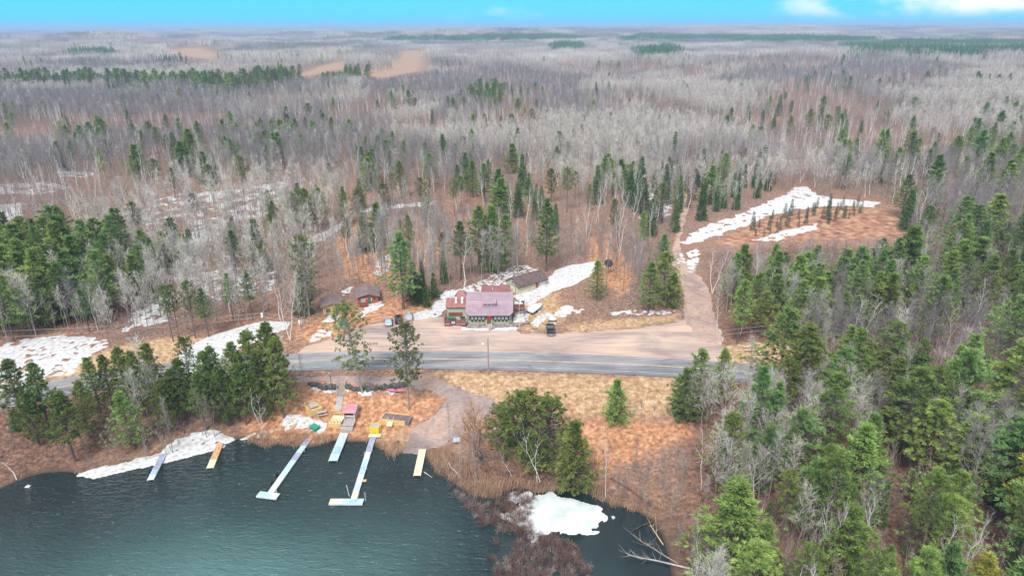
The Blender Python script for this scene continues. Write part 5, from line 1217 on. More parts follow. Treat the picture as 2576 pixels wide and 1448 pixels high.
# ------------------------------------------------------------------ tree models
class Plant:
    """arrays of limbs (tapered three-sided tubes) and blades (thin kites or spikes)"""
    def __init__(self, seed):
        self.r = np.random.default_rng(seed); self.tv = []; self.tf = []; self.tn = 0; self.P = []; self.D = []; self.Ln = []; self.Wd = []

    def limb(self, pts, rs, n=3):
        pts = np.asarray(pts, float); m = len(pts)
        d = np.gradient(pts, axis=0); d /= np.linalg.norm(d, axis=1)[:, None] + 1e-9
        s = np.cross(d, np.array([.29, .93, .17])); s /= np.linalg.norm(s, axis=1)[:, None] + 1e-9
        t = np.cross(d, s); a = np.arange(n) * 2 * math.pi / n
        V = pts[:, None] + (s[:, None] * np.cos(a)[None, :, None] + t[:, None] * np.sin(a)[None, :, None]) * np.asarray(rs)[:, None, None]
        i = np.arange(m - 1)[:, None] * n; k = np.arange(n)[None]; k2 = (k + 1) % n
        F = np.stack([i + k, i + k2, i + n + k2, i + n + k], -1).reshape(-1, 4)
        self.tv.append(V.reshape(-1, 3)); self.tf.append(F + self.tn); self.tn += m * n

    def blades(self, P, D, ln, wd):
        P = np.atleast_2d(P); D = np.atleast_2d(D); k = max(len(P), len(D))
        self.P.append(np.broadcast_to(P, (k, 3))); self.D.append(np.broadcast_to(D, (k, 3)))
        self.Ln.append(np.broadcast_to(np.asarray(ln, float), (k,))); self.Wd.append(np.broadcast_to(np.asarray(wd, float), (k,)))

    def tuft(self, c, d, n, ln, wd, spread=.9, up=.35):
        D = self.r.normal(0, 1, (n, 3)); D /= np.linalg.norm(D, axis=1)[:, None]
        D = D * spread + np.asarray(d)[None] + np.array([0, 0, up]); D /= np.linalg.norm(D, axis=1)[:, None] + 1e-9
        self.blades(np.asarray(c)[None] + self.r.normal(0, .07 * ln / .6, (n, 3)), D, ln * self.r.uniform(.7, 1.25, n), wd)

    def trunk_mesh(self, name, m):
        return np_mesh(name, np.concatenate(self.tv), np.concatenate(self.tf), [m], smooth=True)

    def blade_arrays(self, kite=True):
        P = np.concatenate(self.P); D = np.concatenate(self.D); Ln = np.concatenate(self.Ln)[:, None]; Wd = np.concatenate(self.Wd)[:, None]
        q = self.r.normal(0, 1, P.shape); s = np.cross(D, q); s /= np.linalg.norm(s, axis=1)[:, None] + 1e-9
        n = len(P)
        if kite:
            V = np.stack([P, P + D * Ln * .45 + s * Wd / 2, P + D * Ln, P + D * Ln * .45 - s * Wd / 2], 1)
            return V.reshape(-1, 3), np.arange(n * 4).reshape(n, 4)
        V = np.stack([P - s * Wd / 2, P + s * Wd / 2, P + D * Ln], 1)
        return V.reshape(-1, 3), np.arange(n * 3).reshape(n, 3)

    def crown_mesh(self, name, m, kite=True):
        V, F = self.blade_arrays(kite); return np_mesh(name, V, F, [m])


def wob(r, n, amp):
    w = np.cumsum(r.normal(0, amp, (n, 2)), 0); w -= w[0]; return w


def trunk(p, h, r0, n=7, amp=.08, top=.25, sides=6, lean=(0, 0)):
    z = np.linspace(0, h, n); w = wob(p.r, n, amp)
    pts = np.column_stack([w[:, 0] + lean[0] * z, w[:, 1] + lean[1] * z, z]); pts[0, 2] = -.4
    p.limb(pts, r0 * (1 - (1 - top) * np.linspace(0, 1, n) ** .9), sides)
    return lambda q: np.array([np.interp(q, z, pts[:, 0]), np.interp(q, z, pts[:, 1]), q])


def pine(seed, h=20, base=.28, R=3.6, whorl=1.0, nb=6, nt=5, nn=9, nl=.75, nw=.17, shape='pine', droop=0.0):
    """white pine: flat plumes in whorls, feathery outline"""
    p = Plant(seed); r = p.r; ax = trunk(p, h, h * .0135, amp=.06)
    z = base * h
    while z < h * .985:
        t = min(max((z / h - base) / (1 - base), 0.0), .999)
        prof = min(1, t * 4 + .5) * (1 - t ** 1.5) ** 1.05 * r.uniform(.68, 1.18)
        k = max(3, int(round(nb * (1 - .35 * t))))
        a0 = r.uniform(0, 6.28)
        for j in range(k):
            Lb = R * max(.10, prof) * r.uniform(.55, 1.15)
            a = a0 + j * 6.283 / k + r.normal(0, .22); el = -.12 + .75 * t ** 1.3 + r.normal(0, .10) - droop
            o = ax(z + r.normal(0, .15)); e = np.array([math.cos(a), math.sin(a), math.tan(el)]); e[2] = np.clip(e[2], -.7, 1.6)
            tip = o + e * Lb; tip[2] += .12 * Lb; mid = o + e * Lb * .5; mid[2] -= .04 * Lb
            p.limb([o, mid, tip], [.05 + .018 * Lb, .035 + .008 * Lb, .02])
            for f in np.linspace(.30, 1.0, nt):
                c = o + (tip - o) * f; c[2] += .05 * Lb * (f - .5)
                sd = np.array([-e[1], e[0], 0]) * r.normal(0, .30 * Lb * (1.15 - f) + .12)
                p.tuft(c + sd, e / np.linalg.norm(e) * .75 + sd * .5, nn, nl * (.75 + .35 * r.random()), nw, .75, .38)
        z += whorl * (1.15 - .5 * t) * r.uniform(.8, 1.2)
    p.tuft(ax(h * .985), (0, 0, 1), nn, nl, nw, .5, .8)
    return p


def red_pine(seed, h=20, base=.5, R=3.3, n=70, nn=13, sparse=1.0, point=False):
    """red pine: bare trunk below, open rounded crown with a pom-pom at every branch end"""
    p = Plant(seed); r = p.r; ax = trunk(p, h, h * .0135, amp=.10, top=.3)
    for i in range(n):
        t = (i + r.random()) / n
        z = h * (base + (1 - base) * t * .97); prof = min(1, t * 3 + .5) * (1 - t) ** .58 if point else math.sin(math.pi * min(1, .16 + .84 * t) ** 1.15) ** .62
        a = i * 2.4 + r.normal(0, .3); Lb = R * prof * r.uniform(.5, 1.12) + .3; el = -.15 + 1.0 * t + r.normal(0, .15)
        o = ax(z); e = np.array([math.cos(a) * math.cos(el), math.sin(a) * math.cos(el), math.sin(el)])
        tip = o + e * Lb; tip[2] += .10 * Lb; mid = o + e * Lb * .55; mid[2] -= .05 * Lb
        p.limb([o, mid, tip], [.05 + .02 * Lb, .035, .015])
        for q in range(int(3 + 2 * sparse)):
            f = 1 if q == 0 else r.uniform(.55, 1.0)
            c = o + (tip - o) * f + (r.normal(0, .30, 3) if q else 0)
            p.tuft(c, e * .35, int(nn * 1.3), .44, .105, 1.0, .22)
    for i in range(7):                                   # dead stubs under the crown
        z = h * r.uniform(base * .45, base); a = r.uniform(0, 6.28); o = ax(z); e = np.array([math.cos(a), math.sin(a), -.15]) * r.uniform(.5, 1.6)
        p.limb([o, o + e * .6, o + e], [.035, .025, .01])
    p.tuft(ax(h * .985), (0, 0, 1), nn, .6, .13, .6, .6)
    return p


def spruce(seed, h=14, R=1.9, base=.06, nn=6, whorl=.55, thin=1.0):
    p = Plant(seed); r = p.r; ax = trunk(p, h, h * .012, amp=.03, top=.15, sides=5)
    z = base * h
    while z < h * .98:
        t = min(max((z / h - base) / (1 - base), 0.0), .999); k = 7 if t < .6 else 5; a0 = r.uniform(0, 6.28)
        for j in range(k):
            Lb = R * (1 - t) ** .85 * r.uniform(.65, 1.12) + .12
            a = a0 + j * 6.283 / k + r.normal(0, .2); o = ax(z); e = np.array([math.cos(a), math.sin(a), -.28 + .5 * t])
            tip = o + e * Lb; p.limb([o, tip], [.03 + .01 * Lb, .012])
            m = max(2, int(3 * thin + Lb))
            for f in np.linspace(.35, 1, m):
                p.tuft(o + (tip - o) * f, e * .9, nn, .42 + .12 * Lb, .17, .6, .05)
        z += whorl * r.uniform(.8, 1.2)
    p.tuft(ax(h * .97), (0, 0, 1), nn, .5, .12, .3, 1)
    return p


def bare(seed, h=16, start=.42, spread=.5, nl=15, reach=.34, tw=5, sub=3, r0=.009, forks=1, lean=(0, 0), tr=.05, curl=.25, amp=.16):
    """leafless broadleaf: trunk, ascending limbs, twigs"""
    p = Plant(seed); r = p.r
    for fk in range(forks):
        ln = lean if forks == 1 else (lean[0] + .14 * math.cos(fk * 2.4 + seed), lean[1] + .14 * math.sin(fk * 2.4 + seed))
        hh = h * (1 if fk == 0 else r.uniform(.75, .95)); ax = trunk(p, hh, hh * r0, n=8, amp=amp, top=.10, sides=5, lean=ln)
        for i in range(nl):
            t = (i + r.random()) / nl; z = hh * (start + (1 - start) * t * .98); a = i * 2.4 + r.normal(0, .5)
            inc = spread * (1.15 - .55 * t) + r.normal(0, .10); Lb = hh * reach * (1.05 - .72 * t) * r.uniform(.65, 1.15)
            d0 = np.array([math.cos(a) * math.sin(inc), math.sin(a) * math.sin(inc), math.cos(inc)]); o = ax(z)
            m1 = o + d0 * Lb * .5; d1 = d0 + np.array([0, 0, curl]) + r.normal(0, .12, 3); d1 /= np.linalg.norm(d1); tip = m1 + d1 * Lb * .5
            rb = hh * r0 * (.42 - .25 * t)
            p.limb([o, m1, tip], [rb, rb * .62, rb * .2])
            for j in range(tw):
                f = r.uniform(.25, 1.0); c = o + (m1 - o) * f * 2 if f < .5 else m1 + (tip - m1) * (f - .5) * 2
                dd = d1 * .8 + r.normal(0, .42, 3) + np.array([0, 0, .22]); dd /= np.linalg.norm(dd); tl = hh * .105 * r.uniform(.6, 1.3)
                p.blades(c, dd, tl, tr)
                if sub:
                    fs = r.uniform(.2, .95, sub); D2 = dd[None] * .8 + r.normal(0, .45, (sub, 3)); D2 /= np.linalg.norm(D2, axis=1)[:, None]
                    p.blades(c[None] + dd[None] * tl * fs[:, None], D2, tl * .62 * r.uniform(.6, 1.2, sub), tr * .72)
    return p


def bush(seed, h=2.2, n=26, w=.05, spread=.8, sub=4):
    p = Plant(seed); r = p.r
    for i in range(n):
        a = r.uniform(0, 6.28); inc = abs(r.normal(0, spread * .6)); d = np.array([math.cos(a) * math.sin(inc), math.sin(a) * math.sin(inc), max(.15, math.cos(inc))])
        o = np.array([math.cos(a), math.sin(a), 0]) * r.uniform(0, .35); ln = h * r.uniform(.6, 1.1)
        p.blades(o, d, ln, w)
        f = r.uniform(.2, .95, sub); D2 = d[None] + r.normal(0, .5, (sub, 3)); D2 /= np.linalg.norm(D2, axis=1)[:, None]
        p.blades(o[None] + d[None] * ln * f[:, None], D2, h * .35 * r.uniform(.5, 1.2, sub), w * .7)
    return p


def blade_clump(seed, h=1.6, n=30, w=.06, rad_=.5, lean=.3):
    p = Plant(seed); r = p.r; o = np.column_stack([r.normal(0, rad_, (n, 2)), np.full(n, -.05)]); D = np.column_stack([r.normal(0, lean, (n, 2)), np.ones(n)])
    D /= np.linalg.norm(D, axis=1)[:, None]; p.blades(o, D, h * r.uniform(.5, 1.15, n), w); return p


def merge(name, p, mats, kite):
    """trunk and crown as one mesh, for the far woods"""
    Vs = []; Fs = []; mi = []; o = 0
    if p.tv:
        V = np.concatenate(p.tv); F = np.concatenate(p.tf); Vs.append(V); Fs += [list(map(int, f)) for f in F]; mi += [0] * len(F); o = len(V)
    V, F = p.blade_arrays(kite); Vs.append(V); Fs += [list(map(int, f)) for f in (F + o)]; mi += [len(mats) - 1] * len(F)
    me = bpy.data.meshes.new(name); me.from_pydata(np.concatenate(Vs).tolist(), [], Fs)
    for m in mats: me.materials.append(m)
    me.polygons.foreach_set('material_index', mi); me.update(); return me


def src(name, me):
    return bpy.data.objects.new(name, me)


def scatter(name, label, kind, pts, idx, scale, rotz, sources):
    """one object that sets copies of its sources on the given points (geometry nodes)"""
    c = bpy.data.collections.new(name + ' models')
    for i, o in enumerate(sources):
        o.name = '%s_model_%02d' % (name, i); c.objects.link(o)
    me = bpy.data.meshes.new(name); me.vertices.add(len(pts)); me.vertices.foreach_set('co', np.ascontiguousarray(pts, dtype=np.float32).ravel())
    me.attributes.new('pick', 'INT', 'POINT').data.foreach_set('value', np.asarray(idx, np.int32))
    me.attributes.new('size', 'FLOAT_VECTOR', 'POINT').data.foreach_set('vector', np.ascontiguousarray(scale, dtype=np.float32).ravel())
    me.attributes.new('turn', 'FLOAT_VECTOR', 'POINT').data.foreach_set('vector', np.ascontiguousarray(rotz, dtype=np.float32).ravel())
    o = tag(link(name, me), label, None, None, kind)
    g = bpy.data.node_groups.new(name + ' scatter', 'GeometryNodeTree')
    g.interface.new_socket('Geometry', in_out='INPUT', socket_type='NodeSocketGeometry'); g.interface.new_socket('Geometry', in_out='OUTPUT', socket_type='NodeSocketGeometry')
    N = g.nodes; K = g.links.new; gi = N.new('NodeGroupInput'); go = N.new('NodeGroupOutput')
    ip = N.new('GeometryNodeInstanceOnPoints'); ci = N.new('GeometryNodeCollectionInfo'); ci.inputs[0].default_value = c
    ci.inputs['Separate Children'].default_value = True; ci.inputs['Reset Children'].default_value = True
    ip.inputs['Pick Instance'].default_value = True

    def attr(nm, ty):
        a = N.new('GeometryNodeInputNamedAttribute'); a.data_type = ty; a.inputs['Name'].default_value = nm
        return [s for s in a.outputs if s.enabled and s.name == 'Attribute'][0]
    K(gi.outputs[0], ip.inputs['Points']); K(ci.outputs[0], ip.inputs['Instance']); K(attr('pick', 'INT'), ip.inputs['Instance Index'])
    e2r = N.new('FunctionNodeEulerToRotation'); K(attr('turn', 'FLOAT_VECTOR'), e2r.inputs[0]); K(e2r.outputs[0], ip.inputs['Rotation']); K(attr('size', 'FLOAT_VECTOR'), ip.inputs['Scale'])
    K(ip.outputs[0], go.inputs[0])
    md = o.modifiers.new('scatter', 'NODES'); md.node_group = g
    return o


# models with separate trunk and crown, for the trees one can tell apart: kind -> [(trunk, crown, height)]
def pair(nm, p, tm, cm, h, kite=True, part='crown'):
    return (p.trunk_mesh('trunk', tm), p.crown_mesh(part, cm, kite), h)


MODEL = {}
MODEL['white_pine'] = [pair('white_pine', pine(10 + i, 20, b, R, 1.0, 6, 5, 22, .60, .10), M['bark'], M['white_pine' if i % 3 else 'blue_pine'], 20) for i, (b, R) in enumerate([(.25, 4.4), (.34, 4.0), (.16, 5.0), (.45, 4.0), (.28, 5.2)])]
MODEL['broad_pine'] = [pair('white_pine', pine(25 + i, 19, b, R, 1.2, 5, 7, 28, .62, .095, droop=.04), M['bark'], M['white_pine' if i % 2 else 'blue_pine'], 19) for i, (b, R) in enumerate([(.22, 6.4), (.30, 5.8), (.18, 6.8)])]
MODEL['yellow_pine'] = [pair('white_pine', pine(31, 20, .25, 4.0, 1.0, 6, 5, 11), M['bark'], M['yellow_pine'], 20)]
MODEL['bushy_pine'] = [pair('white_pine', pine(40 + i, 12, .05, 3.5, .75, 7, 5, 20, .55, .10), M['bark'], M['white_pine' if i else 'blue_pine'], 12) for i in range(3)]
MODEL['red_pine'] = [pair('red_pine', red_pine(50 + i, 20, b, R, n), M['bark'], M['red_pine'], 20) for i, (b, R, n) in enumerate([(.45, 3.4, 75), (.36, 3.0, 80), (.55, 3.6, 70), (.3, 3.3, 95)])]
MODEL['dense_red'] = [pair('red_pine', red_pine(55 + i, 18, b, R, n, 16, 1.2), M['bark'], M['red_pine'], 18) for i, (b, R, n) in enumerate([(.12, 4.6, 130), (.22, 4.2, 120), (.30, 4.4, 110)])]
MODEL['row_pine'] = [pair('red_pine', red_pine(155 + i, 20, b, R, n, 15, 1.0, True), M['bark'], M['red_pine'], 20) for i, (b, R, n) in enumerate([(.22, 4.0, 130), (.34, 3.6, 115), (.14, 4.4, 140), (.28, 3.4, 120)])]
MODEL['open_pine'] = [pair('red_pine', red_pine(60 + i, 20, b, R, n + 30, 14, .9), M['grey_bark'], M['red_pine'], 20) for i, (b, R, n) in enumerate([(.30, 4.6, 74), (.34, 4.2, 95)])]
MODEL['spruce'] = [pair('spruce', spruce(70 + i, 14, R), M['bark'], M['spruce'], 14) for i, R in enumerate([1.9, 2.6, 1.5])]
MODEL['bog_spruce'] = [pair('spruce', spruce(80 + i, 8, R, .12, 4, .6, .6), M['grey_bark'], M['bog_spruce'], 8) for i, R in enumerate([.75, .95])]
MODEL['aspen'] = [pair('bare', bare(90 + i, 17, .42, .40, 18, .22, 7, 5, tr=.04), M['grey_bark'], M['aspen_twig'], 17, False) for i in range(4)]
MODEL['cream'] = [pair('bare', bare(100 + i, 16, .28, .58, 24, .32, 7, 6, .010, tr=.045), M['grey_bark'], M['cream_twig'], 16, False) for i in range(3)]
MODEL['maple'] = [pair('bare', bare(110 + i, 15, .28, .62, 22, .33, 7, 5, .009, tr=.04), M['grey_bark'], M['maple_twig'], 15, False) for i in range(3)]
MODEL['stems'] = [pair('bare', bare(120 + i, 11, .30, .45, 11, .28, 5, 3, .008, 3), M['grey_bark'], M['brush_twig'], 11, False) for i in range(2)]
MODEL['birch'] = [pair('birch', bare(130 + i, 13, .40, .55, 11, .32, 4, 2, .0105, 1 + (i % 3 == 1), (.10 * (i % 2), 0), .05, .2, .25), M['birch'], M['aspen_twig'], 13, False) for i in range(4)]
MODEL['snag'] = [pair('birch', bare(140 + i, 12, .35, .75, 7, .36, 2, 1, .0115, 1 + i, (-.12, -.02), .06, .35, .3), M['birch'], M['birch'], 12, False) for i in range(2)]
MODEL['willow'] = [pair('willow', bare(150, 9, .15, .85, 16, .55, 7, 6, .016, 3, (-.18, 0), .05, -.05, .3), M['bark'], M['willow_twig'], 9, False)]
MODEL['rust'] = [pair('spruce', spruce(160, 9, 1.9), M['bark'], M['rust'], 9)]
TOPNAME = {'white_pine': 'white_pine', 'broad_pine': 'white_pine', 'yellow_pine': 'white_pine', 'bushy_pine': 'white_pine', 'red_pine': 'red_pine', 'dense_red': 'red_pine', 'row_pine': 'red_pine', 'open_pine': 'red_pine', 'spruce': 'spruce_tree', 'bog_spruce': 'bog_spruce', 'rust': 'spruce_tree',
           'aspen': 'bare_tree', 'cream': 'bare_tree', 'maple': 'bare_tree', 'stems': 'bare_tree', 'birch': 'birch_tree', 'snag': 'birch_tree', 'willow': 'willow_tree'}
CATNAME = {'white_pine': 'pine tree', 'red_pine': 'pine tree', 'spruce_tree': 'spruce tree', 'bog_spruce': 'spruce tree', 'bare_tree': 'tree', 'birch_tree': 'birch tree', 'willow_tree': 'willow tree'}
RT = random.Random(5)
N_OF = {}


def plant(kind, p, h, label, group=None, wide=1.0, turn=None, lean=(0, 0), var=None):
    """a tree of this kind, h metres tall, rooted at p"""
    ms = MODEL[kind]; t_me, c_me, mh = ms[(RT.randrange(len(ms)) if var is None else var) % len(ms)]
    nm = TOPNAME[kind]; s = h / mh; wide *= 1.32 if nm == 'white_pine' else 1.15 if nm == 'spruce_tree' else 1.0
    o = thing(nm, label, CATNAME[nm], p, RT.uniform(0, 6.28) if turn is None else turn, group)
    o.rotation_euler = (lean[0], lean[1], o.rotation_euler[2]); o.scale = (s * wide, s * wide, s)
    a = link('trunk', t_me, o); b = link('crown', c_me, o)
    N_OF[nm] = N_OF.get(nm, 0) + 1
    return o
# ------------------------------------------------------------------ where the trees stand
rng = np.random.default_rng(77)
YARD = [(1080, 832), (1082, 770), (1120, 735), (1268, 715), (1380, 672), (1420, 672), (1505, 652), (1490, 700), (1425, 735), (1425, 830)]
CABINS = [(780, 835), (785, 750), (880, 730), (960, 728), (1000, 765), (1085, 775), (1085, 800), (960, 812), (870, 842)]
BEACH = [(585, 1112), (640, 1062), (700, 1035), (780, 985), (820, 945), (1085, 940), (1150, 985), (1245, 1015), (1180, 1090), (1080, 1135), (1000, 1155), (800, 1128), (640, 1122)]
YARD2 = [(1405, 826), (1440, 790), (1480, 750), (1560, 735), (1640, 780), (1712, 780), (1705, 806), (1600, 820), (1500, 829), (1430, 832)]
TRAIL = [(1395, 1042), (1560, 1056), (1730, 1050), (1745, 1085), (1560, 1110), (1460, 1115)]
LEFTROAD = [(-100, 985), (62, 968), (62, 1012), (-100, 1050)]
DRIVE = SNOW[1][0]
FIELD = SNOW[0][0]
CREEK = SNOW[21][0]
assert CREEK[0] == (1716, 612)
CLUMP = [(1225, 1105), (1475, 1095), (1510, 1245), (1235, 1238)]
CUTISLE = [(862, 150), (920, 132), (985, 128), (990, 178), (930, 186), (865, 184)]
VISROAD = [(735, 950), (745, 885), (1705, 885), (1712, 960), (1080, 965)]
OPEN_BASE = [CLUMP, LOT, SIDE, RAMP, YARD, CABINS, BEACH, TRAIL, DRIVE, FIELD, CREEK, Z_GRASS[0], YARD2, Z_GRASS[2], Z_GRASS[3], Z_BOG[0], CLEARCUT[0], CLEARCUT[1]]
OPEN_VIEW = [LOT, [(1650, 830), (1706, 690), (1700, 668), (1760, 690), (1795, 760), (1808, 860), (1700, 880)], RAMP, YARD, CABINS, BEACH, TRAIL, DRIVE, FIELD, CREEK, Z_GRASS[0], YARD2, VISROAD, LEFTROAD, LAKE_D,
             [(1795, 888), (1860, 865), (1985, 868), (1990, 925), (1820, 935)], Z_BOG[0], CLEARCUT[0], CLEARCUT[1], [(1720, 560), (1960, 470), (2210, 495), (2210, 525), (1730, 640)]]


def any_in(u, v, polys):
    r = np.zeros(u.shape, bool)
    for q in polys: r |= inside(u, v, q)
    return r


def clear(x, y, z, h, wide=1.6):
    """true where a tree neither stands in an opening nor hides one"""
    u, v = proj(x, y, z)
    bad = any_in(u, v, OPEN_BASE) & ~inside(u, v, CUTISLE)
    for f in (.35, .65, .95):
        for dx in (-wide, wide):
            uu, vv = proj(x + dx, y, z + h * f); bad |= any_in(uu, vv, OPEN_VIEW) & ~inside(uu, vv, CUTISLE) & (v < 1e5)
    bad |= (np.abs(y - road_y(x)) < 7.6) & (np.abs(x) < 300)
    bad |= lake_d(x, y) < .8
    return ~bad


def grid(x0, x1, y0, y1, cell, seed):
    gx = np.arange(x0, x1, cell); gy = np.arange(y0, y1, cell); X, Y = np.meshgrid(gx, gy, indexing='ij'); r = np.random.default_rng(seed)
    return X.ravel() + r.uniform(-.48, .48, X.size) * cell, Y.ravel() + r.uniform(-.48, .48, X.size) * cell


def seen(x, y, z, m=.13):
    u, v = proj(x, y, z); return (u > -PW * m) & (u < PW * (1 + m)) & (v > -50) & (v < PH * 1.16) & (y > 20)


ZONES = [  # where a tree stands, in words one can find in the photo
    ([(-400, 545), (140, 545), (340, 590), (450, 690), (330, 790), (250, 870), (-400, 880)], 'in the thick evergreen stand above the snowy field', 'west stand'),
    ([(-400, 880), (760, 880), (760, 1120), (200, 1200), (-400, 1280)], 'on the lake bank between the docks and the paved road', 'lake bank'),
    ([(380, 560), (1110, 560), (1110, 850), (380, 850)], 'on the leafy slope around the two cabins', 'cabin slope'),
    ([(1110, 560), (1720, 560), (1720, 800), (1110, 800)], 'on the slope behind the red-roofed lodge', 'lodge slope'),
    ([(1720, 600), (2900, 560), (2900, 885), (1720, 885)], 'in the mixed wood beyond the power line and side road', 'power line wood'),
    ([(1250, 885), (1800, 885), (1800, 1210), (1250, 1210)], 'on the sandy flat between the road and the pond', 'pond flat'),
    ([(1700, 880), (2250, 880), (2250, 1130), (1700, 1130)], 'screening the paved road beyond the side-road junction', 'road screen'),
    ([(2250, 880), (2950, 880), (2950, 1130), (2250, 1130)], 'in the dense pines where the road bends out of sight', 'road bend pines'),
    ([(1400, 1130), (2150, 1130), (2150, 1800), (1400, 1800)], 'on the brown leaf litter beside the dark pond', 'pond wood'),
    ([(2150, 1130), (2950, 1130), (2950, 1800), (2150, 1800)], 'in the deep mixed wood farthest from the pond', 'deep wood'),
    ([(1560, 400), (2400, 400), (2400, 610), (1560, 610)], 'around the snowy frozen creek and red bog', 'creek'),
    ([(-400, 200), (950, 200), (950, 560), (-400, 560)], 'in the grey hill forest behind the cabins', 'cabin hill'),
    ([(950, 200), (1560, 200), (1560, 560), (950, 560)], 'in the grey hill forest behind the lodge', 'lodge hill'),
    ([(1560, 200), (2950, 200), (2950, 600), (1560, 600)], 'in the grey forest beyond the frozen creek', 'creek forest'),
]
LOOK = {'broad_pine': 'broad spreading white pine', 'white_pine': 'green white pine', 'yellow_pine': 'yellow-green pine', 'bushy_pine': 'bushy young pine', 'red_pine': 'dark round-topped red pine', 'open_pine': 'open red pine', 'dense_red': 'dense domed red pine', 'row_pine': 'upright red pine', 'spruce': 'narrow dark spruce', 'bog_spruce': 'stunted grey-green spruce',
        'aspen': 'bare grey aspen', 'cream': 'bare pale wide-crowned tree', 'maple': 'bare dark twiggy maple', 'stems': 'bare clump of thin saplings', 'birch': 'white-barked birch', 'snag': 'dead white birch', 'willow': 'orange willow', 'rust': 'rusty dead spruce'}


def where(u, v):
    for poly, ph, g in ZONES:
        if inside(np.array([u]), np.array([v]), poly)[0]: return ph, g
    return 'in the far grey forest below the skyline', 'far forest'


def auto_label(kind, h, u, v):
    ph, g = where(u, v); big = 'tall ' if h > 17.5 else 'small ' if h < 10 else ''
    return big + LOOK[kind] + ' ' + ph, '%s%ss, %s' % (big, LOOK[kind], g)


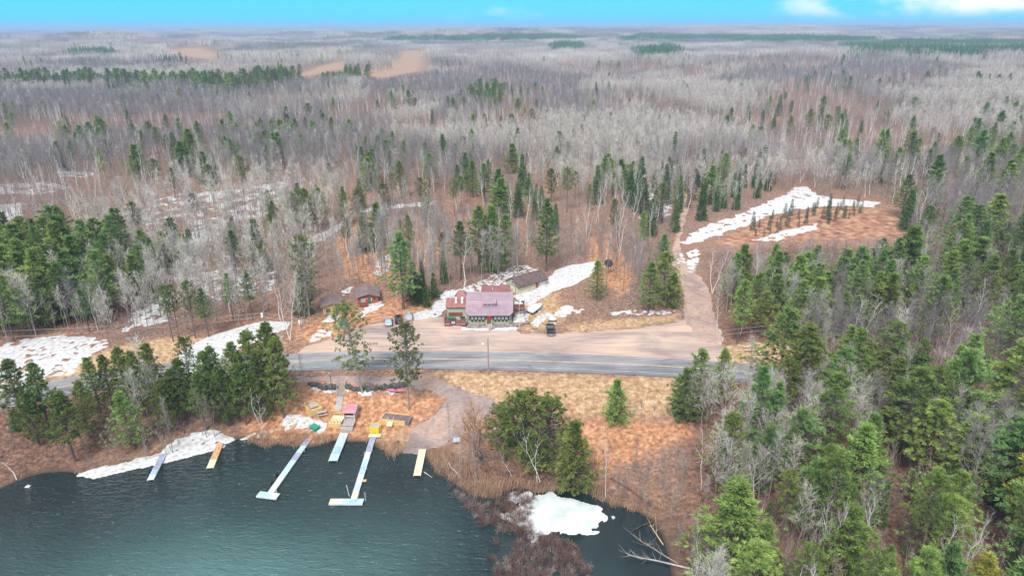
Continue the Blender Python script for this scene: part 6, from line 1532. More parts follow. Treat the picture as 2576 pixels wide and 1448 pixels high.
# --- trees placed one by one: kind, foot column, foot row, top row, label, options
HAND = [
    ('open_pine', 912, 988, 769, 'tall leaning red pine with open lopsided crown beside the wooden stairs', dict(var=0, wide=1.0, lean=(0, -.13))),
    ('open_pine', 1030, 1030, 818, 'red pine with a round open crown beside the pink kayak', dict(var=1, wide=.95)),
    ('maple', 941, 1018, 930, 'small bare forked tree at the wall between the two open red pines', dict(wide=.8)),
    ('row_pine', 75, 1092, 905, 'dark red pine at the far end of the bank row', dict(wide=1.19)),
    ('row_pine', 130, 1098, 915, 'dark red pine second along the bank row', dict(wide=1.08)),
    ('row_pine', 190, 1160, 985, 'pine with a ragged olive crown and many dead boughs above the snowy shore', dict(wide=1.35)),
    ('row_pine', 256, 1046, 898, 'red pine with two bare dark trunks showing in the bank row', dict(var=2, wide=1.03)),
    ('row_pine', 330, 1042, 876, 'round-topped red pine fourth along the bank row', dict(wide=1.13)),
    ('row_pine', 405, 1048, 866, 'pointed red pine halfway along the bank row', dict(wide=1.03)),
    ('row_pine', 455, 1062, 930, 'low red pine filling the gap below the snowy driveway mouth', dict(wide=1.30)),
    ('open_pine', 495, 1036, 852, 'thin-crowned red pine standing before the snowy driveway mouth', dict(var=1, wide=.75)),
    ('row_pine', 555, 1040, 872, 'red pine behind the dead white birch of the bank', dict(wide=1.08)),
    ('row_pine', 602, 1048, 862, 'dense red pine right of the snowy driveway', dict(wide=1.13)),
    ('row_pine', 645, 1036, 834, 'tall red pine near the end of the bank row', dict(wide=1.13)),
    ('row_pine', 690, 1030, 812, 'tallest red pine at the stairs end of the bank row', dict(wide=1.19)),
    ('row_pine', 715, 1050, 850, 'last red pine of the bank row, over the yellow bench deck', dict(wide=1.08)),
    ('row_pine', 620, 1068, 915, 'low-branched red pine over the leaf litter by the short wooden dock', dict(wide=1.19)),
    ('row_pine', 520, 1080, 935, 'low-branched red pine between bare saplings on the bank', dict(wide=1.19)),
    ('row_pine', 290, 1040, 893, 'red pine between the two-trunked one and the round-topped one', dict(wide=1.0)),
    ('row_pine', 368, 1050, 884, 'red pine crowding the pointed one halfway along the bank', dict(wide=1.0)),
    ('row_pine', 100, 1120, 985, 'low-branched red pine under the far end of the bank row', dict(var=2, wide=1.2)),
    ('row_pine', 225, 1100, 960, 'red pine behind the ragged olive one', dict(var=2, wide=1.1)),
    ('row_pine', 425, 1085, 955, 'low red pine below the pointed one', dict(var=2, wide=1.15)),
    ('row_pine', 575, 1072, 925, 'low red pine above the short wooden dock', dict(var=2, wide=1.1)),
    ('row_pine', 665, 1062, 895, 'low red pine behind the dead white birch', dict(var=2, wide=1.1)),
    ('row_pine', 470, 1055, 905, 'red pine in front of the snowy driveway mouth', dict(var=0, wide=1.1)),
    ('row_pine', 535, 1045, 885, 'red pine just right of the thin-crowned one', dict(var=0, wide=1.05)),
    ('white_pine', 338, 1128, 982, 'bright green young pine leaning over the snowy shore', dict(var=2, wide=1.05, lean=(0, -.06))),
    ('spruce', 47, 1080, 1030, 'small round dark spruce at the foot of a bare maple', dict(var=1, wide=1.25)),
    ('maple', 24, 1082, 935, 'big bare forked maple beside the small round spruce', dict(wide=.85)),
    ('snag', 42, 1206, 1108, 'pale leaning birch at the lake edge beside the floating snow chunk', dict(var=0, lean=(0, -.15))),
    ('snag', 661, 1088, 978, 'dead white birch with forked bare limbs above the long dock', dict(var=1, wide=.8)),
    ('cream', 432, 1112, 1010, 'small bare tree with a fan of twigs above the snowy bank', dict(wide=.55)),
    ('stems', 520, 1100, 985, 'bare sapling with two stems above the snow bank', dict(wide=.6)),
    ('stems', 540, 1098, 1000, 'bare grey clump at the top of the snow bank', dict(wide=.7)),
    ('stems', 385, 1118, 1040, 'thin bare sapling beside the bright green pine', dict(wide=.5)),
    ('stems', 300, 1160, 1075, 'leaning bare clump over the snow shelf', dict(wide=.8, lean=(0, -.2))),
    ('maple', 752, 1022, 925, 'bare grey tree between the bank row and the yellow bench deck', dict(wide=.55)),
    ('maple', 771, 1020, 900, 'bare grey tree beside the wooden stairs lamp', dict(wide=.5)),
    # around the lodge and cabins
    ('white_pine', 1374, 682, 503, 'very tall dense white pine behind the brown-roofed garage', dict(var=0, wide=.88)),
    ('white_pine', 1160, 702, 560, 'white pine with yellow-green top behind the lodge kitchen wing', dict(var=3, wide=1.0)),
    ('white_pine', 1205, 690, 516, 'tall pale green white pine behind the lodge roof', dict(var=1, wide=.95)),
    ('bushy_pine', 1240, 682, 520, 'blue-green pine squeezed between two taller pines behind the lodge', dict(var=0, wide=.8)),
    ('white_pine', 1272, 682, 540, 'bright white pine nearest the garage gable', dict(var=4, wide=.9)),
    ('spruce', 921, 632, 529, 'lone pointed pine with drooping tiers on the leafy slope', dict(var=1, wide=1.1)),
    ('red_pine', 1033, 672, 543, 'slim red pine on the slope above the tall dark pine', dict(var=1, wide=.7)),
    ('white_pine', 1015, 778, 588, 'tall dark pine standing over the parked cars', dict(var=0, wide=1.05)),
    ('spruce', 1042, 752, 655, 'dark spruce behind the tall pine above the cars', dict(wide=.9)),
    ('spruce', 1064, 742, 657, 'yellow-green pointed spruce in the clump left of the lodge', dict(wide=1.0)),
    ('spruce', 1092, 748, 684, 'low round dark spruce nearest the lodge kitchen', dict(var=1, wide=1.0)),
    ('spruce', 1117, 712, 626, 'pointed spruce highest on the slope left of the lodge', dict(var=2, wide=1.0)),
    ('spruce', 1074, 772, 714, 'bright green cedar-like spruce at the front of the lodge clump', dict(var=2, wide=1.2)),
    ('spruce', 1053, 764, 690, 'broad dark spruce at the front of the lodge clump', dict(var=1, wide=1.0)),
    ('open_pine', 778, 795, 597, 'tall twisted red pine with ivy-green lower crown beside the yellow cabin', dict(var=0, wide=.8)),
    ('spruce', 765, 790, 680, 'dark spruce beneath the twisted red pine', dict(var=1, wide=1.0)),
    ('white_pine', 1500, 755, 653, 'lone blue-green pine in the lodge yard', dict(var=2, wide=.95)),
    ('broad_pine', 1668, 775, 634, 'broad dark white pine at the bend of the gravel side road', dict(var=4, wide=1.05)),
    ('white_pine', 1632, 782, 655, 'white pine joined to the broad one at the gravel bend', dict(var=2, wide=1.0)),
    ('bushy_pine', 1690, 772, 690, 'low dark pine under the broad one at the gravel bend', dict(wide=1.0)),
    ('red_pine', 436, 858, 722, 'thin-trunked red pine at the left of the roadside four', dict(var=2, wide=.8)),
    ('red_pine', 452, 852, 720, 'thin-trunked red pine second of the roadside four', dict(var=2, wide=.7)),
    ('red_pine', 492, 850, 712, 'thin-trunked red pine third of the roadside four', dict(var=2, wide=.85)),
    ('white_pine', 526, 848, 728, 'flat-tiered pine last of the roadside four', dict(var=3, wide=.85)),
    ('white_pine', 588, 808, 690, 'slim pine left of the pole with the white transformer', dict(var=3, wide=.75)),
    ('white_pine', 636, 805, 684, 'slim pine behind the pole with the white transformer', dict(var=3, wide=.8)),
    ('white_pine', 745, 568, 478, 'bushy bright pine left in the clump above the two cabins', dict(var=2, wide=1.1)),
    ('white_pine', 775, 576, 472, 'bushy bright pine middle in the clump above the two cabins', dict(var=2, wide=1.1)),
    ('white_pine', 808, 574, 470, 'bushy bright pine right in the clump above the two cabins', dict(var=4, wide=1.1)),
    ('white_pine', 688, 618, 532, 'crooked pine on the slope below the pine clump', dict(var=1, wide=.9)),
    ('bushy_pine', 678, 532, 478, 'small rounded pine beside the speckled snow', dict(wide=1.0)),
    ('white_pine', 590, 610, 545, 'leaning pine at the edge of the woodland snow', dict(var=2, wide=1.1)),
    ('red_pine', 432, 620, 562, 'small lollipop red pine amid the woodland snow', dict(var=2, wide=.7)),
    ('bushy_pine', 830, 466, 410, 'rounded dark pine alone on the orange slope', dict(wide=1.0)),
    ('white_pine', 838, 356, 294, 'large dark white pine on the hill above the cabins', dict(var=2, wide=1.0)),
    ('rust', 965, 470, 432, 'rust-orange dead spruce on the slope', dict(wide=1.1)),
    ('white_pine', 1072, 424, 357, 'first of three tall pines in a row on the lodge hill', dict(var=2, wide=1.0)),
    ('white_pine', 1116, 428, 340, 'second of three tall pines in a row on the lodge hill', dict(var=0, wide=1.0)),
    ('white_pine', 1169, 412, 340, 'third of three tall pines in a row on the lodge hill', dict(var=2, wide=1.05)),
    ('white_pine', 1176, 492, 428, 'white pine below the three tall pines', dict(var=1, wide=1.0)),
    ('red_pine', 1284, 396, 350, 'lone round red pine right of the three tall pines', dict(var=3, wide=.95)),
    ('spruce', 1221, 332, 286, 'pointed pine left of a pair in the pale trees', dict(var=1)),
    ('spruce', 1288, 335, 297, 'pointed pine of a pair in the pale trees', dict(var=1)),
    ('spruce', 1258, 334, 310, 'shortest pine beside a pair in the pale trees', dict(var=1)),
    ('red_pine', 1549, 418, 358, 'largest round pine of the hillside five', dict(var=0, wide=1.15)),
    ('red_pine', 1600, 418, 356, 'second round pine of the hillside five', dict(var=0, wide=1.1)),
    ('red_pine', 1633, 425, 360, 'third round pine of the hillside five', dict(var=3, wide=1.0)),
    ('red_pine', 1499, 402, 357, 'left outlying round pine of the hillside five', dict(var=3, wide=1.0)),
    ('red_pine', 1553, 354, 304, 'round pine standing above the hillside five', dict(var=0, wide=1.0)),
    ('spruce', 1693, 428, 330, 'tall narrow black spruce right of the hillside five', dict(var=2, wide=.9)),
    ('white_pine', 1615, 640, 530, 'narrow pine left of the gravel road bend in the grey wood', dict(var=1, wide=.75)),
    # bank, pond and right-hand woods
    ('bushy_pine', 1548, 1062, 956, 'dense dark pyramid pine alone on the sandy trail edge', dict(var=1, wide=.95)),
    ('dense_red', 1312, 1172, 990, 'largest domed pine in the clump on the point', dict(wide=1.50)),
    ('dense_red', 1378, 1178, 1008, 'domed pine on the right of the clump on the point', dict(wide=1.50)),
    ('dense_red', 1268, 1160, 1025, 'domed pine on the left of the clump on the point', dict(wide=1.50)),
    ('white_pine', 1345, 1190, 1085, 'low green pine under the domed clump on the point', dict(var=2, wide=1.3)),
    ('bushy_pine', 1442, 1226, 1062, 'bright pyramid pine beside the domed clump at the pond', dict(var=1, wide=.95)),
    ('snag', 1360, 1212, 1062, 'dead white birch leaning in front of the domed clump', dict(var=0, wide=.75, lean=(0, -.12))),
    ('snag', 1352, 1212, 1090, 'forked dead white birch in front of the domed clump', dict(var=0, wide=.75, lean=(0, .16))),
    ('snag', 1288, 1198, 1128, 'short dead white birch left of the domed clump', dict(var=0, wide=.8, lean=(0, -.2))),
    ('birch', 1190, 1147, 1050, 'white birch among orange willow stems', dict(var=0, wide=.6)),
    ('willow', 1212, 1168, 1020, 'orange-twigged leaning willow by the boat ramp', dict(wide=1.0, turn=0.0)),
    ('maple', 1132, 1122, 1020, 'thin bare tree at the boat ramp sign', dict(wide=.4)),
    ('birch', 1524, 1250, 1095, 'slim white birch beside the pond ice', dict(var=2, wide=.5)),
    ('birch', 1500, 1185, 1085, 'slim birch on the sandy flat', dict(var=2, wide=.5)),
    ('white_pine', 1752, 1042, 880, 'white pine leaning at the road edge where the asphalt disappears', dict(var=4, wide=1.05)),
    ('white_pine', 1808, 1022, 874, 'white pine just right of the one at the road edge', dict(var=2, wide=.9)),
    ('bushy_pine', 1722, 1052, 930, 'low pine in front of the white pines at the road edge', dict(wide=1.2)),
    ('cream', 1872, 1020, 862, 'pale bare birch clump against the asphalt by the woodpile', dict(wide=.75)),
    ('broad_pine', 2020, 1040, 858, 'huge white pine nearest the woodpile', dict(var=4, wide=1.15)),
    ('broad_pine', 2090, 1070, 878, 'huge pale white pine second from the woodpile', dict(var=2, wide=1.1)),
    ('red_pine', 1960, 1075, 905, 'olive red pine in front of the huge white pine', dict(var=0, wide=1.1)),
    ('white_pine', 2140, 870, 745, 'twin-trunked pine with a ball crown behind the power line', dict(var=3, wide=1.05)),
    ('white_pine', 1890, 800, 690, 'light green pine at the corner of the side road', dict(var=1, wide=1.0)),
    ('birch', 1803, 848, 735, 'white birch leaning at the corner of the side road', dict(var=0, wide=.8)),
    ('cream', 2098, 1140, 978, 'bright white bare tree amid the dark pines', dict(var=0, wide=.95)),
    ('snag', 1818, 1190, 1070, 'forked white birch at the edge of the pond wood', dict(var=1, wide=.7)),
    ('broad_pine', 1990, 1215, 1030, 'big drooping pine with bare lower boughs in the pond wood', dict(var=0, wide=1.05)),
    ('red_pine', 2240, 1110, 958, 'olive flat-topped red pine before the road bend', dict(var=0, wide=1.35)),
    ('cream', 2000, 1400, 1235, 'pale twisted bare tree with dense twigs in the pond wood', dict(var=1, wide=1.0)),
    ('cream', 1870, 1330, 1252, 'whitish bare tree with tangled crown over brown leaves', dict(var=2, wide=1.2)),
    ('maple', 2170, 1400, 1210, 'big brown bare maple with upswept limbs', dict(var=0, wide=1.0)),
    ('maple', 2420, 1290, 1075, 'wide bare grey maple below the road bend pines', dict(var=1, wide=1.2)),
    ('broad_pine', 2350, 1440, 1245, 'broad light green pine in the deep wood', dict(var=4, wide=1.2)),
    ('yellow_pine', 2560, 1330, 1120, 'yellow-tipped pine at the end of the deep wood', dict(wide=1.1)),
    ('yellow_pine', 2440, 1560, 1392, 'yellow pine crown at the bottom of the deep wood', dict(wide=1.1)),
    ('red_pine', 2010, 1570, 1372, 'dark red pine crown low in the pond wood', dict(var=0, wide=1.1)),
    ('red_pine', 2170, 1590, 1392, 'second dark red pine crown low beside the yellow pine', dict(var=0, wide=1.15)),
    ('white_pine', 1905, 1490, 1305, 'light green pine beside the fallen pale log', dict(var=2, wide=1.0)),
    ('snag', 1745, 1462, 1310, 'silvery bare tree beside the fallen tree in the pond', dict(var=0, wide=.45)),
]


def place_hand():
    P = pix(np.array([(q[1], q[2]) for q in HAND]))
    for (kind, u, v, vt, lab, op), p in zip(HAND, P):
        op = dict(op); h = tall(p, vt)
        if 'lean' in op and 'turn' not in op: op['turn'] = 0.0
        plant(kind, Vector(p), h, lab, None, **op)
    return P


# --- woods: outline in the photo (feet), spacing, kinds, heights
STANDS = [
    ([(-400, 640), (60, 640), (200, 660), (330, 690), (430, 720), (330, 790), (260, 845), (100, 862), (-400, 870)], 6.0, ('white_pine', 'bushy_pine', 'broad_pine'), (13, 20)),
    ([(330, 650), (420, 640), (520, 690), (470, 720), (380, 730)], 7.5, ('bushy_pine', 'spruce'), (10, 15)),
    ([(1760, 1120), (1800, 1000), (1950, 960), (2950, 930), (2950, 1190), (2150, 1190), (1900, 1200)], 6.3, ('broad_pine', 'broad_pine', 'red_pine', 'broad_pine', 'white_pine'), (14, 21)),
    ([(1800, 1200), (2950, 1190), (2950, 1850), (1800, 1850)], 6.9, ('broad_pine', 'white_pine', 'broad_pine', 'bushy_pine', 'red_pine'), (10, 18)),
    ([(1800, 870), (1790, 760), (1850, 700), (2000, 660), (2200, 690), (2250, 870)], 5.8, ('white_pine', 'bushy_pine', 'broad_pine'), (13, 19)),
    ([(2250, 880), (2200, 700), (2300, 640), (2950, 600), (2950, 900)], 8.2, ('white_pine', 'bushy_pine', 'broad_pine'), (14, 20)),
    ([(1790, 1150), (2000, 980), (2950, 960), (2950, 1850), (1790, 1850)], 8.5, ('bushy_pine', 'spruce', 'bushy_pine'), (4, 8)),
    ([(1726, 985), (1900, 972), (2200, 1004), (2600, 1068), (2900, 1130), (2900, 1180), (2600, 1125), (2200, 1062), (1900, 1025), (1736, 1040)], 5.2, ('broad_pine', 'white_pine', 'broad_pine'), (14, 20)),
    ([(1570, 520), (1660, 450), (1800, 440), (1960, 440), (1960, 500), (1850, 535), (1730, 580), (1640, 600)], 8.0, ('spruce', 'spruce', 'bog_spruce'), (9, 15)),
    ([(1880, 592), (1905, 560), (1960, 545), (2035, 540), (2045, 562), (1990, 582), (1930, 600)], 4.0, ('bog_spruce',), (2.5, 7)),
    ([(2030, 545), (2040, 522), (2170, 520), (2165, 552), (2080, 565)], 3.9, ('bog_spruce',), (2.5, 6.5)),
    ([(2250, 575), (2262, 540), (2400, 548), (2390, 582), (2300, 590)], 3.9, ('bog_spruce',), (2.5, 6.5)),
    ([(1760, 640), (1790, 610), (1900, 610), (1880, 640), (1800, 670)], 6.0, ('spruce', 'bog_spruce'), (5, 9)),
    ([(150, 400), (160, 350), (265, 335), (265, 400), (200, 420)], 12, ('bushy_pine', 'white_pine'), (11, 16)),
    ([(630, 425), (640, 355), (760, 360), (770, 425)], 11, ('bushy_pine', 'white_pine'), (11, 17)),
    ([(1170, 285), (1180, 245), (1270, 240), (1270, 285)], 12, ('white_pine', 'red_pine'), (14, 19)),
    ([(870, 470), (900, 400), (1000, 380), (1000, 440), (930, 480)], 11, ('bushy_pine', 'spruce'), (10, 15)),
    ([(1235, 520), (1300, 480), (1420, 490), (1400, 540), (1260, 550)], 13, ('bushy_pine', 'spruce'), (9, 14)),
    ([(1480, 520), (1500, 460), (1600, 450), (1640, 520), (1560, 560)], 13, ('red_pine', 'spruce', 'bushy_pine'), (10, 16)),
    ([(2330, 520), (2420, 330), (2700, 250), (2900, 420), (2900, 520)], 16, ('white_pine', 'bushy_pine'), (13, 19)),
    ([(2080, 470), (2100, 400), (2420, 400), (2420, 450)], 15, ('bushy_pine', 'white_pine'), (11, 17)),
    ([(-300, 250), (0, 238), (300, 238), (560, 250), (740, 230), (1010, 206), (1010, 194), (740, 208), (560, 226), (300, 222), (0, 222), (-300, 225)], 9, ('red_pine', 'bushy_pine', 'white_pine'), (14, 24)),
]
FAR_STANDS = [[(2105, 128), (2250, 112), (2400, 110), (2900, 100), (2900, 118), (2560, 122), (2250, 124), (2140, 134)], [(2150, 150), (2140, 138), (2250, 130), (2560, 128), (2900, 126), (2900, 152), (2560, 152), (2250, 158)],
              [(405, 172), (415, 160), (448, 160), (450, 174)], [(160, 142), (165, 132), (285, 134), (290, 146)], [(960, 110), (1000, 96), (1400, 92), (1500, 104), (1200, 108)], [(1560, 104), (1600, 92), (2050, 94), (2000, 108)],
              [(1840, 108), (1860, 102), (2060, 100), (2200, 104), (2200, 112), (1900, 114)], [(1385, 130), (1390, 120), (1450, 118), (1452, 130)], [(1600, 150), (1610, 125), (1700, 122), (1700, 150)]]
CREAMS = [[(980, 380), (1000, 325), (1420, 330), (1440, 400), (1280, 400)], [(1280, 560), (1300, 450), (1600, 430), (1700, 480), (1560, 620), (1400, 600)], [(120, 200), (300, 185), (560, 180), (700, 200), (400, 215)],
          [(1520, 300), (1700, 260), (2000, 240), (2100, 260), (1800, 330)], [(2200, 300), (2500, 240), (2576, 240), (2576, 330), (2300, 400)], [(1560, 280), (1500, 240), (1650, 200), (1950, 195), (1900, 230)], [(930, 330), (1040, 280), (1120, 290), (1080, 330)]]
DARKS = [[(900, 250), (1000, 200), (1300, 190), (1500, 215), (1400, 260), (1100, 275)], [(1750, 230), (1900, 190), (2350, 165), (2450, 195), (2250, 250), (1950, 240)], [(0, 330), (0, 250), (500, 250), (700, 280), (400, 340)]]
THIN = [([(430, 830), (430, 600), (700, 560), (1000, 540), (1130, 620), (1130, 730), (960, 740), (740, 830)], .72), ([(230, 560), (400, 470), (720, 430), (730, 560), (500, 630), (300, 600)], .6), ([(1130, 730), (1130, 580), (1500, 560), (1500, 660)], .8),
        ([(1440, 1290), (1450, 1120), (1720, 1100), (1800, 1500), (1690, 1600)], .8), ([(1790, 870), (1790, 720), (1900, 640), (2250, 660), (2300, 870)], .4), ([(1720, 1110), (1790, 1050), (2950, 900), (2950, 1900), (1720, 1900)], .75), ([(240, 870), (290, 700), (520, 670), (730, 740), (730, 850)], .65),
        ([(-300, 1240), (-300, 1010), (740, 940), (740, 1050), (200, 1200)], .16), ([(1500, 800), (1510, 650), (1720, 600), (1720, 790)], .6), ([(840, 480), (860, 400), (1010, 370), (1090, 520), (880, 560)], .5)]
KEEP = 265


def woods():
    cand = {}                                    # kind -> list of (x, y, z, h, u, v)

    def put(kind, x, y, z, h):
        u, v = proj(x, y, z)
        for i in range(len(x)): cand.setdefault(kind, []).append((x[i], y[i], z[i], h[i], u[i], v[i]))
    hand = pix(np.array([(q[1], q[2]) for q in HAND]))
    ever = []
    for si, (poly, cell, kinds, hr) in enumerate(STANDS):
        q = W(poly); lo = q.min(0); hi = q.max(0)
        x, y = grid(lo[0], hi[0], max(lo[1], 25), hi[1], cell, 200 + si)
        m = inside(x, y, q); x, y = x[m], y[m]
        if not len(x): continue
        z = H(x, y); r = np.random.default_rng(300 + si); h = r.uniform(*hr, len(x)) * np.where(r.random(len(x)) < .2, .72, 1)
        m = seen(x, y, z) & (clear(x, y, z, h) if cell > 5 else True) & (r.random(len(x)) > .12)
        if cell > 5: m &= (np.hypot(x[:, None] - hand[:, 0][None], y[:, None] - hand[:, 1][None]).min(1) > 3.2)
        x, y, z, h = x[m], y[m], z[m], h[m]; k = r.integers(0, len(kinds), len(x))
        for j, kd in enumerate(kinds):
            s = k == j; put(kd, x[s], y[s], z[s], h[s])
        ever.append(np.column_stack([x, y]))
    # loose evergreens through the grey forest, in clusters
    x, y = grid(-1000, 1000, 150, 1250, 15, 411); z = H(x, y); r = np.random.default_rng(412)
    u, v = proj(x, y, z); f = fbm(x / 70, y / 70, 61, 3)
    pr = np.interp(v, [150, 230, 330, 480, 700, 900], [.05, .06, .10, .19, .16, .0]) * np.where(f > .55, 3.2, .35) * np.where((v > 300) & (v < 640) & (u < 1150), 1.6, 1) * np.where((v > 480) & (u > 1750), .5, 1)
    h = r.uniform(9, 17, len(x)); m = (r.random(len(x)) < pr) & seen(x, y, z) & clear(x, y, z, h)
    x, y, z, h = x[m], y[m], z[m], h[m]; k = r.integers(0, 4, len(x))
    for j, kd in enumerate(('red_pine', 'white_pine', 'bushy_pine', 'spruce')):
        s = k == j; put(kd, x[s], y[s], z[s], h[s])
    # leafless woods
    for (y0, y1, cell, sd) in ((25, 430, 2.9, 500), (430, 760, 3.2, 501), (760, 1260, 4.1, 502)):
        w = y1 * .98 + 60
        x, y = grid(-w, w, y0, y1, cell, sd); z = H(x, y); m = seen(x, y, z); x, y, z = x[m], y[m], z[m]; r = np.random.default_rng(sd + 50)
        u, v = proj(x, y, z); dens = np.full(len(x), .92)
        for poly, q in THIN: dens = np.where(inside(u, v, poly), q, dens)
        f = fbm(x / 55, y / 75, 71, 3); g = fbm(x / 110, y / 130, 81, 3); gap = fbm(x / 45, y / 34, 55, 3)
        dens = np.where((gap > .66) & (v < 560), dens * .4, dens)
        kind = np.where(g > .54, 1, np.where(g < .45, 2, 0))
        kind = np.where(any_in(u, v, CREAMS), 1, kind); kind = np.where(any_in(u, v, DARKS), 2, kind)
        mixr = r.random(len(x)); kind = np.where(mixr < .16, r.integers(0, 3, len(x)), kind)
        low = (f < .42) | (r.random(len(x)) < .15); kind = np.where(low, 3, kind)
        h = np.choose(kind, [r.uniform(10, 16, len(x)), r.uniform(9, 14.5, len(x)), r.uniform(9, 14, len(x)), r.uniform(4, 9, len(x))])
        h = h * np.where(v < 600, .62 + .8 * fbm(x / 80, y / 60, 66, 3), 1)
        pf = inside(u, v, [(1440, 1290), (1450, 1120), (1760, 1090), (1820, 1500), (1690, 1600)]); kind = np.where(pf & (r.random(len(x)) < .8), 3, kind); h = np.where(pf, r.uniform(4, 9, len(x)), h)
        bir = (r.random(len(x)) < np.where((v > 300), .06, .03)); kind = np.where(bir, 4, kind); h = np.where(bir, r.uniform(10, 15, len(x)), h)
        m = (r.random(len(x)) < dens) & clear(x, y, z, h, 1.0)
        x, y, z, h, kind = x[m], y[m], z[m], h[m], kind[m]
        for j, kd in enumerate(('aspen', 'cream', 'maple', 'stems', 'birch')):
            s = kind == j; put(kd, x[s], y[s], z[s], h[s])
    # the ones that show largest become objects, the rest two masses
    tops = {}
    for kd, rows in cand.items():
        for row in rows: tops.setdefault(TOPNAME[kd], []).append((kd, row))
    mass = {'pine_forest': [], 'bare_forest': []}
    for nm, rows in tops.items():
        def size(q):
            x, y, z, h, u, v = q[1]
            vis = (-10 < u < PW + 10) and v > 0 and proj(x, y, z + h)[1] < PH - 12
            return -(h / math.hypot(x, y, CAMZ) if vis else 1e-6 * h / math.hypot(x, y, CAMZ))
        rows.sort(key=size); n = max(0, KEEP - N_OF.get(nm, 0)); n = min(n, 150) if nm == 'birch_tree' else n
        for kd, (x, y, z, h, u, v) in rows[:n]:
            lab, grp = auto_label(kd, h, u, v); plant(kd, Vector((x, y, z)), h, lab, grp, RT.uniform(.82, 1.15))
        mass['bare_forest' if nm in ('bare_tree', 'birch_tree') else 'pine_forest'] += rows[n:]
    return mass


def far_patch(seed, size, n, h, m, tw, wd, con=False):
    p = Plant(seed); r = p.r
    for i in range(n):
        o = np.array([r.uniform(-.5, .5) * size, r.uniform(-.5, .5) * size, -1.0]); hh = h * r.uniform(.7, 1.15)
        if con:
            p.blades(o, np.array([0, 0, 1.0]), hh, hh * .22)
            k = tw; zz = r.uniform(.25, .95, k) * hh; a = r.uniform(0, 6.28, k); D = np.column_stack([np.cos(a), np.sin(a), r.uniform(-.1, .5, k)])
            p.blades(o + np.column_stack([np.zeros((k, 2)), zz]), D, (1.05 - zz / hh) * hh * .30 + .6, wd)
        else:
            p.blades(o, np.array([r.normal(0, .03), r.normal(0, .03), 1.0]), hh, wd * .55)
            k = tw; zz = r.uniform(.38, .92, k) * hh; D = np.column_stack([r.normal(0, .55, (k, 2)), np.ones(k)]); D /= np.linalg.norm(D, axis=1)[:, None]
            p.blades(o + np.column_stack([np.zeros((k, 2)), zz]), D, hh * .26 * r.uniform(.6, 1.2, k), wd)
    return src('patch', merge('patch', p, [m], con))


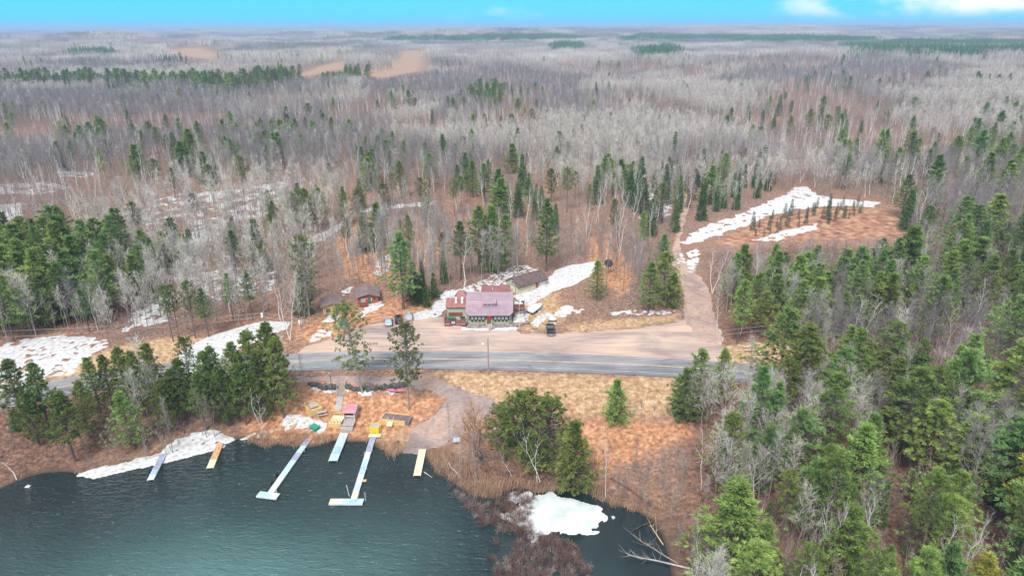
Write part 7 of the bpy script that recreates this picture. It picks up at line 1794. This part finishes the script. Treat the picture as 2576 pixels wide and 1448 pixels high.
def masses(mass):
    # nearer part: single trees
    near = [('aspen', bare(301, 17, .42, .40, 15, .22, 5, 3, tr=.06), 17, 'aspen_twig'), ('aspen', bare(302, 17, .36, .44, 16, .24, 5, 3, tr=.06), 17, 'aspen_twig'), ('aspen', bare(307, 17, .5, .34, 14, .20, 5, 3, tr=.06), 17, 'aspen_twig'),
            ('cream', bare(303, 16, .32, .52, 18, .29, 5, 4, tr=.065), 16, 'cream_twig'), ('cream', bare(304, 16, .40, .42, 17, .25, 5, 4, tr=.065), 16, 'cream_twig'),
            ('maple', bare(305, 15, .30, .58, 17, .31, 5, 4, tr=.06), 15, 'maple_twig'), ('maple', bare(306, 15, .36, .5, 17, .28, 5, 4, tr=.06), 15, 'maple_twig'),
            ('stems', bare(308, 11, .2, .5, 10, .3, 4, 2, .008, 2, tr=.08), 11, 'brush_twig'), ('birch', bare(309, 13, .42, .5, 9, .30, 4, 2, .0115, tr=.08), 13, 'aspen_twig'), ('birch', bare(310, 13, .42, .5, 9, .30, 4, 2, .0115, 2, tr=.08), 13, 'aspen_twig')]
    srcs = []; ids = {}
    for i, (kd, p, h, tm) in enumerate(near):
        ids.setdefault(kd, []).append((i, h)); srcs.append(src('t', merge('bare_model', p, [M['birch'] if kd == 'birch' else M['grey_bark'], M[tm]], False)))
    rows = mass['bare_forest']; P, I, Sc, R = [], [], [], []
    for kd, (x, y, z, h, u, v) in rows:
        i, mh = RT.choice(ids[kd]); s = h / mh; w = s * RT.uniform(.8, 1.15)
        P.append((x, y, z)); I.append(i); Sc.append((w, w, s)); R.append((RT.gauss(0, .03), RT.gauss(0, .03), RT.uniform(0, 6.28)))
    # farther: blocks of forest
    spec = [('aspen_twig', .30), ('cream_twig', .32), ('maple_twig', .30)]
    b0 = len(srcs)
    for j, (tm, wd) in enumerate(spec):
        for q in range(2): srcs.append(far_patch(400 + j * 2 + q, 44, 70, 15, M[tm], 9, wd))
    b1 = len(srcs)
    for j, (tm, wd) in enumerate(spec): srcs.append(far_patch(420 + j, 170, 260, 16, M[tm], 6, 1.0))
    conp = []
    for (y0, y1, cell, first, sd) in ((1250, 3700, 40, b0, 600), (3650, 14000, 150, b1, 601)):
        w = y1 * .86; x, y = grid(-w, w, y0, y1, cell, sd); r = np.random.default_rng(sd); z = H(x, y); m = seen(x, y, z, .08); x, y, z = x[m], y[m], z[m]; u, v = proj(x, y, z)
        g = fbm(x / (cell * 5), y / (cell * 9), 91 + sd, 4)
        k = np.where(g > .55, 1, np.where(g < .45, 2, 0)); k = np.where(any_in(u, v, CREAMS), 1, np.where(any_in(u, v, DARKS), 2, k))
        k = np.where(r.random(len(x)) < .15, r.integers(0, 3, len(x)), k)
        cut = any_in(u, v, [CLEARCUT[0], CLEARCUT[1]]) & ~inside(u, v, CUTISLE)
        ux, vx = proj(x, y, z + 13); cut |= any_in(ux, vx, [CLEARCUT[0], CLEARCUT[1]]) & ~inside(ux, vx, CUTISLE)
        snowy = any_in(ux, vx, [SNOW[-1][0]])
        pin = any_in(u, v, FAR_STANDS); e = fbm(x / (cell * 9), y / (cell * 5), 77 + sd, 4)
        con = ~cut & ~snowy & (pin | (r.random(len(x)) < np.where(e > .555, .62, .045)))
        for i in np.nonzero(~cut & ~snowy & ~(pin & (r.random(len(x)) < .9)))[0]:
            P.append((x[i], y[i], z[i])); I.append(first + (k[i] * 2 + r.integers(0, 2) if first == b0 else k[i])); Sc.append((1, 1, r.uniform(.85, 1.12))); R.append((0, 0, r.integers(0, 4) * 1.5708 + r.uniform(-.2, .2)))
        for i in np.nonzero(con)[0]: conp.append((x[i], y[i], z[i], first == b0, bool(pin[i]), r.uniform(0, 6.28)))
    scatter('bare_forest', 'wide leafless grey forest rolling away to the skyline', 'stuff', P, I, Sc, R, srcs)
    srcs = []
    for kd, p, h, tm in (('w', pine(501, 20, .28, 3.6, 1.4, 5, 3, 7, 1.1, .32), 20, 'white_pine'), ('w', pine(502, 20, .2, 4.0, 1.3, 5, 3, 7, 1.1, .32), 20, 'blue_pine'), ('r', red_pine(503, 20, .42, 3.3, 40, 9), 20, 'red_pine'), ('s', spruce(504, 14, 2.0, .06, 4, .9), 14, 'spruce'), ('b', spruce(505, 8, .8, .1, 4, .7), 8, 'bog_spruce')):
        srcs.append(src('t', merge('pine_model', p, [M['bark'], M[tm]], True)))
    srcs += [far_patch(510, 44, 6, 17, M['blue_pine'], 12, 1.0, True), far_patch(511, 44, 44, 13, M['spruce'], 10, 1.0, True), far_patch(512, 170, 30, 18, M['blue_pine'], 9, 2.4, True), far_patch(513, 170, 200, 15, M['spruce'], 8, 2.6, True), far_patch(514, 44, 2, 18, M['blue_pine'], 14, 1.0, True)]
    P, I, Sc, R = [], [], [], []
    look = {'white_pine': ((0, 20), (1, 20)), 'broad_pine': ((0, 16), (1, 16)), 'bushy_pine': ((1, 20), (0, 20)), 'red_pine': ((2, 20),), 'dense_red': ((2, 18),), 'row_pine': ((2, 18),), 'spruce': ((3, 14),), 'bog_spruce': ((4, 8),)}
    for kd, (x, y, z, h, u, v) in mass['pine_forest']:
        i, mh = RT.choice(look[kd]); s = h / mh; w = s * (1.5 if kd in ('bushy_pine', 'broad_pine') else 1.25) * RT.uniform(.85, 1.15)
        P.append((x, y, z)); I.append(i); Sc.append((w, w, s)); R.append((0, 0, RT.uniform(0, 6.28)))
    for x, y, z, n, pn, a in conp:
        P.append((x, y, z)); I.append((6 if pn else RT.choice((5, 9, 9))) if n else (8 if pn else 7)); Sc.append((1, 1, RT.uniform(.8, 1.15) * (1.5 if pn else 1.0))); R.append((0, 0, a))
    scatter('pine_forest', 'dark evergreens scattered and banded through the far forest', 'stuff', P, I, Sc, R, srcs)


# --- low growth
def low_growth():
    def fill(polys, cell, seed, keep=1.0, plane=None, guard=None):
        X = []
        for i, poly in enumerate(polys):
            q = W(poly) if plane is None else onplane(poly, plane); lo = q.min(0); hi = q.max(0); x, y = grid(lo[0], hi[0], lo[1], hi[1], cell, seed + i); r = np.random.default_rng(seed + i + 9)
            m = inside(x, y, q) & (r.random(len(x)) < keep); X.append(np.column_stack([x[m], y[m]]))
        X = np.concatenate(X); z = np.maximum(H(X[:, 0], X[:, 1]), -.05); return np.column_stack([X, z])

    def go(name, label, P, srcs, smin, smax, seed):
        r = np.random.default_rng(seed); s = r.uniform(smin, smax, len(P)); scatter(name, label, 'stuff', P, r.integers(0, len(srcs), len(P)), np.column_stack([s, s, s * r.uniform(.8, 1.2, len(P))]), np.column_stack([np.zeros((len(P), 2)), r.uniform(0, 6.28, len(P))]), srcs)
    cl = lambda sd, h, n, w, rr, ln, m: src('t', blade_clump(sd, h, n, w, rr, ln).crown_mesh('clump', M[m], False))
    bs = lambda sd, h, n, w, sp, m: src('t', bush(sd, h, n, w, sp).crown_mesh('bush', M[m], False))
    reeds = [[(615, 1108), (650, 1088), (700, 1085), (775, 1090), (775, 1126), (740, 1124), (700, 1119), (665, 1128), (640, 1118)], [(785, 1100), (830, 1092), (850, 1102), (815, 1118), (795, 1122)], [(950, 1112), (985, 1108), (1010, 1122), (1005, 1142), (988, 1154), (965, 1138)],
             [(1078, 1140), (1120, 1128), (1165, 1160), (1210, 1185), (1275, 1215), (1262, 1240), (1205, 1250), (1150, 1222), (1100, 1190)], [(1180, 1215), (1290, 1205), (1440, 1225), (1420, 1236), (1340, 1240), (1290, 1230), (1230, 1258)], [(1470, 1240), (1560, 1262), (1640, 1290), (1650, 1305), (1590, 1286), (1540, 1274)]]
    P = fill(reeds, .8, 700, .8)
    go('reeds', 'tan dead reeds and cattails fringing the lake', P, [cl(1, 1.7, 26, .07, .4, .3, 'reed'), cl(2, 1.4, 26, .07, .5, .4, 'reed'), cl(3, 2.0, 20, .07, .35, .22, 'reed')], .6, 1.1, 701)
    hum = [[(1382, 1352), (1420, 1345), (1448, 1372), (1440, 1402), (1400, 1408)], [(1290, 1265), (1330, 1280), (1300, 1310), (1230, 1300)], [(1270, 1415), (1330, 1405), (1350, 1448), (1290, 1470)]]
    P = fill(Z_GRASS[:1] + [Z_GRASS[4], Z_GRASS[5]], 1.0, 710, .6)
    P2 = fill(hum, .9, 715, .7, 0.0); P3 = fill([Z_ORANGE[1], Z_ORANGE[2], YARD2, [(1440, 1120), (1720, 1085), (1760, 1200), (1690, 1330), (1560, 1265), (1480, 1230)], [(0, 1225), (0, 1100), (300, 1120), (600, 1050), (590, 1100), (240, 1180)]], 1.25, 717, .5); P3 = P3[lake_d(P3[:, 0], P3[:, 1]) > .4]; P = np.concatenate([P, P2, P3])
    u, v = proj(P[:, 0], P[:, 1], P[:, 2]); P = P[~any_in(u, v, [RAMP, LOT, [(780, 1052), (812, 1010), (900, 1035), (900, 1085), (820, 1085)], [(840, 960), (872, 960), (866, 1036), (838, 1036)], [(950, 1036), (1042, 1036), (1036, 1080), (950, 1072)], [(925, 1060), (965, 1060), (960, 1104), (925, 1104)]])]
    go('dry_grass', 'straw coloured dead grass on the bank and shore', P, [cl(4, .5, 26, .07, .45, .6, 'grass'), cl(5, .6, 22, .07, .35, .5, 'reed')], .7, 1.3, 711)
    marsh = [[(1128, 1222), (1180, 1258), (1240, 1262), (1300, 1240), (1345, 1250), (1330, 1300), (1345, 1345), (1400, 1345), (1470, 1375), (1490, 1450), (1500, 1560), (1240, 1560), (1232, 1440), (1225, 1340), (1180, 1290)]]
    P = fill(marsh, .85, 720, .95, 0.0); f = fbm(P[:, 0] / 3.5, P[:, 1] / 3.5, 33, 3); P = P[f > .33]
    u, v = proj(P[:, 0], P[:, 1], P[:, 2]); P = P[~inside(u, v, [(1370, 1240), (1520, 1285), (1480, 1345), (1405, 1336), (1340, 1345)]) | (rng.random(len(P)) < .04)]
    u, v = proj(P[:, 0], P[:, 1], P[:, 2]); P = P[~inside(u, v, [(1470, 1340), (1600, 1340), (1600, 1470), (1520, 1470), (1455, 1400), (1400, 1350)])]
    go('marsh_shrubs', 'dark purple brown leafless shrubs standing in the shallow marsh', P, [bs(1, 1.7, 26, .05, .9, 'marsh_twig'), bs(2, 1.4, 26, .05, 1.0, 'marsh_twig'), bs(3, 1.2, 24, .05, 1.0, 'brush_twig')], .65, 1.15, 721)
    br = [[(1085, 1160), (1180, 1140), (1290, 1190), (1500, 1190), (1540, 1225), (1420, 1232), (1290, 1220), (1200, 1200)], [(1450, 1120), (1700, 1090), (1760, 1180), (1700, 1330), (1560, 1270), (1470, 1230)], [(560, 800), (700, 560), (1000, 540), (1130, 640), (1000, 730), (760, 740)], [(280, 870), (300, 740), (500, 690), (720, 740), (720, 800)],
          [(1480, 780), (1510, 680), (1710, 640), (1700, 790)], [(1580, 1070), (1560, 1030), (1690, 1010), (1700, 1070)], [(1730, 1200), (2600, 1150), (2600, 1700), (1700, 1700)], [(1420, 840), (1440, 760), (1560, 760), (1560, 800)], [(0, 1200), (0, 1090), (640, 1040), (560, 1100), (240, 1180)]]
    P = fill(br, 2.3, 730, .55)
    m = ~((np.abs(P[:, 1] - road_y(P[:, 0])) < 9) | (lake_d(P[:, 0], P[:, 1]) < .5)); P = P[m]
    go('undergrowth', 'thin brown brush growing under the trees', P, [bs(5, 2.0, 14, .035, .6, 'brush_twig'), bs(6, 1.5, 16, .035, .8, 'brush_twig'), bs(7, 2.6, 10, .04, .4, 'maple_twig')], .5, 1.2, 731)


place_hand()
masses(woods())
low_growth()
# ------------------------------------------------------------------ air, sky, sun, camera
SUN_EL, SUN_AZ = rad(52), rad(200)      # azimuth clockwise from +Y


def build_sky():
    w = bpy.data.worlds.new('World'); S.world = w; w.use_nodes = True
    nt = w.node_tree; N = nt.nodes; K = nt.links.new; bg = N['Background']; bg.inputs['Strength'].default_value = SKY_STRENGTH
    sk = N.new('ShaderNodeTexSky'); sk.sky_type = 'NISHITA'; sk.sun_disc = False; sk.sun_elevation = SUN_EL; sk.sun_rotation = SUN_AZ
    sk.air_density = 1.0; sk.dust_density = 1.2; sk.ozone_density = 1.0
    tc = N.new('ShaderNodeTexCoord'); sp = N.new('ShaderNodeSeparateXYZ'); K(tc.outputs['Generated'], sp.inputs[0])

    def mr(s, a, b, c=0.0, d=1.0):
        r = N.new('ShaderNodeMapRange'); r.inputs[1].default_value = a; r.inputs[2].default_value = b; r.inputs[3].default_value = c; r.inputs[4].default_value = d; r.interpolation_type = 'SMOOTHSTEP'; K(s, r.inputs[0]); return r.outputs[0]

    def mix(f, a, b):
        x = N.new('ShaderNodeMix'); x.data_type = 'RGBA'
        if isinstance(f, float): x.inputs[0].default_value = f
        else: K(f, x.inputs[0])
        for s, i in ((a, 6), (b, 7)):
            if isinstance(s, tuple): x.inputs[i].default_value = (*s, 1)
            else: K(s, x.inputs[i])
        return x.outputs[2]

    def mul(a, b):
        x = N.new('ShaderNodeMath'); x.operation = 'MULTIPLY'; K(a, x.inputs[0])
        if isinstance(b, float): x.inputs[1].default_value = b
        else: K(b, x.inputs[1])
        return x.outputs[0]
    z = sp.outputs[2]
    # thin high overcast above, a clear turquoise band low over the horizon, a bank of white cloud to the right
    up = mr(z, .10, .34)
    c = mix(up, CYAN, tuple(q * OVER for q in (.93, .97, 1.0)))
    c = mix(.10, c, sk.outputs[0])
    mp = N.new('ShaderNodeMapping'); mp.inputs['Scale'].default_value = (1, 1, 2.2); K(tc.outputs['Generated'], mp.inputs[0])
    nz = N.new('ShaderNodeTexNoise'); nz.inputs['Scale'].default_value = 9; nz.inputs['Detail'].default_value = 5; nz.inputs['Roughness'].default_value = .5; K(mp.outputs[0], nz.inputs['Vector'])
    at2 = N.new('ShaderNodeMath'); at2.operation = 'ARCTAN2'; K(sp.outputs[0], at2.inputs[0]); K(sp.outputs[1], at2.inputs[1])
    side = mul(mr(at2.outputs[0], .27, .46), mr(at2.outputs[0], .75, .62))
    cl = mul(mr(nz.outputs['Fac'], .40, .60), side)
    small = mul(mul(mr(at2.outputs[0], -.13, -.05), mr(at2.outputs[0], .06, .01)), mr(nz.outputs['Fac'], .42, .62))
    ad = N.new('ShaderNodeMath'); ad.operation = 'MULTIPLY_ADD'; ad.inputs[1].default_value = .45; K(small, ad.inputs[0]); K(cl, ad.inputs[2]); ad.use_clamp = True
    c = mix(mul(ad.outputs[0], mr(z, .004, .02)), c, tuple(q * CLOUD for q in (.92, .97, 1.0)))
    K(c, bg.inputs['Color'])


def build_light():
    s = bpy.data.lights.new('sun', 'SUN'); s.energy = SUN; s.angle = rad(18); s.color = (1, .96, .90)
    o = bpy.data.objects.new('sun', s); COL.objects.link(o)
    d = Vector((math.sin(SUN_AZ) * math.cos(SUN_EL), math.cos(SUN_AZ) * math.cos(SUN_EL), math.sin(SUN_EL)))
    o.rotation_euler = (-d).to_track_quat('-Z', 'Y').to_euler(); o.location = d * 300


def build_haze():
    b = MB(); b.box(-26000, 26000, -130, 25500, -40, 112)
    m = bpy.data.materials.new('haze'); m.use_nodes = True; nt = m.node_tree; nt.nodes.remove(nt.nodes['Principled BSDF'])
    v = nt.nodes.new('ShaderNodeVolumePrincipled'); v.inputs['Color'].default_value = HAZE_COL; v.inputs['Density'].default_value = HAZE; v.inputs['Anisotropy'].default_value = .0
    nt.links.new(v.outputs[0], nt.nodes['Material Output'].inputs['Volume'])
    tag(b.build('haze', m), kind='stuff')


SKY_STRENGTH = .12
CYAN = (.18, 4.15, 6.9); OVER = 5.9; CLOUD = 6.6
SUN = 2.45; HAZE = .00017; HAZE_COL = (.50, .70, 1.0, 1)
build_sky(); build_light(); build_haze()

cam = bpy.data.cameras.new('camera'); co = bpy.data.objects.new('camera', cam); COL.objects.link(co)
cam.sensor_width = 36.0; cam.lens = 36.0 * PF / PW; cam.clip_start = .5; cam.clip_end = 40000
co.matrix_world = Matrix.Translation((0, 0, CAMZ)) @ Matrix([list(map(float, r)) for r in CAMR]).to_4x4()
S.camera = co
S.view_settings.view_transform = 'Standard'; S.view_settings.look = 'None'; S.view_settings.exposure = 0.68; S.view_settings.gamma = 1; S.view_settings.use_curve_mapping = False
S.render.engine = 'CYCLES'
cy = S.cycles
cy.max_bounces = 4; cy.diffuse_bounces = 2; cy.glossy_bounces = 2; cy.transmission_bounces = 2; cy.volume_bounces = 0; cy.transparent_max_bounces = 4
cy.caustics_reflective = False; cy.caustics_refractive = False; cy.use_denoising = True
